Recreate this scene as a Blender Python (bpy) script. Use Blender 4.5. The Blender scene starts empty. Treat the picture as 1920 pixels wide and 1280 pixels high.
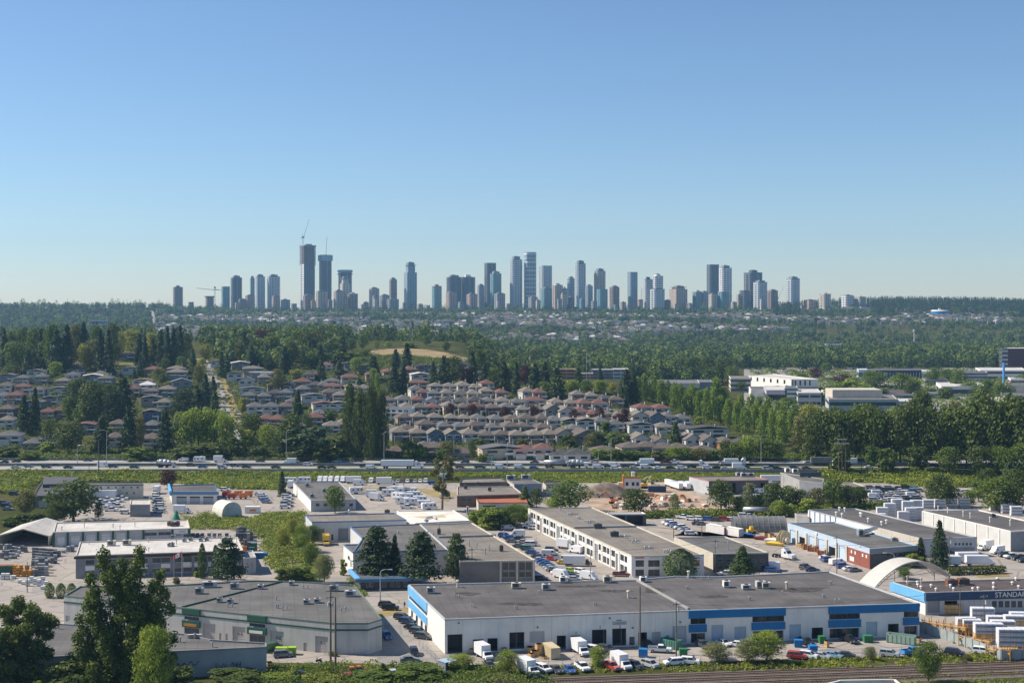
import bpy, math, random
import numpy as np
from mathutils import Vector
RND = random.Random(11)
NP = np.random.RandomState(5)
scene = bpy.context.scene
COL = scene.collection
F, CX, HY, CH = 2500.0, 960.0, 565.0, 86.0      # camera: focal length in photo pixels, principal column, horizon row, height
rad = math.radians

# ------------------------------------------------------------------ terrain
KY = [0, 640, 657, 700, 735, 760, 830, 1000, 1150, 1300, 1450, 1800, 2300, 2700, 3100, 3500, 3800, 4300, 6000, 9000]
KL = [0, 0, 3, 3, 3.5, 4.5, 8.5, 24, 34.5, 42, 43, 10, 2, 18, 34, 47, 54, 55, 40, 30]
KM = [0, 0, 3, 3, 3.5, 4.5, 8.5, 24, 18.5, 11, 8, 5, 2, 18, 34, 47, 54, 55, 40, 30]
KR = [0, 0, 3, 3, 3.5, 4, 4, 4, 4.5, 5, 5, 4, 2, 18, 34, 47, 54, 55, 40, 30]
def sst(a, b, x):
    t = np.clip((x - a) / (b - a), 0, 1); return t * t * (3 - 2 * t)
def gv(x, y):
    x = np.asarray(x, float); y = np.asarray(y, float)
    u = CX + F * x / np.maximum(y, 1.0)
    s = sst(1120, 1420, u)
    k = sst(850, 990, u)
    z = (1 - s) * ((1 - k) * np.interp(y, KY, KL) + k * np.interp(y, KY, KM)) + s * np.interp(y, KY, KR)
    z = z + sst(1430, 1640, u) * 17 * sst(3300, 3850, y) * (1 - sst(1750, 2050, u) * 0.55)
    z = z + (1 - sst(250, 520, u)) * 9 * sst(3200, 3800, y)
    return z
def g(x, y): return float(gv(x, y))
def G(px, py):
    """ground point seen in photo pixel (px, py)"""
    Y = np.arange(250.0, 5200.0, 1.0)
    d = CH - (py - HY) / F * Y - gv((px - CX) / F * Y, Y)
    i = int(np.argmax(d < 0)) if (d < 0).any() else len(Y) - 1
    y = Y[i]
    if i > 0:
        a, b = d[i - 1], d[i]; y = Y[i - 1] + a / (a - b + 1e-9)
    x = (px - CX) / F * y
    return Vector((x, y, g(x, y)))
def PX(px, Y): return (px - CX) / F * Y
def PZ(py, Y): return CH - (py - HY) / F * Y
def RP(px, py, z):
    """point of the plane at height z seen in pixel (px, py)"""
    y = F * (CH - z) / (py - HY); return Vector((PX(px, y), y, z))

# ------------------------------------------------------------------ materials
MATS = {}
def nt(name):
    m = bpy.data.materials.new(name); m.use_nodes = True
    t = m.node_tree; t.nodes.clear()
    out = t.nodes.new('ShaderNodeOutputMaterial')
    return m, t, out
def N(t, typ, **kw):
    n = t.nodes.new('ShaderNode' + typ)
    for k, v in kw.items():
        if k in n.inputs: n.inputs[k].default_value = v
        else: setattr(n, k, v)
    return n
def L(t, a, b): t.links.new(a, b)
def mathn(t, op, a, b=None):
    n = t.nodes.new('ShaderNodeMath'); n.operation = op
    for i, v in enumerate((a, b)):
        if v is None: continue
        if hasattr(v, 'is_linked'): L(t, v, n.inputs[i])
        else: n.inputs[i].default_value = v
    return n.outputs[0]
def c4(c): return (c[0], c[1], c[2], 1)
def mixc(t, fac, a, b):
    n = t.nodes.new('ShaderNodeMix'); n.data_type = 'RGBA'
    for v, i in ((fac, 0), (a, 6), (b, 7)):
        if hasattr(v, 'is_linked'): L(t, v, n.inputs[i])
        else: n.inputs[i].default_value = c4(v) if i else v
    return n.outputs[2]
def ramp(t, fac, lo, hi):
    n = t.nodes.new('ShaderNodeMapRange'); L(t, fac, n.inputs[0])
    n.inputs[1].default_value = lo; n.inputs[2].default_value = hi
    return n.outputs[0]
def mat(name, col, rough=0.7, var=0.12, scale=0.35, dark=None, metal=0.0, spec=0.3, streak=0.0, seam=0.0, run=0.0, crack=0.0):
    """painted / weathered solid: colour with two sizes of stain noise"""
    if name in MATS: return MATS[name]
    m, t, out = nt(name)
    b = N(t, 'BsdfPrincipled', Roughness=rough, Metallic=metal)
    b.inputs['Specular IOR Level'].default_value = spec
    geo = N(t, 'NewGeometry')
    n1 = N(t, 'TexNoise', Scale=scale); n1.inputs['Detail'].default_value = 6
    L(t, geo.outputs['Position'], n1.inputs['Vector'])
    d = dark or tuple(c * (1 - 2.2 * var) for c in col)
    h = tuple(min(1, c * (1 + var)) for c in col)
    c = mixc(t, ramp(t, n1.outputs[0], 0.3, 0.7), d, h)
    if streak:
        mp = N(t, 'Mapping'); L(t, geo.outputs['Position'], mp.inputs[0]); mp.inputs['Scale'].default_value = (0.03, 0.9, 0.9)
        n2 = N(t, 'TexNoise', Scale=1.0); L(t, mp.outputs[0], n2.inputs['Vector'])
        c = mixc(t, mathn(t, 'MULTIPLY', ramp(t, n2.outputs[0], 0.5, 0.72), streak), c, tuple(x * 0.45 for x in col))
    if seam or crack or streak:
        n3 = N(t, 'TexNoise', Scale=1.7); n3.inputs['Detail'].default_value = 8; L(t, geo.outputs['Position'], n3.inputs[0]); c = mixc(t, mathn(t, 'MULTIPLY', ramp(t, n3.outputs[0], .35, .7), .35), c, tuple(x * .6 for x in col))
    if seam:
        sp = N(t, 'SeparateXYZ'); L(t, geo.outputs['Position'], sp.inputs[0])
        v = mathn(t, 'ADD', sp.outputs[0], mathn(t, 'MULTIPLY', sp.outputs[1], .18)); k = mathn(t, 'LESS_THAN', mathn(t, 'FRACT', mathn(t, 'DIVIDE', v, 2.9)), .07)
        c = mixc(t, mathn(t, 'MULTIPLY', k, seam), c, tuple(x * .4 for x in col))
        n4 = N(t, 'TexNoise', Scale=.045); n4.inputs['Detail'].default_value = 3; L(t, geo.outputs['Position'], n4.inputs[0]); c = mixc(t, mathn(t, 'MULTIPLY', ramp(t, n4.outputs[0], .56, .66), .45), c, tuple(x * .55 for x in col))
    if run:
        mp = N(t, 'Mapping'); L(t, geo.outputs['Position'], mp.inputs[0]); mp.inputs['Scale'].default_value = (1.1, 1.1, .07)
        n5 = N(t, 'TexNoise', Scale=1.0); n5.inputs['Detail'].default_value = 5; L(t, mp.outputs[0], n5.inputs[0]); c = mixc(t, mathn(t, 'MULTIPLY', ramp(t, n5.outputs[0], .48, .75), run), c, tuple(x * .5 for x in col))
    if crack:
        vo = N(t, 'TexVoronoi', Scale=.09); vo.feature = 'DISTANCE_TO_EDGE'; L(t, geo.outputs['Position'], vo.inputs[0])
        c = mixc(t, mathn(t, 'MULTIPLY', mathn(t, 'LESS_THAN', vo.outputs[0], .025), crack), c, tuple(x * .5 for x in col))
        n6 = N(t, 'TexNoise', Scale=.16); n6.inputs['Detail'].default_value = 2; L(t, geo.outputs['Position'], n6.inputs[0]); c = mixc(t, mathn(t, 'MULTIPLY', ramp(t, n6.outputs[0], .6, .72), crack * .9), c, tuple(x * .5 for x in col))
    L(t, c, b.inputs['Base Color']); L(t, b.outputs[0], out.inputs[0])
    MATS[name] = m; return m
def leafmat(name, col, var=0.35, trans=0.33):
    if name in MATS: return MATS[name]
    col = (col[0] * 2.2, col[1] * 1.95, col[2] * 1.6); m, t, out = nt(name)
    oi = N(t, 'ObjectInfo'); geo = N(t, 'NewGeometry')
    n1 = N(t, 'TexNoise', Scale=0.22); n1.inputs['Detail'].default_value = 4
    L(t, geo.outputs['Position'], n1.inputs['Vector'])
    lo = (col[0] * 0.62, col[1] * 0.72, col[2] * 0.75); hi = (col[0] * 1.4, col[1] * 1.25, col[2] * 1.0)
    c = mixc(t, ramp(t, n1.outputs[0], 0.3, 0.7), lo, hi)
    c = mixc(t, mathn(t, 'MULTIPLY', oi.outputs['Random'], var), c, (col[0] * 1.2, col[1] * 1.12, col[2] * 0.75))
    d = N(t, 'BsdfPrincipled', Roughness=.55); d.inputs['Specular IOR Level'].default_value = .16; tr = N(t, 'BsdfTranslucent'); mx = N(t, 'MixShader'); mx.inputs[0].default_value = trans
    L(t, c, d.inputs[0]); L(t, c, tr.inputs[0]); L(t, d.outputs[0], mx.inputs[1]); L(t, tr.outputs[0], mx.inputs[2])
    L(t, mx.outputs[0], out.inputs[0]); MATS[name] = m; return m
def glassmat(name, col, rough=0.12):
    if name in MATS: return MATS[name]
    m, t, out = nt(name)
    b = N(t, 'BsdfPrincipled', Roughness=rough); b.inputs['Base Color'].default_value = c4(col); b.inputs['Specular IOR Level'].default_value = 0.6
    L(t, b.outputs[0], out.inputs[0]); MATS[name] = m; return m
def facade(name, glass, slab, zp=3.1, xp=4.2, zf=0.3, xf=0.22, check=False, rough=0.25):
    """tower facade: floor slabs every zp metres and piers every xp metres over window glass"""
    if name in MATS: return MATS[name]
    m, t, out = nt(name)
    tc = N(t, 'TexCoord'); sp = N(t, 'SeparateXYZ'); L(t, tc.outputs['Object'], sp.inputs[0])
    fz = mathn(t, 'FRACT', mathn(t, 'DIVIDE', sp.outputs[2], zp))
    xy = mathn(t, 'ADD', sp.outputs[0], sp.outputs[1])
    fx = mathn(t, 'FRACT', mathn(t, 'ADD', mathn(t, 'DIVIDE', xy, xp), 50.0))
    if check:
        a = mathn(t, 'GREATER_THAN', fz, 0.5); b2 = mathn(t, 'GREATER_THAN', fx, 0.5)
        k = mathn(t, 'ABSOLUTE', mathn(t, 'SUBTRACT', a, b2))
    else:
        k = mathn(t, 'MAXIMUM', mathn(t, 'LESS_THAN', fz, zf), mathn(t, 'LESS_THAN', fx, xf))
    wn = N(t, 'TexNoise', Scale=0.08); L(t, tc.outputs['Object'], wn.inputs['Vector'])
    glass = (glass[0] * 1.5, glass[1] * 1.38, glass[2] * 1.25); slab = (slab[0] * 1.15, slab[1] * 1.1, slab[2] * 1.05)
    gl = mixc(t, wn.outputs[0], tuple(c * 0.65 for c in glass), tuple(c * 1.35 for c in glass))
    c = mixc(t, k, gl, slab)
    b = N(t, 'BsdfPrincipled'); L(t, c, b.inputs['Base Color'])
    L(t, mathn(t, 'ADD', mathn(t, 'MULTIPLY', k, 0.4), rough), b.inputs['Roughness']); b.inputs['Specular IOR Level'].default_value = 0.5
    L(t, b.outputs[0], out.inputs[0]); MATS[name] = m; return m

WHITE = mat('white_paint', (0.82, 0.78, 0.715), 0.6, 0.04, run=.15)
CREAM = mat('cream_paint', (0.6, 0.54, 0.44), 0.7, 0.06, run=.25)
LGREY = mat('light_grey_paint', (0.5, 0.5, 0.5), 0.6, 0.06, run=.25)
MGREY = mat('mid_grey_paint', (0.27, 0.28, 0.29), 0.6, 0.08)
DGREY = mat('dark_grey_paint', (0.09, 0.095, 0.1), 0.6, 0.1)
BLACK = mat('black_rubber', (0.02, 0.02, 0.022), 0.6, 0.05)
INTER = mat('interior_wall', (0.18, 0.17, 0.16), 0.8, 0.1)
GLASS = glassmat('window_glass', (0.035, 0.045, 0.055))
CARGL = glassmat('car_glass', (0.02, 0.025, 0.03), 0.08)
BLUE = mat('blue_cladding', (0.012, 0.17, 0.4), 0.5, 0.05, run=.2)
SKYB = mat('pale_blue_cladding', (0.17, 0.46, 0.76), 0.45, 0.05)
NAVY = mat('navy_cladding', (0.025, 0.06, 0.13), 0.5, 0.06)
GREEN = mat('dark_green_paint', (0.035, 0.11, 0.07), 0.6, 0.06)
STEEL = mat('galvanised_steel', (0.45, 0.46, 0.47), 0.4, 0.1, metal=0.5)
RUST = mat('rusty_steel', (0.22, 0.09, 0.05), 0.8, 0.2)
WOODP = mat('weathered_pole_wood', (0.17, 0.13, 0.1), 0.85, 0.15)
LUMB = mat('fresh_lumber', (0.62, 0.4, 0.17), 0.7, 0.12, 1.5)
YPOST = mat('orange_yellow_paint', (0.5, 0.23, 0.04), 0.6, 0.1)
WRAP = mat('white_lumber_wrap', (0.7, 0.7, 0.73), 0.45, 0.05, 0.8)
RF_DK = mat('dark_gravel_roof', (0.135, 0.124, 0.118), 0.9, 0.16, 0.12, streak=0.45, seam=.5)
RF_GR = mat('grey_gravel_roof', (0.155, 0.147, 0.137), 0.9, 0.15, 0.12, streak=0.5, seam=.4)
RF_TAN = mat('tan_gravel_roof', (0.245, 0.215, 0.18), 0.9, 0.13, 0.12, streak=0.4, seam=.4)
RF_WH = mat('white_membrane_roof', (0.62, 0.58, 0.53), 0.85, 0.1, 0.15, streak=0.2, seam=.2)
RF_BW = mat('bright_white_roof', (0.8, 0.78, 0.74), 0.8, 0.06, 0.15, dark=(0.6, 0.5, 0.36))
RF_BR = mat('brown_gravel_roof', (0.115, 0.09, 0.085), 0.9, 0.14, 0.12, streak=0.4, seam=.4)
BRICK = mat('red_brick', (0.3, 0.1, 0.07), 0.85, 0.15, 2.0)
CONC = mat('concrete', (0.36, 0.35, 0.33), 0.85, 0.1, 0.3)
BEIGE = mat('beige_concrete_wall', (0.56, 0.54, 0.5), 0.8, 0.05, 0.2, run=.35)
LBLUE = mat('pale_blue_grey_wall', (0.5, 0.57, 0.64), 0.6, 0.05)
BARK = mat('tree_bark', (0.12, 0.09, 0.065), 0.9, 0.2, 2.0)

# ------------------------------------------------------------------ meshes
class MB:
    def __init__(s): s.v = []; s.f = []; s.m = []
    def poly(s, pts, m=0):
        b = len(s.v); s.v += [tuple(p) for p in pts]; s.f.append(tuple(range(b, b + len(pts)))); s.m.append(m)
    def prism(s, pts, z0, z1, m=0, mt=None, bottom=True):
        a = sum(pts[i][0] * pts[(i + 1) % len(pts)][1] - pts[(i + 1) % len(pts)][0] * pts[i][1] for i in range(len(pts)))
        if a < 0: pts = pts[::-1]
        n = len(pts); b = len(s.v)
        s.v += [(p[0], p[1], z0) for p in pts] + [(p[0], p[1], z1) for p in pts]
        for i in range(n):
            j = (i + 1) % n; s.f.append((b + i, b + j, b + n + j, b + n + i)); s.m.append(m)
        s.f.append(tuple(range(b + n, b + 2 * n))); s.m.append(m if mt is None else mt)
        if bottom: s.f.append(tuple(range(b + n - 1, b - 1, -1))); s.m.append(m)
    def box(s, x0, x1, y0, y1, z0, z1, m=0): s.prism([(x0, y0), (x1, y0), (x1, y1), (x0, y1)], z0, z1, m)
    def obox(s, c, ux, lx, ly, z0, z1, m=0):
        """box centred on c, its x side along the unit vector ux"""
        vx = (-ux[1], ux[0]); P = []
        for a, b in ((-1, -1), (1, -1), (1, 1), (-1, 1)):
            P.append((c[0] + a * lx / 2 * ux[0] + b * ly / 2 * vx[0], c[1] + a * lx / 2 * ux[1] + b * ly / 2 * vx[1]))
        s.prism(P, z0, z1, m)
    def tube(s, p, q, r, r2=None, n=6, m=0, cap=True):
        p, q = Vector(p), Vector(q); d = (q - p)
        if d.length < 1e-6: return
        d.normalize(); a = d.orthogonal().normalized(); c = d.cross(a); r2 = r if r2 is None else r2; b = len(s.v)
        for k, (o, rr) in enumerate(((p, r), (q, r2))):
            for i in range(n):
                t = 2 * math.pi * i / n; s.v.append(tuple(o + a * (rr * math.cos(t)) + c * (rr * math.sin(t))))
        for i in range(n):
            j = (i + 1) % n; s.f.append((b + i, b + j, b + n + j, b + n + i)); s.m.append(m)
        if cap:
            s.f.append(tuple(range(b + n - 1, b - 1, -1))); s.m.append(m); s.f.append(tuple(range(b + n, b + 2 * n))); s.m.append(m)
    def extr(s, prof, y0, y1, m=0, axis='y'):
        """profile in (x, z) pushed along y"""
        n = len(prof); b = len(s.v)
        a = sum(prof[i][0] * prof[(i + 1) % n][1] - prof[(i + 1) % n][0] * prof[i][1] for i in range(n))
        if a < 0: prof = prof[::-1]
        s.v += [(p[0], y0, p[1]) for p in prof] + [(p[0], y1, p[1]) for p in prof]
        for i in range(n):
            j = (i + 1) % n; s.f.append((b + i, b + j, b + n + j, b + n + i)); s.m.append(m)
        s.f.append(tuple(range(b + n - 1, b - 1, -1))); s.m.append(m); s.f.append(tuple(range(b + n, b + 2 * n))); s.m.append(m)
    def frust(s, b0, b1, z0, z1, m=0, mt=None):
        """b = (x0, x1, y0, y1) at z0 and at z1"""
        q = lambda b, z: [(b[0], b[2], z), (b[1], b[2], z), (b[1], b[3], z), (b[0], b[3], z)]
        b = len(s.v); s.v += q(b0, z0) + q(b1, z1)
        for f, mm in (((3, 2, 1, 0), m), ((4, 5, 6, 7), m if mt is None else mt), ((0, 1, 5, 4), m), ((1, 2, 6, 5), m), ((2, 3, 7, 6), m), ((3, 0, 4, 7), m)):
            s.f.append(tuple(b + i for i in f)); s.m.append(mm)
    def mesh(s, name, mats, smooth=False):
        me = bpy.data.meshes.new(name); me.from_pydata(s.v, [], s.f)
        for x in (mats if isinstance(mats, (list, tuple)) else [mats]): me.materials.append(x)
        me.polygons.foreach_set('material_index', s.m)
        if smooth: me.polygons.foreach_set('use_smooth', [True] * len(s.f))
        me.update(); return me
def np_quads(name, V, mats, mi=None):
    """V: (n, 4, 3) array of quads"""
    n = len(V); me = bpy.data.meshes.new(name)
    me.vertices.add(n * 4); me.vertices.foreach_set('co', V.astype(np.float32).ravel())
    me.loops.add(n * 4); me.loops.foreach_set('vertex_index', np.arange(n * 4, dtype=np.int32))
    me.polygons.add(n); me.polygons.foreach_set('loop_start', np.arange(0, n * 4, 4, dtype=np.int32))
    for x in (mats if isinstance(mats, (list, tuple)) else [mats]): me.materials.append(x)
    if mi is not None: me.polygons.foreach_set('material_index', mi.astype(np.int32))
    me.update(calc_edges=True); return me
def ob(name, me, parent=None, loc=None, rz=0.0):
    o = bpy.data.objects.new(name, me); COL.objects.link(o)
    if parent is not None: o.parent = parent
    if loc is not None: o.location = loc
    if rz: o.rotation_euler = (0, 0, rz)
    return o
def tag(o, label=None, cat=None, group=None, kind=None):
    for k, v in (('label', label), ('category', cat), ('group', group), ('kind', kind)):
        if v: o[k] = v
    return o
def empty(name, loc, rz=0.0): return ob(name, None, None, loc, rz)

# labels: everything that shares a look in one place is told apart by its order there
REG = {}
def reg(o, px, desc, place, cat, group=None, note=None):
    tag(o, None, cat, group); REG.setdefault((desc, place), []).append((px, o)); return o
ONES = ['', 'first', 'second', 'third', 'fourth', 'fifth', 'sixth', 'seventh', 'eighth', 'ninth', 'tenth', 'eleventh', 'twelfth', 'thirteenth', 'fourteenth', 'fifteenth', 'sixteenth', 'seventeenth', 'eighteenth', 'nineteenth']
TENS = {2: 'twent', 3: 'thirt', 4: 'fort', 5: 'fift', 6: 'sixt', 7: 'sevent'}
def ordw(i):
    if i < 20: return ONES[i]
    return TENS[i // 10] + ('ieth' if i % 10 == 0 else 'y-' + ONES[i % 10])
def finish_labels():
    for (desc, place), v in REG.items():
        v.sort(key=lambda t: t[0])
        for i, (px, o) in enumerate(v):
            if len(v) == 1: s = f'{desc} {place}'
            elif len(v) == 2: s = f"{'left' if i == 0 else 'right'} of two, {desc} {place}"
            elif i == 0: s = f'leftmost {desc} {place}'
            elif i == len(v) - 1: s = f'rightmost {desc} {place}'
            else: s = f'{ordw(i + 1)} {desc} from left {place}'
            if len(s.split()) > 16: print('LONG', s)
            o['label'] = s
# ------------------------------------------------------------------ camera, sun, sky
cam = bpy.data.cameras.new('camera'); cam.lens = 36.0 * F / 1920; cam.sensor_width = 36.0
cam.shift_y = -(640 - HY) / 1920; cam.clip_end = 20000; cam.clip_start = 1
co = bpy.data.objects.new('camera', cam); COL.objects.link(co); co.location = (0, 0, CH); co.rotation_euler = (rad(90), 0, 0)
scene.camera = co
SEL, SAZ = rad(44), rad(-78)                       # sun height, bearing from +Y (clockwise)
sd = Vector((math.sin(SAZ) * math.cos(SEL), math.cos(SAZ) * math.cos(SEL), math.sin(SEL)))
sun = bpy.data.lights.new('sun', 'SUN'); sun.energy = 4.9; sun.angle = rad(0.53); sun.color = (1.0, 0.915, 0.79)
so = bpy.data.objects.new('sun', sun); COL.objects.link(so); so.rotation_euler = sd.to_track_quat('Z', 'Y').to_euler()
w = bpy.data.worlds.new('World'); scene.world = w; w.use_nodes = True
t = w.node_tree; t.nodes.clear()
sky = N(t, 'TexSky'); sky.sky_type = 'NISHITA'; sky.sun_disc = False
sky.sun_elevation = SEL; sky.sun_rotation = SAZ; sky.altitude = 60; sky.air_density = 0.95; sky.dust_density = 0.12; sky.ozone_density = 6.3
bg = N(t, 'Background'); bg.inputs[1].default_value = 0.091; wo = N(t, 'OutputWorld')
L(t, sky.outputs[0], bg.inputs[0]); L(t, bg.outputs[0], wo.inputs[0])
scene.view_settings.view_transform = 'Standard'; scene.view_settings.look = 'None'; scene.view_settings.exposure = 0.47; scene.view_settings.gamma = 1.0
scene.cycles.use_denoising = True
scene.cycles.max_bounces = 5; scene.cycles.diffuse_bounces = 2; scene.cycles.glossy_bounces = 2; scene.cycles.transmission_bounces = 2
scene.cycles.volume_bounces = 0; scene.cycles.use_adaptive_sampling = True

# haze
hz = MB(); hz.box(-3600, 3600, -120, 5600, -4, 352)
m, t, out = nt('haze_air'); pv = N(t, 'VolumePrincipled'); pv.inputs['Color'].default_value = (0.36, 0.67, 1, 1); pv.inputs['Density'].default_value = 6.3e-5; pv.inputs['Anisotropy'].default_value = 0.2
L(t, pv.outputs[0], out.inputs['Volume'])
tag(ob('haze', hz.mesh('haze', m)), 'thin blue air over the whole valley', kind='stuff')

# ------------------------------------------------------------------ ground sheet
rows = np.unique(np.concatenate([[-100, 60, 150, 220], np.arange(250, 1500, 10), np.arange(1500, 5400, 40), [5500]])).astype(float)
us = np.linspace(-0.62, 0.62, 150)
X = np.outer(np.maximum(rows, 420), us); Y = np.repeat(rows[:, None], 150, 1); Z = gv(X, Y)
V = np.stack([X, Y, Z], -1).reshape(-1, 3); fs = []
for i in range(len(rows) - 1):
    for j in range(149): a = i * 150 + j; fs.append((a, a + 1, a + 151, a + 150))
me = bpy.data.meshes.new('ground'); me.from_pydata(V.tolist(), [], fs); me.polygons.foreach_set('use_smooth', [True] * len(fs))
m, t, out = nt('meadow_ground'); b = N(t, 'BsdfDiffuse'); geo = N(t, 'NewGeometry')
n1 = N(t, 'TexNoise', Scale=0.03); n1.inputs['Detail'].default_value = 8; n2 = N(t, 'TexNoise', Scale=0.4); n2.inputs['Detail'].default_value = 5
L(t, geo.outputs['Position'], n1.inputs[0]); L(t, geo.outputs['Position'], n2.inputs[0])
c = mixc(t, ramp(t, n1.outputs[0], 0.35, 0.65), (0.05, 0.058, 0.02), (0.11, 0.095, 0.045)); c = mixc(t, ramp(t, n2.outputs[0], 0.4, 0.75), c, (0.045, 0.065, 0.02))
L(t, c, b.inputs[0]); L(t, b.outputs[0], out.inputs[0]); me.materials.append(m); MATS['meadow'] = m
tag(ob('ground', me), 'grassy ground rising from the flat industrial valley to the ridge', kind='structure')
ASPH = mat('pale_old_asphalt', (0.385, 0.34, 0.295), 0.9, 0.09, 0.06, streak=0.3, crack=.65)
STREET = mat('street_asphalt', (0.32, 0.295, 0.265), 0.9, 0.08, 0.08, streak=0.3, crack=.4)
GRAVL = mat('gravel_yard', (0.36, 0.31, 0.24), 0.95, 0.12, 0.15)
DIRT = mat('building_site_dirt', (0.42, 0.31, 0.22), 0.95, 0.2, 0.12)
HWY = mat('highway_concrete', (0.36, 0.345, 0.325), 0.9, 0.06, 0.1, streak=0.3)
DRYG = mat('dry_grass', (0.3, 0.23, 0.09), 0.95, 0.15, 0.08)
GRASS = mat('green_grass', (0.15, 0.16, 0.035), 0.95, 0.2, 0.12)
BALL = mat('rail_ballast', (0.16, 0.13, 0.11), 0.95, 0.15, 0.5)
def sheet(name, pts, m, z, label, kind='structure'):
    """flat ground patch through photo pixels, or world points when given as 3-tuples"""
    P = [(p[0], p[1]) if len(p) == 3 else tuple(RP(p[0], p[1], z))[:2] for p in pts]
    b = MB(); a = sum(P[i][0] * P[(i + 1) % len(P)][1] - P[(i + 1) % len(P)][0] * P[i][1] for i in range(len(P)))
    b.poly([(p[0], p[1], z) for p in (P if a > 0 else P[::-1])])
    return tag(ob(name, b.mesh(name, m)), label, kind=kind)
def ribbon(name, pts, w, m, dz, label, kind='structure', step=8.0):
    """strip of width w draped over the ground along world points"""
    q = []; 
    for (a, b2) in zip(pts[:-1], pts[1:]):
        n = max(1, int((Vector(b2[:2]) - Vector(a[:2])).length / step))
        q += [Vector(a[:2]).lerp(Vector(b2[:2]), i / n) for i in range(n)]
    q.append(Vector(pts[-1][:2])); b = MB(); n = len(q)
    for i, p in enumerate(q):
        d = (q[min(i + 1, n - 1)] - q[max(i - 1, 0)]).normalized(); nn = Vector((-d.y, d.x)) * w / 2
        for s in (1, -1):
            v = p + nn * s; b.v.append((v.x, v.y, g(v.x, v.y) + dz))
        if i: k = 2 * i; b.f.append((k - 1, k + 1, k, k - 2)); b.m.append(0)
    return tag(ob(name, b.mesh(name, m)), label, kind=kind)

# ------------------------------------------------------------------ foliage
def unit(a): return a / (np.linalg.norm(a, axis=-1, keepdims=True) + 1e-9)
def cards(pos, nrm, size, rs, asp=0.75):
    """leaf cards: one bent-free quad at every position, facing nrm"""
    n = len(pos); r = unit(rs.normal(size=(n, 3))); a = unit(np.cross(nrm, r)); b = np.cross(nrm, a)
    s = np.broadcast_to(np.asarray(size), (n,))[:, None] * rs.uniform(0.7, 1.3, (n, 1)) * 0.5
    return np.stack([pos - a * s - b * s * asp * 0.4, pos - b * s * asp, pos + a * s + b * s * 0.25 * asp, pos + b * s * asp], 1)
def clump_crown(rs, clumps, n, size, up=0.25, fill=0.55):
    """leaves through a set of ellipsoid clumps (centre, radii)"""
    tot = sum((c[1][0] * c[1][1] * c[1][2]) ** (2 / 3) for c in clumps); out = []
    for c, r in clumps:
        k = max(4, int(n * (r[0] * r[1] * r[2]) ** (2 / 3) / tot)); d = unit(rs.normal(size=(k, 3)))
        rr = (fill + (1 - fill) * rs.rand(k, 1) ** 0.7) * (1 + 0.12 * rs.normal(size=(k, 1)))
        p = np.array(c) + d * rr * np.array(r); nn = unit(d * 0.7 + rs.normal(size=(k, 3)) * 0.55 + np.array([0, 0, up]))
        out.append(cards(p, nn, size, rs))
    return np.concatenate(out)
def proto_dec(seed, n, size, spread=1.0, base=0.22, nc=26, top=1.0, shape='oval'):
    """broadleaf of unit height and about unit width"""
    rs = np.random.RandomState(seed); cl = []
    for i in range(nc):
        z = base + (top - base) * (i + 0.5) / nc; f = (z - base) / (top - base)
        if shape == 'oval': R = 0.42 * math.sin(math.pi * (0.14 + 0.80 * f)) ** 0.8
        elif shape == 'col': R = 0.42 * (math.sin(math.pi * (0.12 + 0.8 * f)) ** 0.7) * (1.1 - 0.55 * f)
        elif shape == 'spread': R = 0.46 * math.sqrt(max(0.05, 1 - (abs(f - 0.45) / 0.62) ** 2))
        a = i * 2.399 + rs.uniform(-.5, .5); q = R * rs.uniform(0.35, 0.9); r = rs.uniform(0.10, 0.17) * (1.15 if shape != 'col' else 0.9)
        cl.append(((q * math.cos(a), q * math.sin(a), min(z, top - r * 0.6)), (r * 1.15, r * 1.15, r * (0.75 if shape != 'col' else 1.3))))
    cl.append(((0, 0, base + 0.45 * (top - base)), (0.2, 0.2, 0.3 * (top - base))))
    Q = clump_crown(rs, cl, n, size)
    t = MB(); t.tube((0, 0, 0), (0.01, 0, base + 0.1), 0.022, 0.016, 7); t.tube((0.01, 0, base + 0.08), (0, 0.01, 0.82), 0.016, 0.004, 6)
    for c, r in cl[:-1:3]: t.tube((0.005, 0, max(base, c[2] - 0.22)), c, 0.009, 0.003, 5)
    return Q, t
def proto_con(seed, n, size, tiers=15, droop=0.25, open_=0.0, pw=0.85, base=0.06):
    rs = np.random.RandomState(seed); P = []; NN = []; t = MB(); t.tube((0, 0, 0), (0, 0, 0.97), 0.018, 0.003, 7)
    per = max(2, n // (tiers * 9))
    for i in range(tiers):
        f = (i + rs.uniform(0, .6)) / tiers; z = base + (1 - base) * f; R = 0.5 * (1 - f) ** pw * rs.uniform(0.8, 1.08) + 0.012; nb = 10 if f < .7 else 7
        for k in range(nb):
            a = 2 * math.pi * k / nb + i * 0.7 + rs.uniform(-.25, .25); Rk = R * rs.uniform(0.72, 1.1)
            if rs.rand() < open_: continue
            s = rs.uniform(0.25, 1.0, (per, 1)); jit = rs.normal(size=(per, 3)) * 0.02
            dr = np.array([math.cos(a), math.sin(a), -droop]); p = np.array([0, 0, z + 0.03]) + s * Rk * dr + jit
            side = np.array([-math.sin(a), math.cos(a), 0]); p = p + side * (rs.uniform(-.5, .5, (per, 1)) * Rk * 0.45)
            P.append(p); NN.append(unit(np.array([math.cos(a) * .45, math.sin(a) * .45, 0.8]) + rs.normal(size=(per, 3)) * 0.45))
            if i % 3 == 0 and k % 2 == 0: t.tube((0, 0, z + .03), (Rk * .8 * math.cos(a), Rk * .8 * math.sin(a), z + .03 - droop * Rk * .8), 0.005, 0.002, 4)
    return cards(np.concatenate(P), np.concatenate(NN), size, rs, 0.6), t
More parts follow.
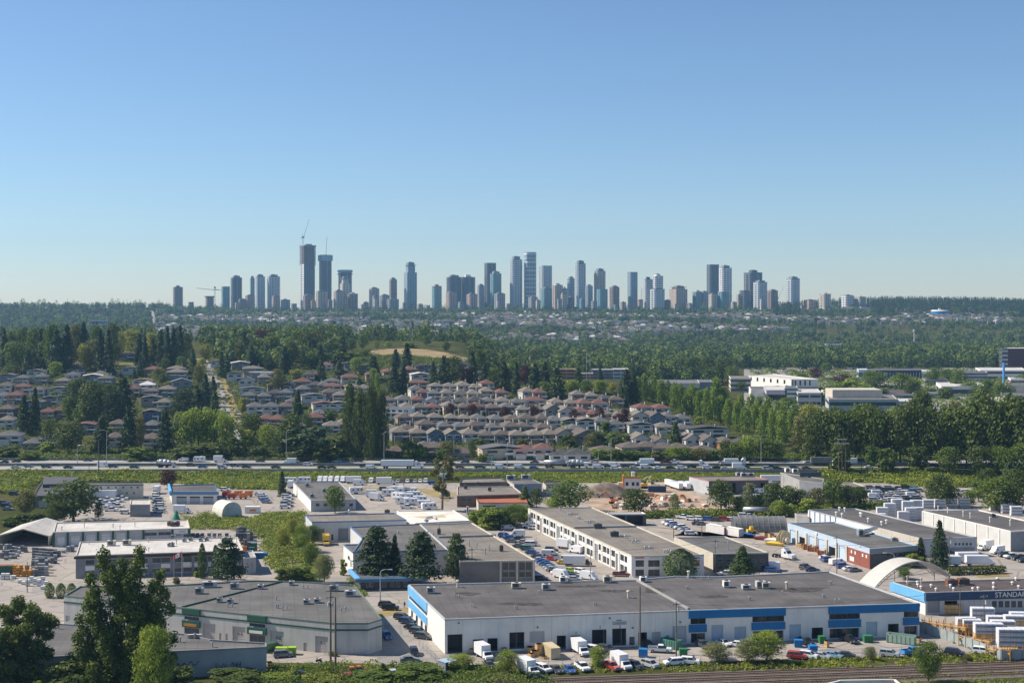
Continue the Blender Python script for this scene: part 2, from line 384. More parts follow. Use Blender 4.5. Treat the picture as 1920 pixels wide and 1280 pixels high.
def proto_cyp(seed, n, size):
    rs = np.random.RandomState(seed); z = rs.uniform(0.02, 1, n); R = 0.46 * np.clip(np.sin(np.pi * (0.1 + 0.87 * z)), 0.05, 1) ** 0.6 * rs.uniform(.75, 1.05, n); a = rs.uniform(0, 6.283, n)
    p = np.stack([R * np.cos(a), R * np.sin(a), z], 1); nn = unit(np.stack([np.cos(a), np.sin(a), 0.5 + 0 * a], 1) + rs.normal(size=(n, 3)) * .4)
    t = MB(); t.tube((0, 0, 0), (0, 0, .8), 0.03, 0.01, 6); return cards(p, nn, size, rs), t
PROTO = {}
def add_proto(kind, lod, q):
    Q, t = q; name = kind
    crown = np_quads(f'{name}_crown', Q, [None]); trunk = t.mesh(f'{name}_trunk', BARK)
    PROTO.setdefault((kind, lod), []).append((crown, trunk))
for i in range(3):
    add_proto('dec', 0, proto_dec(10 + i, 6500, 0.034)); add_proto('dec', 1, proto_dec(20 + i, 1900, 0.06)); add_proto('dec', 2, proto_dec(30 + i, 650, 0.1))
    add_proto('spread', 0, proto_dec(40 + i, 5500, 0.036, shape='spread', base=0.3)); add_proto('spread', 1, proto_dec(50 + i, 1800, 0.062, shape='spread', base=0.3)); 
    add_proto('con', 0, proto_con(60 + i, 5200, 0.05)); add_proto('con', 1, proto_con(70 + i, 1900, 0.085, pw=.75)); add_proto('con', 2, proto_con(80 + i, 640, 0.14, tiers=10))
    add_proto('col', 1, proto_dec(90 + i, 1900, 0.06, shape='col', base=0.1, nc=22)); add_proto('lom', 1, proto_dec(100 + i, 3600, 0.048, shape='col', base=0.04, nc=34))
    add_proto('pine', 0, proto_con(110 + i, 6500, 0.055, tiers=13, droop=-0.05, pw=0.42, base=0.14, open_=0.12))
    add_proto('bush', 0, proto_dec(120 + i, 3200, 0.075, shape='spread', base=0.08, nc=16)); add_proto('bush', 1, proto_dec(130 + i, 700, 0.13, shape='spread', base=0.08, nc=12))
    add_proto('cyp', 0, proto_cyp(140 + i, 1600, 0.07))
add_proto('ced', 0, proto_con(150, 7500, 0.05, tiers=10, droop=0.1, open_=0.22, pw=0.62, base=0.1))
LEAF = {'dk': leafmat('dark_broadleaf', (0.044, 0.068, 0.022)), 'md': leafmat('green_broadleaf', (0.06, 0.098, 0.026)), 'lt': leafmat('light_green_broadleaf', (0.105, 0.155, 0.034)),
        'yl': leafmat('yellow_green_broadleaf', (0.14, 0.165, 0.04)), 'cn': leafmat('dark_conifer', (0.022, 0.041, 0.021), 0.25, 0.2), 'cm': leafmat('green_conifer', (0.034, 0.06, 0.026), 0.25, 0.2),
        'pp': leafmat('green_poplar', (0.09, 0.145, 0.034)), 'pu': leafmat('purple_leaf', (0.04, 0.018, 0.02)), 'ol': leafmat('olive_broadleaf', (0.075, 0.085, 0.035)), 'sg': leafmat('grey_green_broadleaf', (0.1, 0.125, 0.075)),
        'cw': leafmat('cottonwood_leaf', (0.055, 0.084, 0.026)), 'bl': leafmat('bramble_leaf', (0.12, 0.16, 0.034), 0.2), 'bd': leafmat('dark_bramble_leaf', (0.072, 0.105, 0.026), 0.2), 'far': leafmat('far_wood_leaf', (0.05, 0.082, 0.028)), 'fd': leafmat('far_dark_leaf', (0.024, 0.044, 0.024), 0.2), 'fl': leafmat('far_light_leaf', (0.075, 0.115, 0.035))}
WORD = {'dk': 'dark green', 'md': 'mid green', 'lt': 'light green', 'yl': 'yellowish green', 'cn': 'dark', 'cm': 'green', 'pp': 'fresh green', 'pu': 'purple leaved', 'ol': 'olive brown', 'sg': 'grey green', 'cw': 'dark green'}
KNAME = {'dec': ('broadleaf_tree', 'broadleaf tree', 'tree'), 'spread': ('broadleaf_tree', 'wide broadleaf tree', 'tree'), 'con': ('conifer_tree', 'conifer', 'tree'), 'col': ('poplar_tree', 'columnar poplar', 'tree'), 'lom': ('poplar_tree', 'tall columnar poplar', 'tree'),
         'pine': ('pine_tree', 'open crowned pine', 'tree'), 'bush': ('bush', 'rounded bush', 'bush'), 'cyp': ('cypress_tree', 'narrow clipped cypress', 'tree'), 'ced': ('cedar_tree', 'spreading cedar', 'tree')}
NT = [0]
def tree(px, base, top, w, kind, col, place, group=None, Y=None, lod=None, desc=None):
    """a tree whose foot shows at photo row base and whose top at row top; w is its crown width in photo pixels"""
    p = G(px, base) if Y is None else Vector((PX(px, Y), Y, 0)); p.z = g(p.x, p.y)
    h = PZ(top, p.y) - p.z if Y is not None else (base - top) * p.y / F
    if h < 1: h = 1.0
    ww = w * p.y / F * (1.2 if kind == 'con' else 1.1)
    if lod is None: lod = 0 if p.y < 520 else 1
    L_ = PROTO.get((kind, lod)) or PROTO.get((kind, 0)) or PROTO.get((kind, 1))
    cr, tr = L_[NT[0] % len(L_)]; NT[0] += 1
    nm, dw, cat = KNAME[kind]
    r = empty(nm, p, RND.uniform(0, 6.28)); r.scale = (ww, ww, h)
    for name, me, mm in (('crown', cr, LEAF[col]), ('trunk', tr, BARK)):
        o = ob(name, me, r); o.material_slots[0].link = 'OBJECT'; o.material_slots[0].material = mm
    return reg(r, px, desc or f'{WORD[col]} {dw}', place, cat, group)
def undergrowth(name, poly, n, size, lump, col, label, world=False, hmul=1.0, seed=1, sheetz=None):
    """bramble lumps all over a polygon of photo pixels: one countless mass"""
    rs = np.random.RandomState(seed); P = [(p[0], p[1]) if world else tuple(G(*p))[:2] for p in poly]; P = np.array(P)
    lo, hi = P.min(0), P.max(0); C = []
    while len(C) < n:
        q = rs.uniform(lo, hi, (n, 2)); ins = np.zeros(n, bool); j = len(P) - 1
        for i in range(len(P)):
            a, b = P[i], P[j]; ins ^= ((a[1] > q[:, 1]) != (b[1] > q[:, 1])) & (q[:, 0] < (b[0] - a[0]) * (q[:, 1] - a[1]) / (b[1] - a[1] + 1e-12) + a[0]); j = i
        C += q[ins].tolist()
    C = np.array(C[:n]); k = 26; R = rs.uniform(0.6, 1.4, (n, 1)) * lump
    big = 0.6 + 0.8 * (np.sin(C[:, 0] * 0.13 + 1.3 * np.sin(C[:, 1] * 0.09)) * 0.5 + 0.5)[:, None]
    d = unit(rs.normal(size=(n, k, 3))); d[..., 2] = np.abs(d[..., 2]); z = gv(C[:, 0], C[:, 1])
    c3 = np.concatenate([C, z[:, None]], 1)[:, None, :]
    p = c3 + d * R[:, None] * np.array([1.2, 1.2, 0.8 * hmul]) * np.concatenate([np.ones((n, 2)), big], 1)[:, None, :]
    nn = unit(d * 0.6 + rs.normal(size=d.shape) * 0.5 + np.array([0, 0, 0.3])); Q = cards(p.reshape(-1, 3), nn.reshape(-1, 3), size, rs)
    mi = np.repeat((rs.rand(n) < 0.3).astype(int), k)
    return tag(ob(name, np_quads(name, Q, [LEAF[c] for c in col], mi)), label, kind='stuff')
# ------------------------------------------------------------------ buildings
class Bld:
    """flat-roofed building; roof corners are photo pixels in the order front-left, front-right, back-right, back-left (or a list of world points)"""
    def __init__(s, name, label, roof, h, wall, roofm, cat='building', trim=None, z0=0.0, tw=0.3, para=0.35, wallmats=None, world=False, group=None):
        s.P = [Vector((p[0], p[1])) if world else RP(p[0], p[1], h + z0).to_2d() for p in roof]; n = s.n = len(s.P); s.h = h; s.z0 = z0
        s.area = sum(s.P[i].x * s.P[(i + 1) % n].y - s.P[(i + 1) % n].x * s.P[i].y for i in range(n)); s.sg = 1 if s.area > 0 else -1
        c = sum(s.P, Vector((0, 0))) / n; s.c = Vector((c.x, c.y, z0)); s.L = [p - c for p in s.P]
        s.root = empty(name, s.c); s.wall = wall; s.roofm = roofm; s.holes = {}; s.wm = wallmats or {}
        if label: tag(s.root, label, cat, group)
        else: s.root['category'] = cat
        z = h - para; b = MB(); pts = s.L if s.sg > 0 else s.L[::-1]; b.poly([(p.x, p.y, z) for p in pts]); ob('roof', b.mesh('roof', roofm), s.root)
        b = MB()
        for i in range(n):
            p, q = s.L[i], s.L[(i + 1) % n]; d = (q - p); l = d.length; d.normalize(); o = Vector((d.y, -d.x)) * s.sg
            ins = -o * tw; e = d * 0.0
            b.prism([p + o * .04 - e, q + o * .04 + e, q + ins, p + ins], z - 0.02, h + 0.02)
        ob('parapet', b.mesh('parapet', trim or wall), s.root)
    def edge(s, i): return s.P[i], s.P[(i + 1) % s.n]
    def tpx(s, i, px):
        a, b = s.edge(i); d = b - a; k = (px - CX) / F; return (k * a.y - a.x) / (d.x - k * d.y)
    def zpy(s, i, t, py):
        a, b = s.edge(i); y = a.y + (b.y - a.y) * t; return PZ(py, y) - s.z0
    def rect(s, i, r):
        """photo-pixel rectangle on wall i -> (t0, t1, z0, z1)"""
        x0, x1, y0, y1 = r; t0, t1 = s.tpx(i, x0), s.tpx(i, x1); tm = t0
        z0, z1 = s.zpy(i, tm, y1), s.zpy(i, tm, y0)
        t0, t1 = min(t0, t1), max(t0, t1); return max(0.002, t0), min(0.998, t1), max(0.0, z0), min(s.h - 0.1, z1)
    def hole(s, i, kind, r, px=True, **kw): s.holes.setdefault(i, []).append((kind, s.rect(i, r) if px else r, kw))
    def frame(s, i):
        p, q = s.L[i], s.L[(i + 1) % s.n]; d = q - p; l = d.length; d = d / l; return p, d, Vector((d.y, -d.x)) * s.sg, l
    def band(s, i, z0, z1, m, name='fascia', t0=0.0, t1=1.0, out=0.12):
        p, d, o, l = s.frame(i); a = p + d * (t0 * l - (out * .98 if t0 == 0 else 0)); c = p + d * (t1 * l + (out * .98 if t1 == 1 else 0)); b = MB()
        b.prism([a + o * .003, c + o * .003, c + o * out, a + o * out], z0, z1); return ob(name, b.mesh(name, m), s.root)
    def bandpx(s, i, x0, x1, y0, y1, m, name='panel', out=0.12):
        t0, t1, z0, z1 = s.rect(i, (x0, x1, y0, y1)); return s.band(i, z0, z1, m, name, t0, t1, out)
    def finish(s):
        wb = MB()
        mats = [s.wall, INTER] + list(dict.fromkeys(s.wm.values())); 
        for i in range(s.n):
            p, d, o, l = s.frame(i); zt = s.h - 0.02; mi = mats.index(s.wm[i]) if i in s.wm else 0
            H = [(max(0, r[0]) * l, min(1, r[1]) * l, r[2], min(r[3], zt - .05), k, kw) for k, r, kw in s.holes.get(i, []) if r[1] > r[0] and r[3] > r[2]]
            xs = sorted({0.0, l} | {h[0] for h in H} | {h[1] for h in H}); zs = sorted({0.0, zt} | {h[2] for h in H} | {h[3] for h in H})
            W = lambda x, z, e=0.0: (p.x + d.x * x - o.x * e, p.y + d.y * x - o.y * e, z)
            def face(A, m, flip=False): wb.poly(A if (s.sg > 0) != flip else A[::-1], m)
            for za, zb in zip(zs[:-1], zs[1:]):
                run = None
                for xa, xb in zip(xs[:-1], xs[1:]):
                    mid = ((xa + xb) / 2, (za + zb) / 2); full = not any(h[0] < mid[0] < h[1] and h[2] < mid[1] < h[3] for h in H)
                    if full: run = (run[0] if run else xa, xb)
                    if run and (not full or xb == xs[-1]):
                        face([W(run[0], za), W(run[1], za), W(run[1], zb), W(run[0], zb)], mi); run = None
            for x0, x1, z0, z1, k, kw in H:
                e = {'open': 5.0, 'roll': 0.3, 'win': 0.22}[k] if 'e' not in kw else kw['e']; im = 1 if k == 'open' else mi
                face([W(x0, z0, e), W(x0, z0), W(x0, z1), W(x0, z1, e)], im, True); face([W(x1, z0), W(x1, z0, e), W(x1, z1, e), W(x1, z1)], im, True)
                face([W(x0, z1), W(x1, z1), W(x1, z1, e), W(x0, z1, e)], im, True); face([W(x0, z0, e), W(x1, z0, e), W(x1, z0), W(x0, z0)], im, True)
                if k == 'open': face([W(x0, z0, e), W(x1, z0, e), W(x1, z1, e), W(x0, z1, e)], 1)
                else:
                    b = MB(); m = kw.get('m', LGREY if k == 'roll' else GLASS); oi = o * (e - .05); 
                    q0, q1 = p + d * (x0 - .02) - oi, p + d * (x1 + .02) - oi
                    b.prism([q0, q1, q1 - o * .08, q0 - o * .08], z0, z1)
                    if k == 'win':
                        fo = ob('window', None, s.root) if False else None
                        f = MB(); nv = max(1, int((x1 - x0) / 1.6)); q0, q1 = p + d * x0 - oi, p + d * x1 - oi
                        for j in range(nv + 1):
                            c = q0 + (q1 - q0) * (j / nv); f.prism([c - d * .05, c + d * .05, c + d * .05 + o * .06, c - d * .05 + o * .06], z0, z1)
                        for zz in (z0, z1 - .1): f.prism([q0, q1, q1 + o * .05, q0 + o * .05], zz, zz + .1)
                        wo_ = ob('window', b.mesh('window', m), s.root); ob('window_frame', f.mesh('window_frame', kw.get('fm', MGREY)), wo_)
                    else:
                        for zz in np.arange(z0 + .6, z1, .6): b.prism([q0, q1, q1 + o * .03, q0 + o * .03], zz, zz + .05)
                        ob('roll_door', b.mesh('roll_door', m), s.root)
        ob('wall', wb.mesh('wall', mats), s.root); return s
    def loc(s, px, py, z=None):
        z = s.h - .3 if z is None else z; v = RP(px, py, z + s.z0); return Vector((v.x - s.c.x, v.y - s.c.y))
    def unit_(s, px, py, lx=2.2, ly=1.6, hz=1.3, m=None, name='rooftop_unit', rz=0.1):
        c = s.loc(px, py); z = s.h - .35; u = (math.cos(rz), math.sin(rz)); b = MB(); b.obox(c, u, lx * .9, ly * .9, z, z + .3, 1); b.obox(c, u, lx, ly, z + .3, z + .3 + hz)
        r = ob(name, b.mesh(name, [m or LGREY, MGREY]), s.root); f = MB(); f.tube((c.x, c.y, z + .3 + hz), (c.x, c.y, z + .5 + hz), ly * .32, n=10); f.obox((c.x - .1, c.y - ly / 2 - .02), u, lx * .6, .05, z + .5, z + .2 + hz)
        ob('fan_grille', f.mesh('fan_grille', DGREY), r); return r
    def vent(s, px, py, hgt=1.1, r=0.16, m=None, n=1):
        c = s.loc(px, py); z = s.h - .35; b = MB(); b.tube((c.x, c.y, z), (c.x, c.y, z + hgt), r, n=7); b.tube((c.x, c.y, z + hgt), (c.x, c.y, z + hgt + .3), r * 1.9, r * 1.2, n=7)
        return ob('roof_vent', b.mesh('roof_vent', m or STEEL), s.root)
    def text(s, i, txt, px, py, hgt, m, out=0.16, name='lettering', extr=0.02):
        t0 = s.tpx(i, px); z = s.zpy(i, t0, py); p, d, o, l = s.frame(i); cu = bpy.data.curves.new('lettering', 'FONT'); cu.body = txt; cu.size = hgt / 0.72; cu.extrude = extr; cu.align_x = 'LEFT'; cu.materials.append(m)
        q = p + d * (t0 * l) + o * out; e = ob(name, cu); me = bpy.data.meshes.new_from_object(e); bpy.data.objects.remove(e); e = ob(name, me, s.root, (q.x, q.y, z)); ang = math.atan2(d.y, d.x); e.rotation_euler = (rad(90), 0, ang); return e

# main white and blue warehouse
A = Bld('warehouse', 'long white warehouse with blue corner bands and loading doors beside the railway', [(834, 1160), (1293, 1143.5), (1724, 1130), (1555, 1070), (1345, 1080), (1266, 1079), (1192, 1086), (766, 1095)], 8.5, WHITE, RF_DK, trim=LGREY, para=.35)
for x in ((1293, 1327), (1409, 1472), (1553, 1614), (1693, 1723)): pass
ft = A.tpx(0, 1293)
for x0, x1 in ((1293, 1473), (1553, 1724)): A.band(1, 6.45, 8.42, BLUE, 'fascia', max(0, A.tpx(1, x0)), min(1, A.tpx(1, x1)), .25)
EDGE2 = 1
for x0, x1 in ((1293, 1325), (1409, 1472), (1553, 1614), (1693, 1723)):
    t0, t1 = max(0, A.tpx(1, x0)), min(1, A.tpx(1, x1))
    A.holes.setdefault(1, []).append(('win', (t0 + .004, t1 - .004, 5.0, 6.6), dict(m=glassmat('tinted_band_glass', (0.012, 0.012, 0.014)), fm=DGREY)))
    A.band(1, 3.0, 4.9, BLUE, 'blue_panel', t0, t1, .25)
    A.holes[1].append(('win', (t0 + .006, t1 - .006, 0.1, 2.7), dict(e=.9)))
for r, k in (((839, 867, 1189, 1224), 'open'), ((887, 906, 1198, 1221), 'open'), ((914, 933, 1196, 1220), 'open'), ((955, 983, 1185, 1216), 'open'), ((993, 1021, 1183, 1204), 'roll'), ((1044, 1061, 1191, 1217), 'open'), ((1070, 1088, 1191, 1216), 'open'), ((1110, 1137, 1180, 1210), 'open'), ((1148, 1174, 1178, 1210), 'open'), ((1180, 1190, 1193, 1209), 'win'), ((1197, 1213, 1185, 1209), 'open'), ((1222, 1239, 1184, 1208), 'roll'), ((1249, 1255, 1190, 1205), 'roll'), ((1261, 1287, 1173, 1205), 'roll')):
    A.hole(0, k, r)
for r in ((1334, 1356, 1171, 1203), (1377, 1399, 1174, 1201), (1480, 1502, 1170, 1197), (1624, 1645, 1165, 1193)): A.hole(1, 'roll', r, m=mat('blue_grey_roll_door', (0.42, 0.5, 0.58), .6, .06))
for r in ((1522, 1543, 1176, 1197), (1665, 1685, 1169, 1190)): A.hole(1, 'open', r)
# blue end wall: two bands with a dark window strip between them (left, sunlit side is the last edge)
ed = 7
A.band(ed, 5.9, 8.3, SKYB, t0=0.0, t1=.55, out=.2); A.band(ed, 2.6, 4.6, SKYB, 'blue_panel', 0.0, .55, .2)
A.holes.setdefault(ed, []).append(('win', (.02, .54, 4.75, 5.75), {})); A.holes[ed] += [('win', (a, a + .06, .3, 2.3), {}) for a in (.08, .22, .36, .48)]
for k in range(1, 14): A.band(0, 0.2, 8.1, LGREY, 'panel_joint', k / 14, k / 14 + .0009, .02)
for i in (2, 3, 4, 5, 6): A.band(i, 7.6, 8.3, SKYB, out=.15)
for px, py in ((808, 1111), (968, 1102), (1024, 1105), (1056, 1091), (1139, 1091), (1206, 1090), (1362, 1100), (1399, 1104), (1426, 1101), (1436, 1102)): A.unit_(px, py, RND.uniform(1.8, 2.6), 1.7, RND.uniform(1.0, 1.6), m=(WHITE, LGREY, CREAM)[int(px) % 3])
for px, py in ((858, 1100), (1178, 1120), (1475, 1103), (1291, 1082)): A.vent(px, py, 1.7, .3, CREAM)
for px, py in ((853, 1118), (861, 1120), (884, 1137), (888, 1138), (966, 1141), (970, 1141), (1114, 1134), (1118, 1134), (1149, 1109), (1287, 1104), (1290, 1104), (1404, 1124), (1407, 1124), (1467, 1113), (1543, 1119), (1546, 1119), (1566, 1128), (1574, 1128), (1010, 1112), (1316, 1085), (1329, 1085), (1555, 1094), (1559, 1094)): A.vent(px, py, .7, .13)
for px, py, lx, ly in ((978, 1131, 7, 2.2), (1155, 1107, 6, 1.6), (1500, 1104, 9, 4), (1225, 1106, 3, 5), (1090, 1098, 8, 1.5), (1340, 1118, 6, 2), (880, 1112, 4, 2)):
    b = MB(); c = A.loc(px, py); b.prism([(c.x + lx * math.cos(q * .6283) * RND.uniform(.6, 1.2), c.y + ly * math.sin(q * .6283) * RND.uniform(.6, 1.2)) for q in range(10)], A.h - .349, A.h - .335); ob('tar_patch', b.mesh('tar_patch', mat('dark_roof_stain', (.075, .065, .058), .95, .3, .8)), A.root)
rb = MB(); a, b_ = A.loc(1181, 1081), A.loc(1291, 1142); dd = (b_ - a).normalized(); rb.prism([a + Vector((-.25, 0)), a + Vector((.25, 0)), b_ + Vector((.25, 0)), b_ + Vector((-.25, 0))], A.h - .37, A.h + .15); ob('dividing_parapet', rb.mesh('dividing_parapet', CONC), A.root)
A.text(0, '1', 1078, 1189, .8, DGREY, .03); A.text(0, '2', 1123, 1177.5, .8, DGREY, .03); A.text(0, '3', 1160, 1177, .8, DGREY, .03)
A.bandpx(0, 1148, 1175, 1164, 1171, LGREY, 'wall_sign', .06); A.bandpx(0, 1156, 1166, 1161, 1163.4, MGREY, 'wall_sign', .06)
for x0, y in ((1152, 1167), (1150, 1169)): A.bandpx(0, x0, 1173, y - .5, y + .6, MGREY, 'sign_line', .09)
for px, py in ((860, 1167), (1008, 1175), (1143, 1158), (1186, 1176), (1275, 1165)): A.bandpx(0, px - 1.2, px + 1.2, py - 1.2, py + 1.2, DGREY, 'wall_lamp', .35)
A.finish()

# beige concrete units with dark green bands
Bq = Bld('warehouse', 'beige concrete industrial unit row with dark green bands and angled corner', [(120, 1115.5), (342, 1138), (627, 1167), (690, 1167), (716, 1159), (665, 1096), (562, 1089), (480, 1087), (320, 1096), (150, 1098)], 7.7, BEIGE, RF_GR, trim=mat('green_trim', (.15, .19, .16), .7, .05))
for i in (0, 1, 2, 3): Bq.band(i, 5.75, 6.15, GREEN, out=.08)
for x0, x1 in ((343, 376), (465, 500)):
    t0, t1 = Bq.tpx(1, x0), Bq.tpx(1, x1); Bq.band(1, 6.2, 7.6, GREEN, 'green_panel', t0, t1, .5); Bq.band(1, 2.9, 4.6, GREEN, 'green_panel', t0, t1, .5)
    Bq.holes.setdefault(1, []).append(('win', (t0 + .01, t1 - .01, 4.7, 5.6), {})); Bq.holes[1].append(('win', (t0 + .01, t1 - .01, .3, 2.7), {}))
    Bq.band(1, 3.2, 3.9, (YPOST if x0 < 400 else WHITE), 'wall_sign', t0 + .015, t1 - .02, .56)
for r, k in (((318, 334, 1160, 1187), 'roll'), ((381, 404, 1167, 1198), 'roll'), ((436, 460, 1173, 1204), 'roll'), ((507, 532, 1181, 1213), 'roll'), ((591, 615, 1191, 1225), 'roll'), ((569, 575, 1204, 1221), 'roll'), ((411, 415, 1186, 1200), 'roll'), ((423, 427, 1187, 1200), 'roll')): Bq.hole(1, k, r, m=mat('cream_roll_door', (.5, .47, .42), .7, .05))
Bq.hole(0, 'roll', (123, 131, 1153, 1164)); 
Bq.text(1, 'A-1', 599, 1206, .7, DGREY, -.2); Bq.text(1, 'A-2', 516, 1197, .7, DGREY, -.2); Bq.text(1, 'A-3', 444, 1189, .7, DGREY, -.2)
for px, py, l in ((393, 1100, 4.0), (374, 1112, 2.2), (489, 1103, 1.6), (547, 1096, 1.4), (626, 1107, 2.4), (657, 1117, 2.8), (440, 1103, 2.4), (412, 1128, 1.4), (432, 1130, 1.6), (575, 1131, 1.6), (595, 1129, 1.6)): Bq.unit_(px, py, l, 1.5, .9 if l < 2 else 1.3, m=(STEEL, LGREY)[int(px) % 2])
for px, py in ((568, 1102), (577, 1103), (518, 1124), (530, 1143), (538, 1142), (518, 1139), (522, 1139), (640, 1146), (648, 1144), (427, 1137), (436, 1138)): Bq.vent(px, py, .8, .15)
rb = MB(); a, b_ = Bq.loc(342, 1138), Bq.loc(527, 1091); rb.prism([a + Vector((-.2, -.1)), a + Vector((.2, .1)), b_ + Vector((.2, .1)), b_ + Vector((-.2, -.1))], Bq.h - .37, Bq.h + .05); ob('dividing_parapet', rb.mesh('dividing_parapet', GREEN), Bq.root)
Bq.finish()

# grey block with graffiti, lower left
Cq = Bld('workshop', 'low grey block building with graffiti on its long shaded wall', [(20, 1233), (250, 1223), (500, 1211.5), (499, 1204), (396, 1198), (347, 1187), (105, 1167), (20, 1170)], 6.2, mat('blue_grey_block_wall', (.36, .38, .41), .8, .06), RF_GR, trim=MGREY)
for px, py in ((338, 1203), (110, 1178), (398, 1212), (365, 1196)): Cq.vent(px, py, 1.0, .2)
Cq.unit_(365, 1195, 3.2, .8, .6); Cq.finish()
gm = mat('graffiti_dark', (.03, .05, .1), .6, .2); gb = MB(); p, d, o, l = Cq.frame(1); rs = random.Random(3)
def scrib(t0, z0, wd, hh, n, m):
    gb = MB(); q = None
    for i in range(n):
        x = t0 * l + wd * i / n + rs.uniform(-.25, .25); z = z0 + rs.uniform(0, hh); c = Vector((p.x + d.x * x + o.x * .03, p.y + d.y * x + o.y * .03, z))
        if q is not None: gb.tube(q, c, .07, n=4)
        q = c
    ob('graffiti', gb.mesh('graffiti', m), Cq.root)
scrib(Cq.tpx(1, 331), 2.4, 5.2, 1.3, 26, gm); scrib(Cq.tpx(1, 402), 1.6, 6.0, 1.5, 22, mat('graffiti_teal', (.1, .25, .3), .6, .1)); scrib(Cq.tpx(1, 432), 1.6, 2.6, 2.0, 16, gm); scrib(Cq.tpx(1, 462), .8, 2.0, .9, 14, mat('graffiti_red', (.25, .12, .12), .6, .1))

# white roofed shop and office of the stone yard
D = Bld('workshop', 'long low workshop with cream roof and dark green pilasters', [(100, 997), (356, 989.5), (352, 974), (105, 979)], 5.2, LGREY, RF_WH, trim=CREAM)
for x in (101, 127, 155.5, 184, 212, 240, 269, 323, 354.5):
    t = D.tpx(0, x); D.band(0, 0, 4.9, GREEN, 'pilaster', max(0, t - .007), min(1, t + .007), .3)
for x0, x1 in ((104, 124), (130, 153), (158, 182), (187, 210), (215, 238)): D.band(0, 3.2, 3.26, MGREY, 'siding_joint', D.tpx(0, x0), D.tpx(0, x1), .04); D.hole(0, 'roll', (x0 + 3, x1 - 3, 1006 - (x0 - 104) * .06, 1024 - (x0 - 104) * .09), m=WHITE)
for r in ((271, 294, 998, 1004), (297, 320, 997, 1003), (344, 353, 1001, 1006)): D.hole(0, 'win', r)
D.bandpx(0, 326, 352, 992, 999.5, WHITE, 'wall_sign', .15); D.bandpx(0, 335, 348, 994.5, 997, STEEL, 'sign_line', .18); D.bandpx(0, 328, 340, 1001, 1004, MGREY, 'sign_line', .1)
for px, py in ((318, 985), (324, 986), (333, 985)): D.unit_(px, py, 1.6, 1.2, 1.2, RUST)
for px, py in ((116, 994), (253, 987), (158, 988), (212, 989), (225, 992), (120, 982), (165, 976)): D.vent(px, py, 1.2, .14)
D.finish()
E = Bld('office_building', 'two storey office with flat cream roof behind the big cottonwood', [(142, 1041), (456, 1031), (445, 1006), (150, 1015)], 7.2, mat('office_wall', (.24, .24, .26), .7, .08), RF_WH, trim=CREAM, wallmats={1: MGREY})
E.band(0, 6.2, 6.9, mat('dark_brown_fascia', (.06, .045, .04), .7, .1), out=.5)
for x in (160, 185, 210, 235, 260, 285, 302, 327, 343, 364, 390, 412, 436): 
    for z0, z1 in ((4.0, 5.8), (.9, 2.4)):
        t = E.tpx(0, x); E.holes.setdefault(0, []).append(('win', (t, min(.99, t + .055), z0, z1), dict(m=GLASS, fm=WHITE)))
    if x not in (285, 327): E.band(0, 2.5, 3.8, WHITE, 'spandrel_panel', E.tpx(0, x), min(.99, E.tpx(0, x) + .055), .08)
E.bandpx(0, 343, 358, 1053, 1062, WHITE, 'wall_sign', .5); E.bandpx(0, 343, 358, 1038.5, 1042.5, BLACK, 'wall_sign', .6)
for px, py in ((209, 1022), (238, 1021)): E.unit_(px, py, 2.6, 1.6, 1.4, CREAM)
for px, py in ((323, 1023), (318, 1024), (346, 1015), (358, 1013), (377, 1014), (388, 1013), (325, 1008)): E.unit_(px, py, 1.4, 1.0, .8, STEEL)
for px, py in ((167, 1020), (278, 1016), (279, 1034), (440, 1010), (444, 1017), (413, 1011), (331, 1020)): E.vent(px, py, 1.2, .13)
E.finish()
E2 = Bld('garage', 'grey flat roofed garage at the end of the cream roofed office', [(457, 1046), (480, 1044), (474, 1031), (455, 1033)], 5.2, LGREY, CONC); E2.hole(0, 'roll', (462, 473, 1054, 1072)); E2.finish()

# open gabled storage shed
def gable_shed():
    Y0, Y1 = 470, 493; x0, x1 = PX(-3, Y0), PX(91, Y0); xm = (x0 + x1) / 2; he, hr = 3.6, 6.0; c = Vector((xm, Y0, 0)); r = tag(empty('storage_shed', c), 'open fronted storage shed with pale gabled metal roof', 'shed'); w2 = (x1 - x0) / 2; dl = Y1 - Y0
    for s in (-1, 1):
        b = MB(); b.extr([(s * (w2 + .6), he - .2), (0, hr), (0, hr + .15), (s * (w2 + .6), he - .05)], -.8, dl)
        for k in range(1, 9):
            y = dl * k / 9; b.extr([(s * w2, he + .02), (0, hr + .15), (0, hr + .22), (s * w2, he + .1)], y, y + .12)
        ob('roof_slope', b.mesh('roof_slope', RF_WH), r)
        b = MB(); b.box(s * w2 - .15, s * w2 + .15, 0, dl - .2, 0, he - .1); ob('side_wall', b.mesh('side_wall', CREAM), r)
    b = MB(); b.extr([(-w2 + .2, 0), (w2 - .2, 0), (w2 - .2, he - .2), (0, hr - .15), (-w2 + .2, he - .2)], dl - .4, dl - .2); ob('back_wall', b.mesh('back_wall', DGREY), r)
    b = MB()
    for s in (-1, 1): b.extr([(s * w2, he - .35), (0, hr - .35), (0, hr - .05), (s * w2, he - .05)], -.3, 0)
    ob('gable_truss', b.mesh('gable_truss', CREAM), r)
gable_shed()

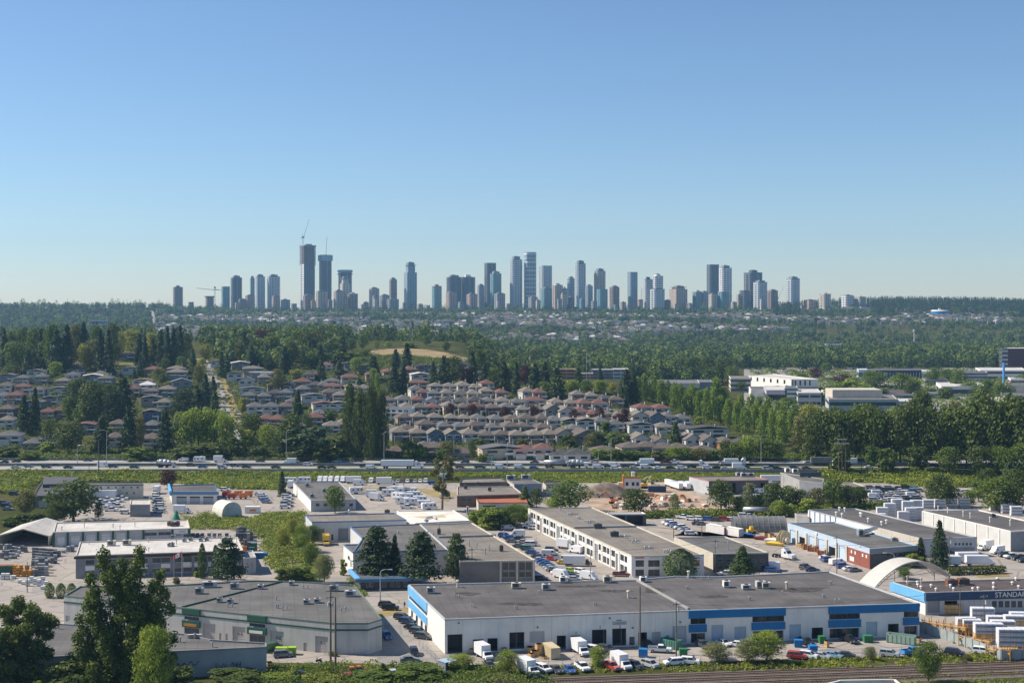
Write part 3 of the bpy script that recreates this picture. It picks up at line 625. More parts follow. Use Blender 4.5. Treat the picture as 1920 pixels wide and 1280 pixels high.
# yellow-truck yard, white roof and the stepped blue trimmed plant
G1 = Bld('warehouse', 'pale warehouse with two dark dock doors beside the yellow truck', [(585, 977.5), (762, 974), (740, 961), (573, 965)], 7.3, mat('pale_grey_wall', (.58, .58, .57), .7, .05), RF_TAN, trim=mat('blue_trim', (.12, .2, .32), .6, .06))
for r in ((590, 608, 991, 1013), (634, 653, 990, 1013)): G1.hole(0, 'roll', r, m=MGREY)
G1.hole(0, 'win', (621, 625, 1001, 1012)); G1.vent(655, 962, 1.2, .3); G1.unit_(726, 961, 2, 1.3, .9, RUST); G1.finish()
G2 = Bld('warehouse', 'warehouse with bright white membrane roof and rusty patch', [(779, 980), (881, 975), (850, 955.5), (744, 957)], 7.6, WHITE, RF_BW, trim=WHITE)
b = MB(); q = [G2.loc(*p) for p in ((772, 968), (800, 972), (838, 969), (830, 964), (800, 966))]; b.poly([(p.x, p.y, G2.h - .33) for p in q]); ob('rust_stain', b.mesh('rust_stain', mat('rusty_water_stain', (.36, .25, .13), .9, .3, .5, dark=(.6, .52, .42))), G2.root)
b = MB(); pp = [G2.loc(*p) for p in ((797, 978), (799, 973), (812, 971), (818, 974))]; 
for a, c in zip(pp[:-1], pp[1:]): b.tube((a.x, a.y, G2.h + .2), (c.x, c.y, G2.h + .2), .35, n=8)
ob('roof_duct', b.mesh('roof_duct', LGREY), G2.root); G2.unit_(877, 962, .8, .8, 2.4, WHITE); G2.finish()
G3 = Bld('warehouse', 'stepped pale plant with blue trim behind the three big conifers', [(657, 987), (680, 1008), (662, 1034), (846, 1030), (790, 981)], 7.5, mat('pale_grey_wall', (.58, .58, .57)), RF_GR, trim=G1.wall if False else mat('blue_trim', (.12, .2, .32)))
G3 = G3 if True else None
for px, py in ((747, 1001), (802, 1002), (812, 1004)): G3.vent(px, py, 1.0, .2)
G3.finish()
G3b = Bld('workshop', 'small white walled wing with blue eaves at the street corner', [(662, 1035), (700, 1034.2), (684, 1018.5), (644, 1020)], 7.2, WHITE, RF_GR, trim=mat('blue_trim', (.12, .2, .32))); G3b.hole(3, 'win', (652, 656, 1040, 1048)); G3b.hole(3, 'roll', (657, 661, 1048, 1062)); G3b.finish()
G3c = Bld('warehouse', 'tan roofed warehouse with dark glazed corner beside the packed car park', [(862, 1051), (1003, 1049), (885, 979), (787, 982)], 7.5, mat('brown_grey_wall', (.2, .18, .16), .7, .08), RF_TAN, trim=CREAM)
for r in ((942, 966, 1053, 1069), (942, 966, 1071, 1082), (973, 997, 1053, 1069), (973, 997, 1071, 1082)): G3c.hole(0, 'win', r, fm=CREAM)
for px in (938.5, 969.5, 1000.5): t = G3c.tpx(0, px); G3c.band(0, 0, 7.1, CREAM, 'pilaster', max(0, t - .012), min(1, t + .012), .3)
rb = MB(); a, b_ = G3c.loc(823, 1008), G3c.loc(930, 1005); rb.prism([a, b_, b_ + Vector((0, .4)), a + Vector((0, .4))], G3c.h - .37, G3c.h + .25); ob('dividing_parapet', rb.mesh('dividing_parapet', MGREY), G3c.root)
for px, py in ((880, 1024), (894, 1029), (917, 1032), (910, 1039), (945, 1005), (824, 990)): G3c.vent(px, py, 1.8, .16)
for px, py in ((940, 1033), (823, 1001)): G3c.unit_(px, py, 1.2, 1.0, 1.6, RUST)
G3c.finish()
G4 = Bld('office_building', 'shaded brown street office with blue canopy under the conifers', [(676, 1083), (792, 1080), (772, 1064), (658, 1066)], 3.6, mat('dark_brown_wall', (.1, .085, .08), .8, .1), RF_GR, trim=mat('blue_canopy', (.07, .17, .29), .5, .06))
G4.band(0, 2.6, 3.55, mat('blue_canopy', (.07, .17, .29)), 'canopy', out=1.6); G4.band(3, 2.4, 3.55, SKYB, 'canopy', out=.8)
for x in (687, 693, 717, 732, 743, 757): G4.hole(0, 'win', (x, x + 7, 1089, 1100), fm=WHITE)
G4.finish()

# white two storey workshop row and its grey neighbour
H = Bld('workshop', 'long white two storey workshop row with big gridded windows', [(1184, 1041), (1320, 1039), (1110, 950), (990, 952)], 6.9, WHITE, RF_TAN, trim=CREAM)
nb = 13
for k in range(nb):
    t0 = 0.025 + k * (0.95 / nb)
    pat = k % 3
    for a, wd in ((.1, .42), (.58, .3)):
        ta, tb = t0 + a * .95 / nb, t0 + (a + wd) * .95 / nb
        if (k * 2 + (a > .5)) % 5 == 3: H.holes.setdefault(3, []).append(('roll', (ta, tb, 0, 5.4), dict(m=MGREY)))
        else: H.holes.setdefault(3, []).extend([('win', (ta, tb, 3.8, 5.9), dict(fm=LGREY)), ('win', (ta, tb, .4, 2.7), dict(fm=LGREY))])
    p, d, o, l = H.frame(3); H.band(3, 0, 6.5, WHITE, 'pilaster', max(0, t0 - .006), t0 + .002, .18)
for x0, x1 in ((1191.5, 1207.5), (1215.5, 1237)): H.hole(0, 'win', (x0, x1, 1049.5, 1062), fm=MGREY); H.hole(0, 'win', (x0, x1, 1067, 1080), fm=MGREY)
t = mat('red_sign', (.45, .05, .05), .6, .05); H.bandpx(0, 1190, 1208, 1044, 1046.2, t, 'sign_line', .06); H.bandpx(0, 1217, 1236, 1043.8, 1045.6, LGREY, 'sign_line', .06); H.bandpx(0, 1242, 1258, 1043.6, 1045.2, LGREY, 'sign_line', .06); H.bandpx(0, 1297, 1313, 1044.4, 1045.8, NAVY, 'sign_line', .06)
om = mat('orange_sign', (.62, .17, .06), .6, .05)
for x, y in ((1303, 1049), (1308, 1049), (1303, 1055), (1308, 1055)): H.bandpx(0, x, x + 4, y, y + 4.6, om, 'wall_sign', .08)
rb = MB(); a, b_ = H.loc(1077, 990), H.loc(1196, 987.5); rb.prism([a, b_, b_ + Vector((0, .4)), a + Vector((0, .4))], H.h - .37, H.h + .2); ob('dividing_parapet', rb.mesh('dividing_parapet', MGREY), H.root)
for px, py in ((1121, 990), (1152, 1005)): H.unit_(px, py, 2.8, 1.8, 1.4, DGREY)
for px, py in ((1050, 956), (1066, 966), (1070, 965), (1083, 972), (1087, 972), (1102, 980), (1107, 980), (1163, 1006), (1172, 1008), (1186, 1018), (1193, 1017), (1209, 1029), (1218, 1029), (1246, 1036), (1250, 1035), (1254, 1035), (1259, 1036)): H.vent(px, py, .8, .2)
for k, (px, py) in enumerate(((1172, 1004), (1190, 1013), (1216, 1026), (1106, 977), (1075, 963))):
    b = MB(); c = H.loc(px, py); b.prism([(c.x + 2.2 * math.cos(q / 8 * 6.283), c.y + 1.5 * math.sin(q / 8 * 6.283)) for q in range(8)], H.h - .349, H.h - .335); ob('tar_patch', b.mesh('tar_patch', DGREY), H.root)
H.finish()
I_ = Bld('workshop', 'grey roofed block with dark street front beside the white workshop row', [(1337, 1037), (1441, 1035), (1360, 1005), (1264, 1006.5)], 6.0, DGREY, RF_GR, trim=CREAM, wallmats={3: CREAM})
for x in (1346, 1362, 1378, 1394, 1410, 1426): I_.hole(0, 'win', (x, x + 9, 1047, 1053), fm=LGREY); I_.hole(0, 'win', (x, x + 9, 1059, 1067), fm=MGREY)
I_.bandpx(0, 1342, 1351, 1039, 1042, NAVY, 'wall_sign', .1); I_.vent(1365, 1030, 2.5, .15); I_.finish()

# blue grey service sheds, right
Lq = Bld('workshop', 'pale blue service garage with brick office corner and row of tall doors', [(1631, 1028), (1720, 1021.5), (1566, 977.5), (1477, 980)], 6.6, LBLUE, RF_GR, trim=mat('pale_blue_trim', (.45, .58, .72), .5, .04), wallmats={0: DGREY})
for x in (1494.5, 1512, 1530.5, 1550, 1569, 1587.5): t = Lq.tpx(3, x); Lq.band(3, 0, 5.2, CREAM, 'pilaster', t - .008, t + .012, .35)
for k, x in enumerate((1481, 1499, 1516, 1534, 1554, 1573)):
    t = Lq.tpx(3, x); t1 = Lq.tpx(3, x + 12); Lq.holes.setdefault(3, []).append(('open' if k in (1, 4) else 'roll', (t, t1, 0, 3.2 if k in (1, 4) else 4.6), dict(m=mat('pale_blue_door', (.5, .6, .7), .6, .04)) if k not in (1, 4) else {}))
t = Lq.tpx(3, 1589.5); Lq.band(3, 0, 4.9, BRICK, 'brick_facing', t, 1.0, .12); Lq.band(0, 4.8, 6.4, MGREY, 'fascia', out=.2)
for x0 in (1596, 1603, 1617, 1624): Lq.band(3, 3.3, 4.3, WHITE, 'window', Lq.tpx(3, x0), Lq.tpx(3, x0 + 2.2), .16)
Lq.band(3, .8, 2.2, WHITE, 'wall_sign', Lq.tpx(3, 1594), Lq.tpx(3, 1602), .18)
for x in (1638, 1650, 1662, 1674, 1686): Lq.hole(0, 'win', (x, x + 7, 1036, 1043), fm=MGREY)
b = MB(); pp = [Lq.loc(*p) for p in ((1613, 1003), (1630, 1000), (1643, 995))]
for a, c in zip(pp[:-1], pp[1:]): b.tube((a.x, a.y, Lq.h + .9), (c.x, c.y, Lq.h + .9), .7, n=9)
ob('roof_duct', b.mesh('roof_duct', STEEL), Lq.root); Lq.unit_(1614, 1004, 2.2, 2.2, 1.8, STEEL); Lq.unit_(1677, 1013, 2.2, 1.2, .7, STEEL)
for t in (1530, 1611): Lq.bandpx(3, t, t + 3, 997 + (t - 1530) * .26, 1001 + (t - 1530) * .26, WHITE, 'wall_sign', .4)
Lq.finish()
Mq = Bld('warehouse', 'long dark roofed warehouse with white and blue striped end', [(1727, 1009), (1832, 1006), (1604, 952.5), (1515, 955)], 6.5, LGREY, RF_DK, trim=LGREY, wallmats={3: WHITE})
for k in range(6): t = .015 + k * .05; Mq.band(3, 0, 6.4, BLUE, 'blue_stripe', t, t + .008, .1)
Mq.band(3, 3.5, 6.4, CREAM, 'cream_panel', .62, 1.0, .1); Mq.band(0, 0, 3.2, MGREY, 'lower_cladding', .25, .95, .08)
for x in (1790, 1797, 1804, 1811, 1818): Mq.hole(0, 'win', (x, x + 4, 1017, 1022))
for px, py in ((1574, 957), (1615, 968), (1613, 967), (1584, 958), (1662, 981), (1628, 978), (1653, 984), (1579, 969), (1568, 966)): Mq.vent(px, py, 1.2, .3, WHITE)
Mq.finish()
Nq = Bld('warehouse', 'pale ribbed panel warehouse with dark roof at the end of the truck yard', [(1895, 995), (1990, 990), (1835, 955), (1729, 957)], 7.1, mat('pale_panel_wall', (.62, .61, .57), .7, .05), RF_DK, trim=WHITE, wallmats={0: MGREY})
for k in range(8): t = k / 8; Nq.band(3, 0, 6.9, WHITE, 'pilaster', t + .002, t + .012, .2)
for px, py in ((1759, 958), (1777, 961), (1806, 968), (1819, 971), (1856, 979), (1895, 975), (1894, 985)): Nq.vent(px, py, 1.8, .18, WHITE)
Nq.unit_(1862, 969, 1.6, 1.2, .9, DGREY); Nq.finish()
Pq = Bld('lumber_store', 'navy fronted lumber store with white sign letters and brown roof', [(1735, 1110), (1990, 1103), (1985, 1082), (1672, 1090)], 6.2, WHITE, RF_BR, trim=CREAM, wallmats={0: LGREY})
Pq.band(0, 3.9, 6.1, NAVY, 'fascia', out=.4); Pq.band(3, 3.6, 6.1, SKYB, 'fascia', out=.4)
Pq.text(0, 'STANDARD', 1864, 1118.5, 1.45, WHITE, .45, extr=.05)
Pq.hole(0, 'roll', (1739, 1762, 1126, 1148), m=MGREY); Pq.hole(0, 'open', (1771, 1795, 1126, 1148))
for x in (1808, 1821, 1834, 1847): Pq.hole(0, 'win', (x, x + 10, 1117.5, 1122))
for x in range(1860, 1920, 12): Pq.hole(0, 'win', (x, x + 9, 1126, 1138), fm=NAVY)
for px, py in ((1784, 1097), (1806, 1095)): Pq.unit_(px, py, 3.0, 2.0, 1.5, RUST)
for px, py in ((1702, 1094), (1720, 1094), (1721, 1099), (1727, 1103), (1746, 1100), (1782, 1100), (1755, 1107), (1788, 1106), (1824, 1106), (1834, 1105), (1863, 1096), (1863, 1104), (1870, 1087), (1905, 1087), (1898, 1095), (1910, 1102)): Pq.vent(px, py, .6, .25, WHITE)
for px, py in ((1701, 1096), (1727, 1100)): Pq.vent(px, py, 2.4, .15, CREAM)
Pq.finish()

# farther blocks along the highway
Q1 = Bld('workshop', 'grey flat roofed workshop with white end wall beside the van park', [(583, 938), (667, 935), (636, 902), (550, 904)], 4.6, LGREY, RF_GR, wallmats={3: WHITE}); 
for px, py in ((577, 912), (609, 922), (586, 932)): Q1.unit_(px, py, 1.8, 1.5, 1.2)
for x in (592, 607, 640, 655): Q1.hole(0, 'win', (x, x + 7, 943, 949))
Q1.finish()
Q2 = Bld('garage', 'small garage with three white doors and blue mansard', [(322, 922), (407, 922), (404, 907), (318, 909)], 5.0, WHITE, RF_DK, trim=BLUE)
Q2.band(0, 4.0, 5.3, mat('dusty_blue_cladding', (.13, .27, .42), .5, .05), out=.8); Q2.band(3, 3.6, 5.6, SKYB, out=.8)
for x in (331, 356, 381): Q2.hole(0, 'roll', (x, x + 19, 931, 946), m=LGREY); Q2.bandpx(0, x, x + 19, 930.5, 932.5, BLACK, 'door_window', .05)
Q2.vent(365, 909, 1, .2); Q2.finish()
Q3 = Bld('motel_block', 'long two storey cream block with small windows below the grass bank', [(165, 909), (269, 908), (268, 903), (160, 903.5)], 6.2, CREAM, RF_DK, trim=DGREY)
for x in (187, 201, 215, 229, 244, 256): Q3.hole(0, 'win', (x, x + 4, 912, 915))
for x in (180, 208, 236, 250): Q3.hole(0, 'win', (x, x + 3, 922, 926))
Q3.finish()
Q4 = Bld('garage', 'dark hip roofed garage behind the large round tree', [(62, 929), (150, 927), (144, 900), (80, 900)], 5.0, mat('taupe_wall', (.22, .21, .2), .8, .06), mat('charcoal_shingle', (.1, .1, .11), .9, .1, .4), trim=DGREY)
b = MB(); q = [Q4.loc(*p) for p in ((80, 914), (148, 912), (146, 900), (82, 900))]; b.prism(q, Q4.h - .36, Q4.h + 1.2); ob('upper_roof', b.mesh('upper_roof', mat('charcoal_shingle', (.1, .1, .11))), Q4.root); Q4.band(0, 3.6, 4.8, DGREY, out=.6); Q4.hole(0, 'roll', (72, 90, 938, 955), m=CREAM); Q4.finish()
Q5 = Bld('container_shed', 'flat grey box shed with pale roof between parked trucks', [(244, 945), (281.5, 945), (281.5, 935.5), (245, 936)], 5.0, MGREY, RF_WH, trim=CREAM); Q5.finish()
Q6 = Bld('shop', 'shop with orange red sloping roof', [(898, 942), (990, 941), (978, 925), (888, 926)], 3.6, CREAM, mat('orange_metal_roof', (.42, .14, .065), .6, .08, .4), trim=mat('orange_metal_roof', (.34, .1, .045))); Q6.hole(0, 'win', (905, 930, 947, 951)); Q6.finish()
Q7 = Bld('workshop', 'tan flat roofed block behind the orange roof', [(857, 928), (980, 925), (962, 911), (857, 912)], 5.0, mat('brown_wall', (.16, .12, .1), .8, .1), RF_TAN, trim=CREAM); Q7.hole(0, 'win', (866, 884, 933, 939))
for px, py in ((873, 916), (918, 920), (896, 910)): Q7.unit_(px, py, 1.4, 1.2, 1.2, DGREY)
Q7.finish()
Q8 = Bld('workshop', 'low brown block with long flat roof below the highway', [(862, 904.5), (951, 903), (940, 895), (866, 897)], 5.5, mat('brown_wall', (.16, .12, .1)), RF_TAN, trim=DGREY); Q8.finish()
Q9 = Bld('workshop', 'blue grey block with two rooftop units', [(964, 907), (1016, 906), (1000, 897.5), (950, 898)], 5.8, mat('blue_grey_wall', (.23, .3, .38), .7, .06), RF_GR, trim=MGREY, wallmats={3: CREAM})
for px, py in ((958, 899), (986, 898)): Q9.unit_(px, py, 4, 2, 1.8)
Q9.finish()
Q10 = Bld('house', 'low brown roofed house between the blue block and trees', [(1024, 908), (1060, 907), (1052, 901), (1018, 902)], 4.6, CREAM, RF_BR, trim=DGREY); Q10.hole(0, 'win', (1028, 1034, 911, 914)); Q10.finish()
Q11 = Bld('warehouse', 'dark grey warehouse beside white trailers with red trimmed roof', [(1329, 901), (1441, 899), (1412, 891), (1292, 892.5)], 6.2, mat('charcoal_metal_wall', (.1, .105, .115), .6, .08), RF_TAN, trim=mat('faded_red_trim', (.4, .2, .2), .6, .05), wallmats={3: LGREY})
for r in ((1371, 1380, 905, 923), (1426, 1434, 905, 914)): Q11.hole(0, 'open', r)
for px, py in ((1395, 893), (1408, 893), (1386, 892)): Q11.unit_(px, py, 3, 1.6, 1.4)
Q11.finish()
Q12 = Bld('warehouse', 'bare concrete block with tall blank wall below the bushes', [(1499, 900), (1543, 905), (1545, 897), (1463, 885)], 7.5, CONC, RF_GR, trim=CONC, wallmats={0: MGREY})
for px, py in ((1477, 885), (1491, 886)): Q12.unit_(px, py, 2.6, 2, 1.6, WHITE)
b = MB(); a, c = Q12.loc(1500, 895), Q12.loc(1540, 894); b.prism([a, c, c + Vector((0, 1)), a + Vector((0, 1))], Q12.h, Q12.h + 2); ob('roof_screen', b.mesh('roof_screen', DGREY), Q12.root); Q12.finish()
Q13 = Bld('workshop', 'low grey roofed workshop beside the crowded used car lot', [(1552, 912), (1622, 911), (1600, 903), (1545, 905)], 5.0, MGREY, RF_TAN, trim=CREAM); Q13.finish()
Q14 = Bld('carport', 'thin white canopy over dark open bays behind the white workshop row', [(1136, 963), (1211, 962.5), (1204, 959), (1140, 960)], 4.6, DGREY, RF_WH, trim=WHITE); Q14.hole(0, 'open', (1142, 1172, 967, 984)); Q14.hole(0, 'open', (1176, 1206, 967, 984)); Q14.finish()
Q15 = Bld('roof_block', 'low building roof with white edge at the bottom edge of the view', [(1527, 1286), (1700, 1290), (1678, 1272), (1575, 1274)], 7.0, LGREY, RF_DK, trim=WHITE); Q15.finish()
Q16 = Bld('shed', 'small pale box shed behind the striped warehouse', [(1494, 965), (1518, 969), (1515, 962), (1490, 961)], 4.0, CONC, CONC); Q16.finish()

# arched canopy, quonset hut, gothic tent, cone
def arch(name, label, c, ax, half, hgt, length, m, n=18, thick=.25, ends=None, point=0.0, base=0.0, cat='shed'):
    """barrel roof: c = foot centre of the near end, ax = unit vector of its axis"""
    r = tag(empty(name, (c[0], c[1], 0), math.atan2(ax[1], ax[0]) - math.pi / 2), label, cat)
    pr = (lambda k, s=0.0: ((half - s * .3) * (2 * k / n - 1), base - s + (hgt - base) * (1 - (2 * k / n - 1) ** 2))) if point < 0 else (lambda k, s=0.0: ((half - s) * math.cos(math.pi * (1 - k / n)), base + (hgt - base - s) * (math.sin(math.pi * k / n) ** (1 - .35 * point))))
    b = MB()
    for k in range(n):
        a, d, a2, d2 = pr(k), pr(k + 1), pr(k, thick), pr(k + 1, thick); b.extr([a, d, d2, a2], 0, length)
    ob('curved_roof', b.mesh('curved_roof', m), r)
    if ends:
        b = MB(); b.extr([pr(k, thick) for k in range(n + 1)], .05, .2); ob('end_wall', b.mesh('end_wall', ends), r)
        b = MB(); b.extr([pr(k, thick) for k in range(n + 1)], length - .2, length - .05); ob('back_wall', b.mesh('back_wall', ends), r)
    return r
c0, c1 = RP(1612, 1112, 0), RP(1812, 1108, 0); ax = Vector((-.52, .85)); mid = (c0 + c1) / 2; half = (c1 - c0).length / 2
ar = arch('arched_canopy', 'wide open arched canopy with pale curved roof behind the lumber store', (mid.x, mid.y), ax, half, 9.2, 6.5, mat('pale_arch_roof', (.62, .58, .52), .6, .05, .3, streak=.15), 26, .3, base=3.2, point=-1)
b = MB()
for k in range(26):
    q = lambda j, s: (half * (j / 13 - 1), 3.2 - s + 6 * (1 - (j / 13 - 1) ** 2))
    for y in (.3, 6.1):
        (xa, za), (xb, zb), (xc, zc) = q(k, .35), q(k + 1, 1.3), q(k, 1.3); b.tube((xa, y, za), (xb, y, zb), .07, n=4); b.tube((xc, y, zc), (xb, y, zb), .09, n=4)
ob('arch_truss', b.mesh('arch_truss', MGREY), ar)
for x in (-half + .2, half - .2):
    for y in (.4, 6.1):
        b = MB(); b.tube((x, y, 0), (x, y, 3.2), .18, n=6); ob('support_post', b.mesh('support_post', MGREY), ar)
b = MB(); b.tube((-half * .7, .4, 5.0), (half * .7, .4, 5.0), .12, n=5); ob('tie_beam', b.mesh('tie_beam', LGREY), ar)
q0 = RP(1378, 998, 0); qa = arch('quonset_hut', 'ribbed grey barrel roofed storage hut in the gravel yard', (q0.x, q0.y + 4.4), Vector((1, .02)), 4.6, 5.4, 19.5, mat('weathered_ribbed_metal', (.2, .195, .18), .6, .15, .3), 14, ends=DGREY)
for k in range(10):
    b = MB(); y = .2 + k * 2.1
    for j in range(14): a = lambda jj, s: ((4.6 + s) * math.cos(math.pi * (1 - jj / 14)), (5.4 + s) * math.sin(math.pi * jj / 14)); b.extr([a(j, .0), a(j + 1, .0), a(j + 1, .1), a(j, .1)], y, y + .2)
    ob('roof_rib', b.mesh('roof_rib', MGREY), qa)
q0 = RP(435, 971, 0); arch('fabric_tent', 'cream pointed fabric storage tent beside the bramble thicket', (q0.x, q0.y), Vector((-.62, .78)), 4.4, 6.4, 9, mat('cream_tent_fabric', (.66, .63, .54), .7, .06, .4), 14, point=1, ends=mat('dull_tent_end', (.5, .53, .52), .8, .12, .3))
q0 = RP(328, 984, 0); cn = tag(empty('christmas_cone', (q0.x, q0.y + 2, 0)), 'green cone shaped mesh tree rising behind the cream roof', 'cone'); gmx = mat('sea_green_mesh', (.02, .24, .16), .6, .15, .8)
b = MB(); b.tube((0, 0, .3), (0, 0, 5.5), 2.1, .1, n=14); ob('cone_skin', b.mesh('cone_skin', gmx), cn)
b = MB()
for k in range(7):
    for s in (-1, 1):
        pr = None
        for j in range(9):
            f = j / 8; a = k * .9 + s * f * 3; p3 = Vector((2.14 * (1 - f) * math.cos(a), 2.14 * (1 - f) * math.sin(a), .3 + 5.2 * f))
            if pr is not None: b.tube(pr, p3, .09, n=4)
            pr = p3
ob('garland', b.mesh('garland', mat('bright_green_garland', (.04, .36, .22), .6, .1)), cn)
b = MB(); b.tube((0, 0, 0), (0, 0, .5), .5, n=8); ob('mast', b.mesh('mast', DGREY), cn)
# ------------------------------------------------------------------ vehicles
PAINT = {'white': (.8, .8, .8), 'silver': (.42, .43, .45), 'grey': (.17, .18, .19), 'black': (.018, .018, .02), 'dark grey': (.06, .065, .07), 'blue': (.03, .1, .33), 'navy': (.02, .035, .09), 'red': (.4, .03, .03), 'dark red': (.16, .02, .025), 'green': (.05, .13, .09),
         'yellow': (.75, .5, .04), 'lime': (.45, .6, .06), 'orange': (.7, .2, .03), 'beige': (.5, .43, .33), 'light blue': (.2, .36, .5), 'bright blue': (.03, .27, .66), 'cream': (.68, .62, .5), 'brown': (.14, .09, .06), 'teal': (.03, .2, .17)}
def paint(c):
    n = c.replace(' ', '_') + '_car_paint'
    if n in MATS: return MATS[n]
    m, t, out = nt(n); b = N(t, 'BsdfPrincipled', Roughness=.35); b.inputs['Base Color'].default_value = c4(PAINT[c]); b.inputs['Coat Weight'].default_value = .4; b.inputs['Coat Roughness'].default_value = .08
    L(t, b.outputs[0], out.inputs[0]); MATS[n] = m; return m
CHROME = mat('bumper_grey', (.2, .2, .2), .5, .05)
LAMP = mat('headlamp_lens', (.7, .7, .68), .2, .03); TAIL = mat('tail_lamp', (.35, .02, .02), .3, .05)
def wheel(mb, x, y, r, w=.22, m=1):
    n = 10; b = len(mb.v)
    for s in (-1, 1):
        for i in range(n): a = 6.28318 * i / n; mb.v.append((x + r * math.cos(a), y + s * w / 2, r + r * math.sin(a)))
    for i in range(n): j = (i + 1) % n; mb.f.append((b + i, b + j, b + n + j, b + n + i)); mb.m.append(m)
    mb.f.append(tuple(range(b, b + n))); mb.m.append(m); mb.f.append(tuple(range(b + 2 * n - 1, b + n - 1, -1))); mb.m.append(m)
def vbody(b, prof, hw, tuck=.1, m=0):
    """side profile (x, z) pushed across the width, narrower at the top"""
    zs = [p[1] for p in prof]; z0, z1 = min(zs), max(zs); n = len(prof); o = len(b.v)
    a = sum(prof[i][0] * prof[(i + 1) % n][1] - prof[(i + 1) % n][0] * prof[i][1] for i in range(n)); prof = prof if a > 0 else prof[::-1]
    for s in (-1, 1):
        for x, z in prof: b.v.append((x, s * (hw - tuck * max(0, (z - z0) / (z1 - z0) - .55)), z))
    for i in range(n): j = (i + 1) % n; b.f.append((o + i, o + j, o + n + j, o + n + i)); b.m.append(m)
    b.f.append(tuple(range(o + n - 1, o - 1, -1))); b.m.append(m); b.f.append(tuple(range(o + n, o + 2 * n))); b.m.append(m)
SHAPE = {  # length, half width, lower profile, cabin (x0, x1 at belt, x0, x1 at roof, belt z, roof z), wheel radius, axles
    'sedan': (4.7, .9, [(-2.35, .3), (-2.33, .8), (-2.2, .95), (-1.4, 1.0), (.95, .95), (2.1, .78), (2.32, .6), (2.33, .3)], (-1.75, 1.15, -1.05, .35, .93, 1.44), .33, (-1.4, 1.4)),
    'hatchback': (4.2, .88, [(-2.1, .3), (-2.1, .9), (-1.95, 1.02), (1.0, .98), (1.95, .78), (2.1, .6), (2.1, .3)], (-2.0, 1.2, -1.6, .4, .97, 1.5), .32, (-1.3, 1.3)),
    'SUV': (4.7, .95, [(-2.35, .35), (-2.35, 1.0), (-2.25, 1.12), (1.1, 1.1), (2.2, .98), (2.35, .75), (2.35, .35)], (-2.28, 1.35, -2.0, .55, 1.08, 1.74), .37, (-1.4, 1.42)),
    'minivan': (5.0, .98, [(-2.5, .3), (-2.5, 1.05), (-2.4, 1.15), (1.5, 1.05), (2.35, .85), (2.5, .6), (2.5, .3)], (-2.45, 2.0, -2.3, .85, 1.08, 1.78), .34, (-1.5, 1.5))}
VCACHE = {}
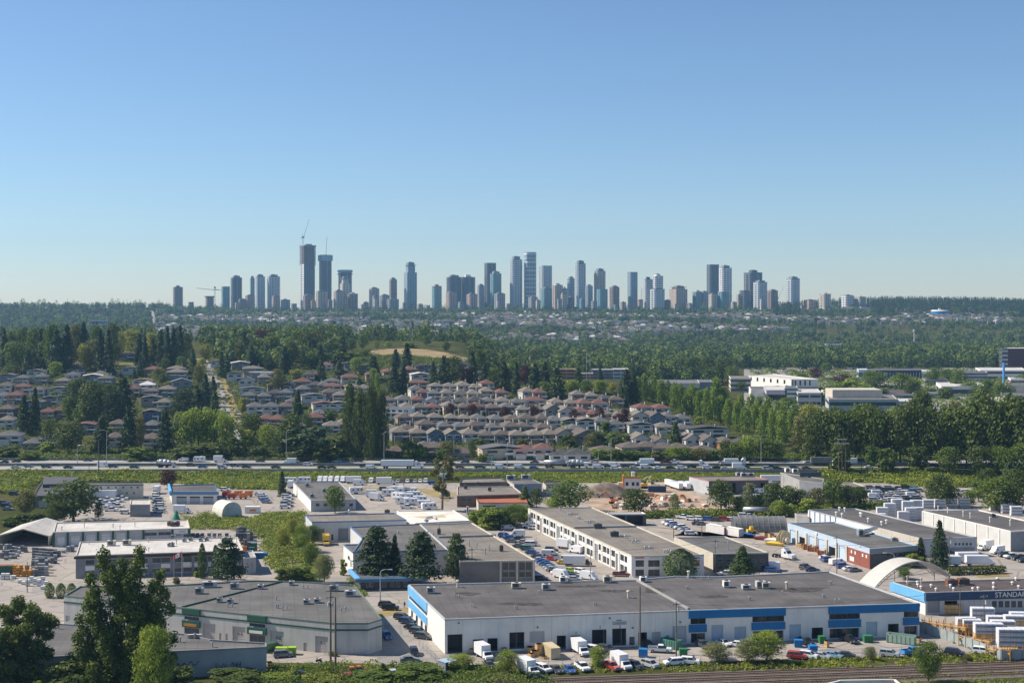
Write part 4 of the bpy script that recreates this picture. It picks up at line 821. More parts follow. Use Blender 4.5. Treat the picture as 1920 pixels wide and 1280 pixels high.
def vparts(typ, col, near):
    key = (typ, col, near)
    if key in VCACHE: return VCACHE[key]
    P = paint(col); parts = []; body = MB(); gl = MB(); wl = []
    mats = [P, BLACK, CHROME, LAMP, TAIL]
    if typ in SHAPE:
        Ln, hw, prof, cb, wr, ax = SHAPE[typ]; vbody(body, prof, hw)
        bx0, bx1, tx0, tx1, zb, zt = cb; k = hw - .08; kt = hw - .24
        gl.frust((bx0, bx1, -k, k), (tx0, tx1, -kt, kt), zb, zt - .05, 0); body.frust((tx0 - .05, tx1 + .08, -kt - .03, kt + .03), (tx0 + .1, tx1 - .1, -kt + .08, kt - .08), zt - .05, zt + .02)
        for s in (-1, 1):                                            # pillars
            for fx in (.0, .5, 1.0):
                p0 = (bx0 + (bx1 - bx0) * fx, s * (k + .01), zb); p1 = (tx0 + (tx1 - tx0) * fx, s * (kt + .01), zt - .04); body.tube(p0, p1, .05, n=4, cap=False)
            body.box(Ln / 2 - .1, Ln / 2 + .01, s * hw * .62 - .18, s * hw * .62 + .18, .6, .78, 3); body.box(-Ln / 2 - .01, -Ln / 2 + .06, s * hw * .7 - .14, s * hw * .7 + .14, .75, .95, 4)
        body.box(Ln / 2 - .08, Ln / 2 + .05, -hw * .9, hw * .9, .32, .52, 2); body.box(-Ln / 2 - .05, -Ln / 2 + .08, -hw * .9, hw * .9, .32, .55, 2)
        wl = [(x, s * (hw - .1), wr) for x in ax for s in (-1, 1)]
    elif typ == 'pickup':
        hw, wr = .98, .4; vbody(body, [(-2.85, .45), (-2.85, 1.05), (-.6, 1.05), (-.6, 1.15), (1.5, 1.15), (2.7, 1.05), (2.85, .8), (2.85, .45)], hw)
        body.box(-2.75, -.75, -.8, .8, 1.055, 1.06, 1)                # dark open bed floor line
        for s in (-1, 1): body.box(-2.85, -.6, s * .93 - .06, s * .93 + .06, 1.05, 1.28)
        body.box(-2.85, -2.77, -.9, .9, 1.05, 1.28); gl.frust((-.6, 1.55, -.88, .88), (-.45, .75, -.74, .74), 1.13, 1.8); body.frust((-.5, .85, -.77, .77), (-.35, .7, -.66, .66), 1.8, 1.88)
        for s in (-1, 1): body.box(2.76, 2.87, s * .7 - .18, s * .7 + .18, .8, 1.0, 3)
        body.box(2.75, 2.95, -.92, .92, .5, .72, 2); wl = [(x, s * .86, wr) for x in (-1.75, 1.8) for s in (-1, 1)]
    elif typ in ('cargo van', 'high van'):
        H = 2.0 if typ == 'cargo van' else 2.6; hw, wr = 1.0, .37
        vbody(body, [(-2.8, .4), (-2.8, H - .1), (-2.6, H), (1.0, H), (1.35, H - .15), (2.1, 1.2), (2.75, 1.02), (2.85, .75), (2.85, .4)], hw, .14)
        gl.frust((1.0, 2.07, -.86, .86), (1.0, 1.42, -.8, .8), 1.26, min(H - .2, 1.95)); 
        for s in (-1, 1): gl.box(.55, 1.3, s * (hw - .03) - .02, s * (hw - .03) + .02, 1.25, 1.75); body.box(2.76, 2.87, s * .7 - .16, s * .7 + .16, .75, .95, 3)
        body.box(-2.83, -2.79, -.02, .02, .6, H - .2, 1); wl = [(x, s * .9, wr) for x in (-1.8, 1.75) for s in (-1, 1)]
    elif typ in ('box truck', 'long box truck'):
        Lb = 4.6 if typ == 'box truck' else 7.2; hw, wr = 1.0, .42; xo = Lb / 2 - .2
        vbody(body, [(xo, .5), (xo, 2.1), (xo + .9, 2.1), (xo + 1.35, 1.35), (xo + 2.0, 1.15), (xo + 2.1, .9), (xo + 2.1, .5)], hw, .1)
        gl.frust((xo + .2, xo + 1.4, -.93, .93), (xo + .2, xo + .98, -.87, .87), 1.3, 2.0)
        box = MB(); box.box(-Lb / 2 - .3, xo - .1, -1.2, 1.2, .85, 3.35); box.box(-Lb / 2 - .32, xo - .08, -1.22, 1.22, 3.3, 3.38); body.box(-Lb / 2 - .2, xo, -.5, .5, .55, .85, 1)
        for s in (-1, 1): body.box(xo + 2.0, xo + 2.12, s * .72 - .18, s * .72 + .18, .8, 1.02, 3)
        body.box(xo + 2.0, xo + 2.2, -.95, .95, .45, .7, 2); parts.append(('cargo_box', box.mesh('cargo_box', paint('white') if col not in ('yellow', 'orange') else P)))
        wl = [(x, s * .92, wr) for x in (-Lb / 2 + .9, xo + 1.15) for s in (-1, 1)]
    elif typ in ('semi', 'tractor'):
        hw, wr = 1.2, .5; vbody(body, [(1.5, .7), (1.5, 3.4), (2.6, 3.75), (3.4, 2.9), (4.0, 2.2), (4.4, 1.9), (5.9, 1.65), (6.1, 1.3), (6.1, .6)], hw, .25)
        gl.frust((3.35, 4.25, -1.05, 1.05), (3.2, 3.75, -.95, .95), 2.05, 2.75); 
        for s in (-1, 1): gl.box(2.7, 3.5, s * 1.16 - .03, s * 1.16 + .03, 1.95, 2.6)
        body.box(-2.6, 1.6, -.45, .45, .75, 1.05, 1); body.box(6.0, 6.2, -1.1, 1.1, .55, .9, 2)
        for s in (-1, 1): body.box(5.95, 6.12, s * .9 - .2, s * .9 + .2, 1.0, 1.25, 3); body.tube((1.4, s * 1.0, 1), (1.4, s * 1.0, 4.0), .09, n=6, m=2)
        wl = [(x, s * 1.02, wr) for x in (-2.0, -.7, 5.0) for s in (-1, 1)]
        if typ == 'semi':
            tr = MB(); tr.box(-15.2, 1.0, -1.28, 1.28, 1.25, 4.05); tr.box(-15.25, 1.05, -1.3, 1.3, 3.98, 4.1)
            for k in range(12): tr.box(-14.5 + k * 1.3, -14.42 + k * 1.3, -1.3, 1.3, 1.3, 3.98)
            parts.append(('trailer', tr.mesh('trailer', paint('white')))); body.box(-14.6, -3, -.5, .5, .85, 1.25, 1); wl += [(x, s * 1.02, wr) for x in (-13.6, -12.3) for s in (-1, 1)]
    elif typ == 'trailer':
        body.box(-6.2, 6.2, -1.28, 1.28, 1.2, 4.0); body.box(-6.25, 6.25, -1.3, 1.3, 3.95, 4.06); body.box(-6.0, 5.0, -.5, .5, .8, 1.2, 1)
        for k in range(9): body.box(-5.6 + k * 1.35, -5.5 + k * 1.35, -1.3, 1.3, 1.25, 3.95)
        for s in (-1, 1): body.box(3.6, 3.8, s * .8 - .1, s * .8 + .1, 0, 1.2, 1)
        wl = [(x, s * 1.02, .5) for x in (-5.2, -4.0) for s in (-1, 1)]
    elif typ == 'camper':
        vbody(body, [(-3.0, .5), (-3.1, 2.6), (-2.9, 2.85), (2.6, 2.85), (3.0, 2.3), (3.0, .6)], 1.15, .08)
        for s in (-1, 1):
            for x in (-2.0, .2, 1.8): gl.box(x, x + .8, s * 1.13 - .04, s * 1.13 + .04, 1.6, 2.2)
        body.box(-1.5, -.5, -.4, .4, 2.85, 3.1); body.box(3.0, 4.2, -.08, .08, .5, .65, 1); wl = [(x, s * 1.0, .36) for x in (-.6, .3) for s in (-1, 1)]
    elif typ == 'cement mixer':
        hw, wr = 1.2, .5; vbody(body, [(3.0, .6), (3.0, 2.7), (4.3, 2.7), (4.9, 1.7), (5.2, 1.5), (5.2, .6)], hw, .15); gl.frust((3.3, 4.95, -1.1, 1.1), (3.3, 4.3, -1, 1), 1.7, 2.6)
        dr = MB(); 
        for (a, ra), (c, rc) in zip(((-4.4, .5), (-3.4, 1.0), (-1.2, 1.35), (1.0, 1.3), (2.6, .7)), ((-3.4, 1.0), (-1.2, 1.35), (1.0, 1.3), (2.6, .7), (2.8, .3))): dr.tube((a, 0, 2.7 - a * .12), (c, 0, 2.7 - c * .12), ra, rc, 14)
        parts.append(('drum', dr.mesh('drum', paint('silver'), True))); body.box(-4.8, 3.2, -.5, .5, .8, 1.25, 1); body.box(-4.6, -4.3, -.7, .7, 1.2, 3.0, 2); wl = [(x, s * 1.0, wr) for x in (-3.2, -2.0, .6, 4.1) for s in (-1, 1)]
    elif typ == 'tanker':
        hw, wr = 1.2, .5; vbody(body, [(5.0, .6), (5.0, 2.8), (6.3, 3.0), (6.8, 2.0), (8.1, 1.7), (8.2, .6)], hw, .2); gl.frust((5.9, 6.9, -1.05, 1.05), (5.9, 6.4, -1, 1), 1.95, 2.7); tk = MB()
        for a, ra, c, rc in ((-6.6, .8, -6.3, 1.15), (-6.3, 1.15, 4.2, 1.15), (4.2, 1.15, 4.5, .8)): tk.tube((a, 0, 2.3), (c, 0, 2.3), ra, rc, 14)
        parts.append(('tank', tk.mesh('tank', STEEL, True))); body.box(-6.2, 5.4, -.5, .5, .75, 1.2, 1); wl = [(x, s * 1.0, wr) for x in (-5.4, -4.1, 3.4, 4.6, 7.2) for s in (-1, 1)]
    if not near:
        for x, y, r in wl: wheel(body, x, y, r)
    parts.insert(0, ('body', body.mesh('body', mats)))
    if gl.v: parts.append(('glazing', gl.mesh('glazing', CARGL)))
    if near:
        wm = MB(); wheel(wm, 0, 0, wl[0][2], .24, 0); hub = MB(); hub.tube((0, -.13, wl[0][2]), (0, .13, wl[0][2]), wl[0][2] * .55, n=8)
        wme, hme = wm.mesh('wheel', BLACK), hub.mesh('rim', STEEL)
        for x, y, r in wl: parts.append(('wheel', wme, (x, y, 0), hme))
    VCACHE[key] = parts; return parts
VN = {'sedan': 'sedan', 'hatchback': 'hatchback', 'SUV': 'suv', 'minivan': 'minivan', 'pickup': 'pickup_truck', 'cargo van': 'cargo_van', 'high van': 'cargo_van', 'box truck': 'box_truck', 'long box truck': 'box_truck', 'semi': 'semi_truck', 'tractor': 'semi_tractor', 'trailer': 'cargo_trailer', 'camper': 'camper_trailer', 'cement mixer': 'cement_mixer', 'tanker': 'tanker_truck'}
VC = {'sedan': 'car', 'hatchback': 'car', 'SUV': 'car', 'minivan': 'minivan', 'pickup': 'pickup', 'cargo van': 'van', 'high van': 'van', 'box truck': 'truck', 'long box truck': 'truck', 'semi': 'truck', 'tractor': 'truck', 'trailer': 'trailer', 'camper': 'camper', 'cement mixer': 'truck', 'tanker': 'truck'}
def car(px, py, head, typ, col, place, group=None, near=None, sc=1.0):
    """vehicle standing where photo pixel (px, py) meets the ground; head = compass angle of its nose, 0 to the right, -90 to the camera"""
    p = G(px, py); near = p.y < 440 if near is None else near
    r = empty(VN[typ], (p.x, p.y, p.z + .05), rad(head)); 
    if sc != 1: r.scale = (sc,) * 3
    for q in vparts(typ, col, near):
        o = ob(q[0], q[1], r, q[2] if len(q) > 2 else None)
        if len(q) > 3: ob('rim', q[3], o)
    return reg(r, px, f'{col} {typ}', place, VC[typ], group)
K = {'s': 'sedan', 'h': 'hatchback', 'u': 'SUV', 'm': 'minivan', 'p': 'pickup', 'v': 'cargo van', 'V': 'high van', 'b': 'box truck', 'B': 'long box truck', 't': 'semi', 'T': 'tractor', 'R': 'trailer', 'c': 'camper', 'x': 'cement mixer', 'k': 'tanker'}
C_ = {'w': 'white', 's': 'silver', 'g': 'grey', 'k': 'black', 'd': 'dark grey', 'b': 'blue', 'n': 'navy', 'r': 'red', 'R': 'dark red', 'G': 'green', 'y': 'yellow', 'l': 'lime', 'o': 'orange', 'e': 'beige', 'L': 'light blue', 'B': 'bright blue', 'c': 'cream', 'N': 'brown', 't': 'teal'}
def cars(place, group, txt, head=0):
    for it in txt.split():
        q = it.split(','); car(float(q[1]), float(q[2]), float(q[3]) if len(q) > 3 else head, K[q[0][0]], C_[q[0][1]], place, group)
FR = 'in the front row beside the railway weeds'; DK = 'outside the blue banded loading doors'
cars(FR, 'vehicles parked in front of the blue banded warehouse', 'bw,988,1261,-60 uw,1019,1258,-55 sd,1042,1259,-60 sb,1068,1259,-75 pw,1092,1255,-70 pr,1146,1254,-60 bw,1162,1250,-65 ud,1190,1252,-55 us,1219,1250,-50 uw,1263,1246,-165 uw,1294,1244,-15 ur,1494,1234,-20 uw,1516,1233,-30 ss,1540,1233,-35 sL,1562,1232,-35 sd,1587,1232,-15 us,1668,1230,-25 pB,1710,1226,20 uk,1790,1228,-30 uw,1842,1225,-25')
cars(DK, 'vehicles at the loading doors', 'bw,905,1232,-65 bw,1086,1224,-70 uw,1114,1222,-35 ud,1137,1221,-40 pw,1238,1222,-10 uk,1212,1212,-60 ud,1318,1213,-70 sw,1357,1209,-60 sw,1385,1212,-20 pk,1510,1208,-60 pk,1592,1203,-65 sd,918,1251,-70')
cars('in the driveway beside the blue end wall', 'dark cars along the blue end wall', 'ud,754,1161,-25 un,764,1169,-30 sk,774,1179,-25 ud,784,1188,-30 ud,794,1197,-25 ub,724,1196,-65 uk,777,1227,-80 sg,769,1240,5 ud,725,1138,-10 uk,732,1143,-5')
cars('on the forecourt of the beige unit row', 'vehicles outside the beige unit row', 'vG,508,1219,45 ug,531,1231,15 sk,566,1268,-15 uo,672,1262,10 sr,655,1272,0 uk,1006,1275,0 sw,739,1266,10')
PK = 'in the packed car park between two warehouses'
cars(PK, 'cars in the packed car park', 'vs,953,993,0 Vw,970,1006,180 ub,946,1007,-20 sb,956,1011,-10 sn,973,1012,0 sg,961,1017,-15 mw,997,1023,-5 se,982,1018,0 sg,973,1026,-10 uG,988,1031,-15 sb,998,1038,-15 sd,1009,1046,-25 vw,1031,1041,-5 uk,1034,1034,-10 sg,1041,1046,-5 sr,1035,1050,-30 pw,1055,1051,-5 sy,1057,1057,-10 Bk,1078,1060,-3 sl,1070,1072,-20 uw,1090,1075,-45 Vw,1053,1083,-40 sk,1074,1083,-15 ss,1077,1088,-10 Vw,1104,1086,-35 un,1014,1088,-10 ss,1012,1052,20 sb,1017,1055,20 sb,1022,1059,20 sn,1027,1062,20 sL,1031,1066,20 ss,1035,1069,20 sd,1040,1071,20 sd,1045,1072,20 sw,1046,1076,20 ub,1053,1076,20')
cars('in the lane beside the white workshop row', 'vehicles outside the white workshop row', 'bw,1058,1028,-35 Vw,1080,1036,135 Vw,993,989,170 uw,1002,992,-15 pR,1166,1080,-10')
cars('outside the pale warehouse with two dock doors', None, 'by,611,1020,-80')
cars('in the service yard by the street', 'vehicles in the service yard', 'Tw,1462,1045,-50 sw,1547,1048,30 ub,1551,1052,30 vw,1570,1058,25 ub,1580,1064,20 sw,1593,1069,20 sg,1602,1071,20 uk,1509,1066,50 sn,1522,1070,10 ub,1447,1072,-10 uw,1362,1079,170 Vw,1446,1068,170')
cars('in the truck yard beside the ribbed panel warehouse', 'vehicles in the truck yard', 'bw,1850,1030,215 Vw,1870,1037,210 uk,1883,1043,200 pw,1897,1046,200 uk,1909,1049,200 uk,1920,1053,200 Bw,1833,1060,0 Bw,1815,1054,5 bw,1785,1061,180 pw,1790,1044,0')
GP = 'in the gravel car park by the quonset hut'
cars(GP, 'cars in the gravel car park', 'pw,1280,972,-30 uw,1297,975,-20 uw,1312,975,-20 ub,1329,976,-20 sd,1343,977,-20 ur,1358,976,-15 hw,1371,976,-15 sn,1379,972,0 uw,1395,969,0 ss,1406,969,0 uw,1258,985,200 sb,1267,988,200 uw,1274,991,200 ss,1282,994,200 ss,1286,998,200 uw,1252,982,200 sd,1308,983,0 sg,1316,984,0 kg,1424,966,0 uw,1296,1003,0')
SM = 'in the grey paved van park'
cars(SM, 'vans and campers in the van park', 'Vw,600,903,-90 Vw,610,903,-90 Vw,620,903,-90 Vw,632,903,-90 Vw,643,903,-90 Bw,664,906,0 Vw,673,909,0 vw,696,904,-90 Bw,721,908,0 ss,746,904,-90 sd,755,904,-90 sw,764,904,-90 sk,771,904,-90 ss,778,904,-90 sw,788,904,-90 uw,798,904,-90 ug,720,919,0 bk,697,932,0 bw,703,938,-20 cw,729,929,0 cw,746,923,5 cw,758,926,0 cw,770,926,0 cw,747,935,-30 cw,763,937,0 cw,776,933,0 cw,755,944,0 cw,771,946,10 cw,787,942,0 cw,795,950,0 pw,763,953,0 cw,668,925,20 cw,545,906,0 cw,571,905,0 bb,545,914,90 cw,804,955,20 ub,812,908,0 vw,836,934,0 Vw,835,898,0')
cars('in the narrow lot beside the white end wall', 'cars beside the white end wall', ' '.join(f'{k},{538 + (i % 2) * 5 - i * .4:.1f},{926 + i * 3.4:.1f},8' for i, k in enumerate(('sw', 'us', 'uw', 'ss', 'sw', 'sg', 'us', 'sd', 'uw'))) + ' ss,486,928,-20 uw,491,931,-20 us,493,935,-20 sb,497,939,-20 sg,500,943,-20')
cars('in the trucking lot behind the round tree', 'white trucks in the trucking lot', 'Rw,192,936,0 pw,200,939,0 pw,218,936,0 pw,211,944,0 pw,220,941,0 pw,214,949,0 pw,219,951,0 pw,208,958,0 pw,228,937,0 pw,187,943,0 pw,196,946,0 pw,190,951,0 pk,232,931,0 uw,236,963,0 bw,294,925,-90 uw,290,935,180 us,296,939,180 ug,295,944,180 uw,297,949,180 us,296,953,180 us,297,958,180 uw,299,961,180 uw,422,920,0 bw,338,962,0 uk,12,950,0 sk,6,944,0 sg,15,956,0 uk,27,928,0')
UC = 'in the crowded used car lot below the brambles'
rs = random.Random(4); items = []
for r_ in range(6):
    for k in range(6):
        y = 917 + r_ * 4.6 + rs.uniform(-.6, .6); x = 1634 + k * 16.5 + (r_ % 2) * 6 + rs.uniform(-2, 2)
        items.append(f"{rs.choice(['s', 's', 'u', 'u', 'h', 'm'])}{rs.choice(['w', 'w', 's', 's', 'd', 'k', 'n', 'g', 'L'])},{x:.1f},{y:.1f},{rs.choice([-8, -4, 175])}")
items += ['Vw,1646,929,0', 'Vw,1640,935,0', 'Vw,1711,933,0', 'uw,1802,925,0', 'sw,1797,921,0', 'sw,1812,923,0']
cars(UC, 'cars in the used car lot', ' '.join(items))
HN, HF = 'on the near carriageway of the highway', 'on the far carriageway of the highway'
cars(HN, 'traffic on the highway', 'ss,30,878 sg,54,876 ud,87,877 sd,106,873.5 sk,128,878 Vw,193,875 ud,212,876.5 sd,252,877.5 xs,311,876 ud,358,874 sb,380,877 uw,415,876 us,417,878.5 ud,441,875 sk,462,877 sd,517,877.5 uw,578,873 sk,604,878 sd,622,878 ud,683,876 vw,696,878.5 tw,772,877.5 sR,862,877 pd,900,878 vw,938,877.5 sk,948,874 vw,974,878 sb,1001,878.5 sd,1031,877 ks,1044,875 xw,1084,876.5 vw,1122,878 sk,1140,876 uw,1154,879.5 vw,1152,874 sk,1173,876 ss,1189,878.5 vw,1211,877.5 sw,1234,879 sk,1257,878.5 uw,1278,879 sk,1296,876 Tw,1306,876 uw,1326,879 sk,1344,878 ss,1360,880 bw,1383,880 sd,1397,877 us,1439,880 sk,1446,876.5 sk,1457,879 ud,1489,879 sd,1512,879 bw,1571,876 ld,1590,879 sw,1630,878'.replace('ld,', 'yd,').replace('yd,1590', 'sy,1590'))
cars(HF, 'traffic on the highway', 'sk,8,868,180 sk,30,866.5,180 sd,165,864.5,180 sd,240,863.5,180 vw,344,864.5,180 cw,374,866,180 bw,410,866,0 sd,488,866,180 bw,546,871,180 ss,590,866,180 us,632,867,180 uk,672,866,180 sd,722,868,180 sk,806,868,180 ud,872,868,180 sd,1002,868,180 us,1115,867,180 Bw,1212,872,180 pR,1248,869,180 pw,1265,868,180 sb,1355,868,180 Be,1370,872,180 Tw,1403,872,180 sd,1412,867,180 us,1515,870,180 Rg,1543,872,180 sd,1570,867,180 bw,1597,871,180')

# ------------------------------------------------------------------ poles, lamps, signs
def pole(px, base, top, label, r=.17, arms=1, Y=None, m=None, wire=False, cat='utility pole', name='utility_pole', lean=0.0):
    p = G(px, base) if Y is None else Vector((PX(px, Y), Y, 0)); p.z = g(p.x, p.y); h = PZ(top, p.y) - p.z
    ro = tag(empty(name, p), label, cat); b = MB(); b.tube((0, 0, -.3), (lean, 0, h), r, r * .62, 8); ob('pole', b.mesh('pole', m or WOODP), ro)
    for k in range(arms):
        z = h - .7 - k * 1.5; b = MB(); b.obox((0, -.15), (math.cos(.4), math.sin(.4)), 2.4, .14, z, z + .16); o = ob('crossarm', b.mesh('crossarm', WOODP), ro)
        for s in (-1.0, -.4, .4, 1.0):
            c = MB(); c.tube((s * math.cos(.4), s * math.sin(.4) - .15, z + .16), (s * math.cos(.4), s * math.sin(.4) - .15, z + .45), .06, n=5); ob('insulator', c.mesh('insulator', LGREY), o)
    return ro, p, h
def transformer(ro, h, n=1):
    for k in range(n): b = MB(); b.tube((.45 - k * .9, -.2, h), (.45 - k * .9, -.2, h + 1.0), .28, n=10); ob('transformer', b.mesh('transformer', LGREY), ro)
r1, p1, h1 = pole(620, 1246, 1102, 'wooden utility pole with transformers and gear on the beige unit forecourt', .27, 2); transformer(r1, h1 - 4.2, 2)
r2, p2, h2 = pole(629, 1260, 1119, 'bare dark wooden pole beside the pole with transformers', .27, 0)
r3, p3, h3 = pole(1200, 1222, 1098, 'dark bare pole before the third loading door', .24, 0)
r4, p4, h4 = pole(1268, 1236, 1127, 'utility pole with triple insulators beside the green dumpster', .19, 1); transformer(r4, h4 - 2.2, 1)
r5, p5, h5 = pole(1107, 1098, 1036, 'pale pole with lamp at the end of the packed car park', .16, 0, m=CONC)
r6, p6, h6 = pole(885, 1092, 1026, 'wooden pole between the slim spruce and the tan warehouse', .15, 1)
for a in ((1341, 1080, 1010, 'wooden pole in front of the grey roofed block'), (1263, 1008, 955, 'tall brown pole at the corner of the gravel car park'), (1316, 1004, 965, 'slim pole behind the long white trailers'), (1569, 1075, 1004, 'tall brown pole in the service yard'), (1780, 1075, 1004, 'pole with transformers beside the tall green conifer'), (1800, 1176, 1094, 'brown wooden pole rising from the lumber racks'), (1845, 1202, 1114, 'brown wooden pole between white lumber stacks'), (1211, 984, 944, 'wooden pole at the corner of the white canopy'), (549, 1085, 1034, 'pole among the trees of the bramble thicket'), (51, 1110, 1052, 'thin pole behind the stacked pavers'), (1106, 900, 874, 'wooden pole behind the building site'), (1028, 902, 868, 'wooden pole on the bank above the blue block'), (22, 925, 876, 'wooden pole on the grass bank by the trucking lot'), (436, 918, 868, 'pole by the corner of the small blue garage'), (629, 900, 868, 'pole in the bushes above the van park'), (757, 915, 880, 'thin pole in the middle of the van park'), (1322, 1008, 1002, 'short stub pole'), (1464, 918, 888, 'pole behind the concrete block')):
    if a[0] == 1322: continue
    ro, p, h = pole(a[0], a[1], a[2], a[3], .15, 1 if a[0] in (1341, 1263, 1569, 1780, 1800, 1845, 1106) else 0)
    if a[0] in (1780, 1845, 1341): transformer(ro, h - 2.4, 1)
pole(185, 892, 824, 'thick wooden pole rising from the grass bank beside the highway', .3, 0); pole(167, 898, 868, 'short wooden pole on the grass bank', .16, 0)
def lamp(px, base, top, label, double=False, side=1, Y=None):
    p = G(px, base); h = (base - top) * p.y / F; ro = tag(empty('street_lamp', p), label, 'street lamp'); b = MB(); b.tube((0, 0, 0), (0, 0, h - 1), .2, .12, 8); ob('pole', b.mesh('pole', STEEL), ro)
    for s in ((-1, 1) if double else (side,)):
        b = MB(); q = [(0, 0, h - 1), (s * .3, 0, h - .3), (s * 1.2, 0, h), (s * 2.4, 0, h)]
        for a, c in zip(q[:-1], q[1:]): b.tube(a, c, .1, n=6)
        ob('arm', b.mesh('arm', STEEL), ro); b = MB(); b.box(min(s * 2.3, s * 3.4), max(s * 2.3, s * 3.4), -.2, .2, h - .12, h + .1); ob('lamp_head', b.mesh('lamp_head', LGREY), ro)
lamp(200, 866, 806, 'tall curved lamp post before the dark house trees', side=-1); lamp(145, 870, 834, 'straight lamp post with short arm left of the thick pole'); lamp(537, 866, 806, 'lamp post before the tall dark hedge'); lamp(720, 866, 809, 'lamp post at the foot of the tall poplar clump')
lamp(851, 862, 815, 'lamp post behind the tall leaning cottonwood', True); lamp(1146, 868, 820, 'double lamp post beside the highway bushes', True); lamp(1122, 866, 842, 'small lamp post left of the double lamp'); lamp(1427, 870, 816, 'double lamp post by the end of the poplar row', True); lamp(951, 878, 828, 'lamp post beside the green highway sign', True)
lamp(713, 1138, 1067, 'green street lamp in front of the brown street office', side=1); lamp(1677, 1100, 1036, 'pale blue street lamp behind the arched canopy', side=-1)
def hsign(px, base, top, wpx, hpx, label, txt):
    p = G(px, base); s = p.y / F; ro = tag(empty('highway_sign', p), label, 'road sign'); h = (base - top) * s; b = MB(); b.tube((0, 0, 0), (0, 0, h), .22, n=8); ob('post', b.mesh('post', STEEL), ro)
    b = MB(); b.box(-wpx * s / 2, wpx * s / 2, -.35, -.25, h - hpx * s, h); ob('sign_panel', b.mesh('sign_panel', mat('sign_green', (.01, .25, .15), .5, .04)), ro)
    b = MB()
    for z0, f in ((.62, .7), (.3, .5)): b.box(-wpx * s * f / 2, wpx * s * f / 2, -.38, -.36, h - hpx * s * (1 - z0) - .0, h - hpx * s * (1 - z0) + .35)
    ob('sign_line', b.mesh('sign_line', WHITE), ro)
hsign(922, 884, 852, 7, 11, 'green highway sign on a single post beside the cottonwood', ''); hsign(1702, 870, 843, 9, 11, 'green highway sign below the dark trees', '')
def hframe():
    p = G(1579, 892); s = p.y / F; ro = tag(empty('power_pylon', p), 'three legged wooden power frame with crossarms above the concrete block', 'pylon')
    for x in (-6.2, 0, 6.2):
        b = MB(); b.tube((x * s, 0, 0), (x * s, 0, 70 * s), .22, .15, 7); ob('pole', b.mesh('pole', WOODP), ro)
    for z, w in ((68, 9), (60, 14)):
        b = MB(); b.box(-w * s, w * s, -.3, -.1, z * s, z * s + .3); b.box(-w * s, w * s, .1, .3, z * s, z * s + .3); ob('crossarm', b.mesh('crossarm', LGREY), ro)
    p2 = G(1615, 884); r2 = tag(empty('utility_pole', p2), 'wooden pole with short crossarm beside the three legged frame', 'utility pole'); b = MB(); h = 33 * p2.y / F; b.tube((0, 0, 0), (0, 0, h), .16, .12, 6); ob('pole', b.mesh('pole', WOODP), r2); b = MB(); b.box(-1.6, 1.6, -.1, .1, h - .5, h - .3); ob('crossarm', b.mesh('crossarm', WOODP), r2)
    b = MB()
    for dx in (-1, 1):
        a = p + Vector((dx * 3, 0, 60 * s)); c = p2 + Vector((dx, 0, h)); 
        for k in range(8): f0, f1 = k / 8, (k + 1) / 8; sg = lambda f: -3 * (1 - (2 * f - 1) ** 2); b.tube(a.lerp(c, f0) + Vector((0, 0, sg(f0))), a.lerp(c, f1) + Vector((0, 0, sg(f1))), .04, n=4, cap=False)
    tag(ob('power_line', b.mesh('power_line', DGREY)), 'two sagging power wires from the three legged frame', 'wire')
hframe()
def wire(name, label, a, c, n, sag, off=(0, 0, 0)):
    b = MB()
    for k in range(n):
        o = Vector((k * .5 - .5, 0, -.9 * (k % 2)))
        for j in range(12):
            f0, f1 = j / 12, (j + 1) / 12; s = lambda f: -sag * (1 - (2 * f - 1) ** 2); b.tube(a.lerp(c, f0) + o + Vector((0, 0, s(f0))), a.lerp(c, f1) + o + Vector((0, 0, s(f1))), .025, n=3, cap=False)
    tag(ob(name, b.mesh(name, DGREY)), label, 'wire')
wire('power_line', 'power wires from the transformer pole towards the pole by the slim spruce', p1 + Vector((0, 0, h1 - .5)), p6 + Vector((0, 0, h6 - .5)), 3, 1.5)
wire('power_line', 'power wires from the insulator pole towards the lumber rack pole', p4 + Vector((0, 0, h4 - .5)), G(1800, 1176) + Vector((0, 0, 10)), 3, 2)
wire('power_line', 'power wires from the dark bare pole to the insulator pole', p3 + Vector((0, 0, h3 - .6)), p4 + Vector((0, 0, h4 - .4)), 2, .6)
wire('power_line', 'power wires from the slim spruce pole to the grey block pole', p6 + Vector((0, 0, h6 - .5)), G(1341, 1080) + Vector((0, 0, 11)), 3, 2)
wire('power_line', 'power wires from the grey block pole to the transformer pole by the tall conifer', G(1341, 1080) + Vector((0, 0, 11)), G(1780, 1075) + Vector((0, 0, 11.5)), 3, 2)
# flag
p = G(341, 1086); fl = tag(empty('flag_pole', p), 'white flagpole with red and white flag before the cream roofed office', 'flag'); b = MB(); b.tube((0, 0, 0), (0, 0, 9), .07, n=6); ob('pole', b.mesh('pole', WHITE), fl)
FM = [mat('flag_red', (.6, .03, .04), .7, .05), WHITE]; b = MB()
for k in range(12):
    f = lambda i: (-i * .22, .12 * math.sin(i * 1.1), -i * .11); a, c = f(k), f(k + 1); m = 0 if k < 3 or k > 8 else 1; b.poly([(a[0], a[1], 7.4 + a[2]), (c[0], c[1], 7.4 + c[2]), (c[0], c[1], 8.7 + c[2]), (a[0], a[1], 8.7 + a[2])], m)
o = ob('flag_cloth', b.mesh('flag_cloth', FM), fl); b = MB(); b.prism([(-1.5, 0), (-1.15, 0), (-1.15, .02), (-1.5, .02)], 7.2, 7.7); ob('leaf_emblem', b.mesh('leaf_emblem', FM[0]), o)
pole(326, 1086, 1040, 'bare silver flagpole beside the red and white flag', .07, 0, m=STEEL, cat='flagpole', name='flag_pole')
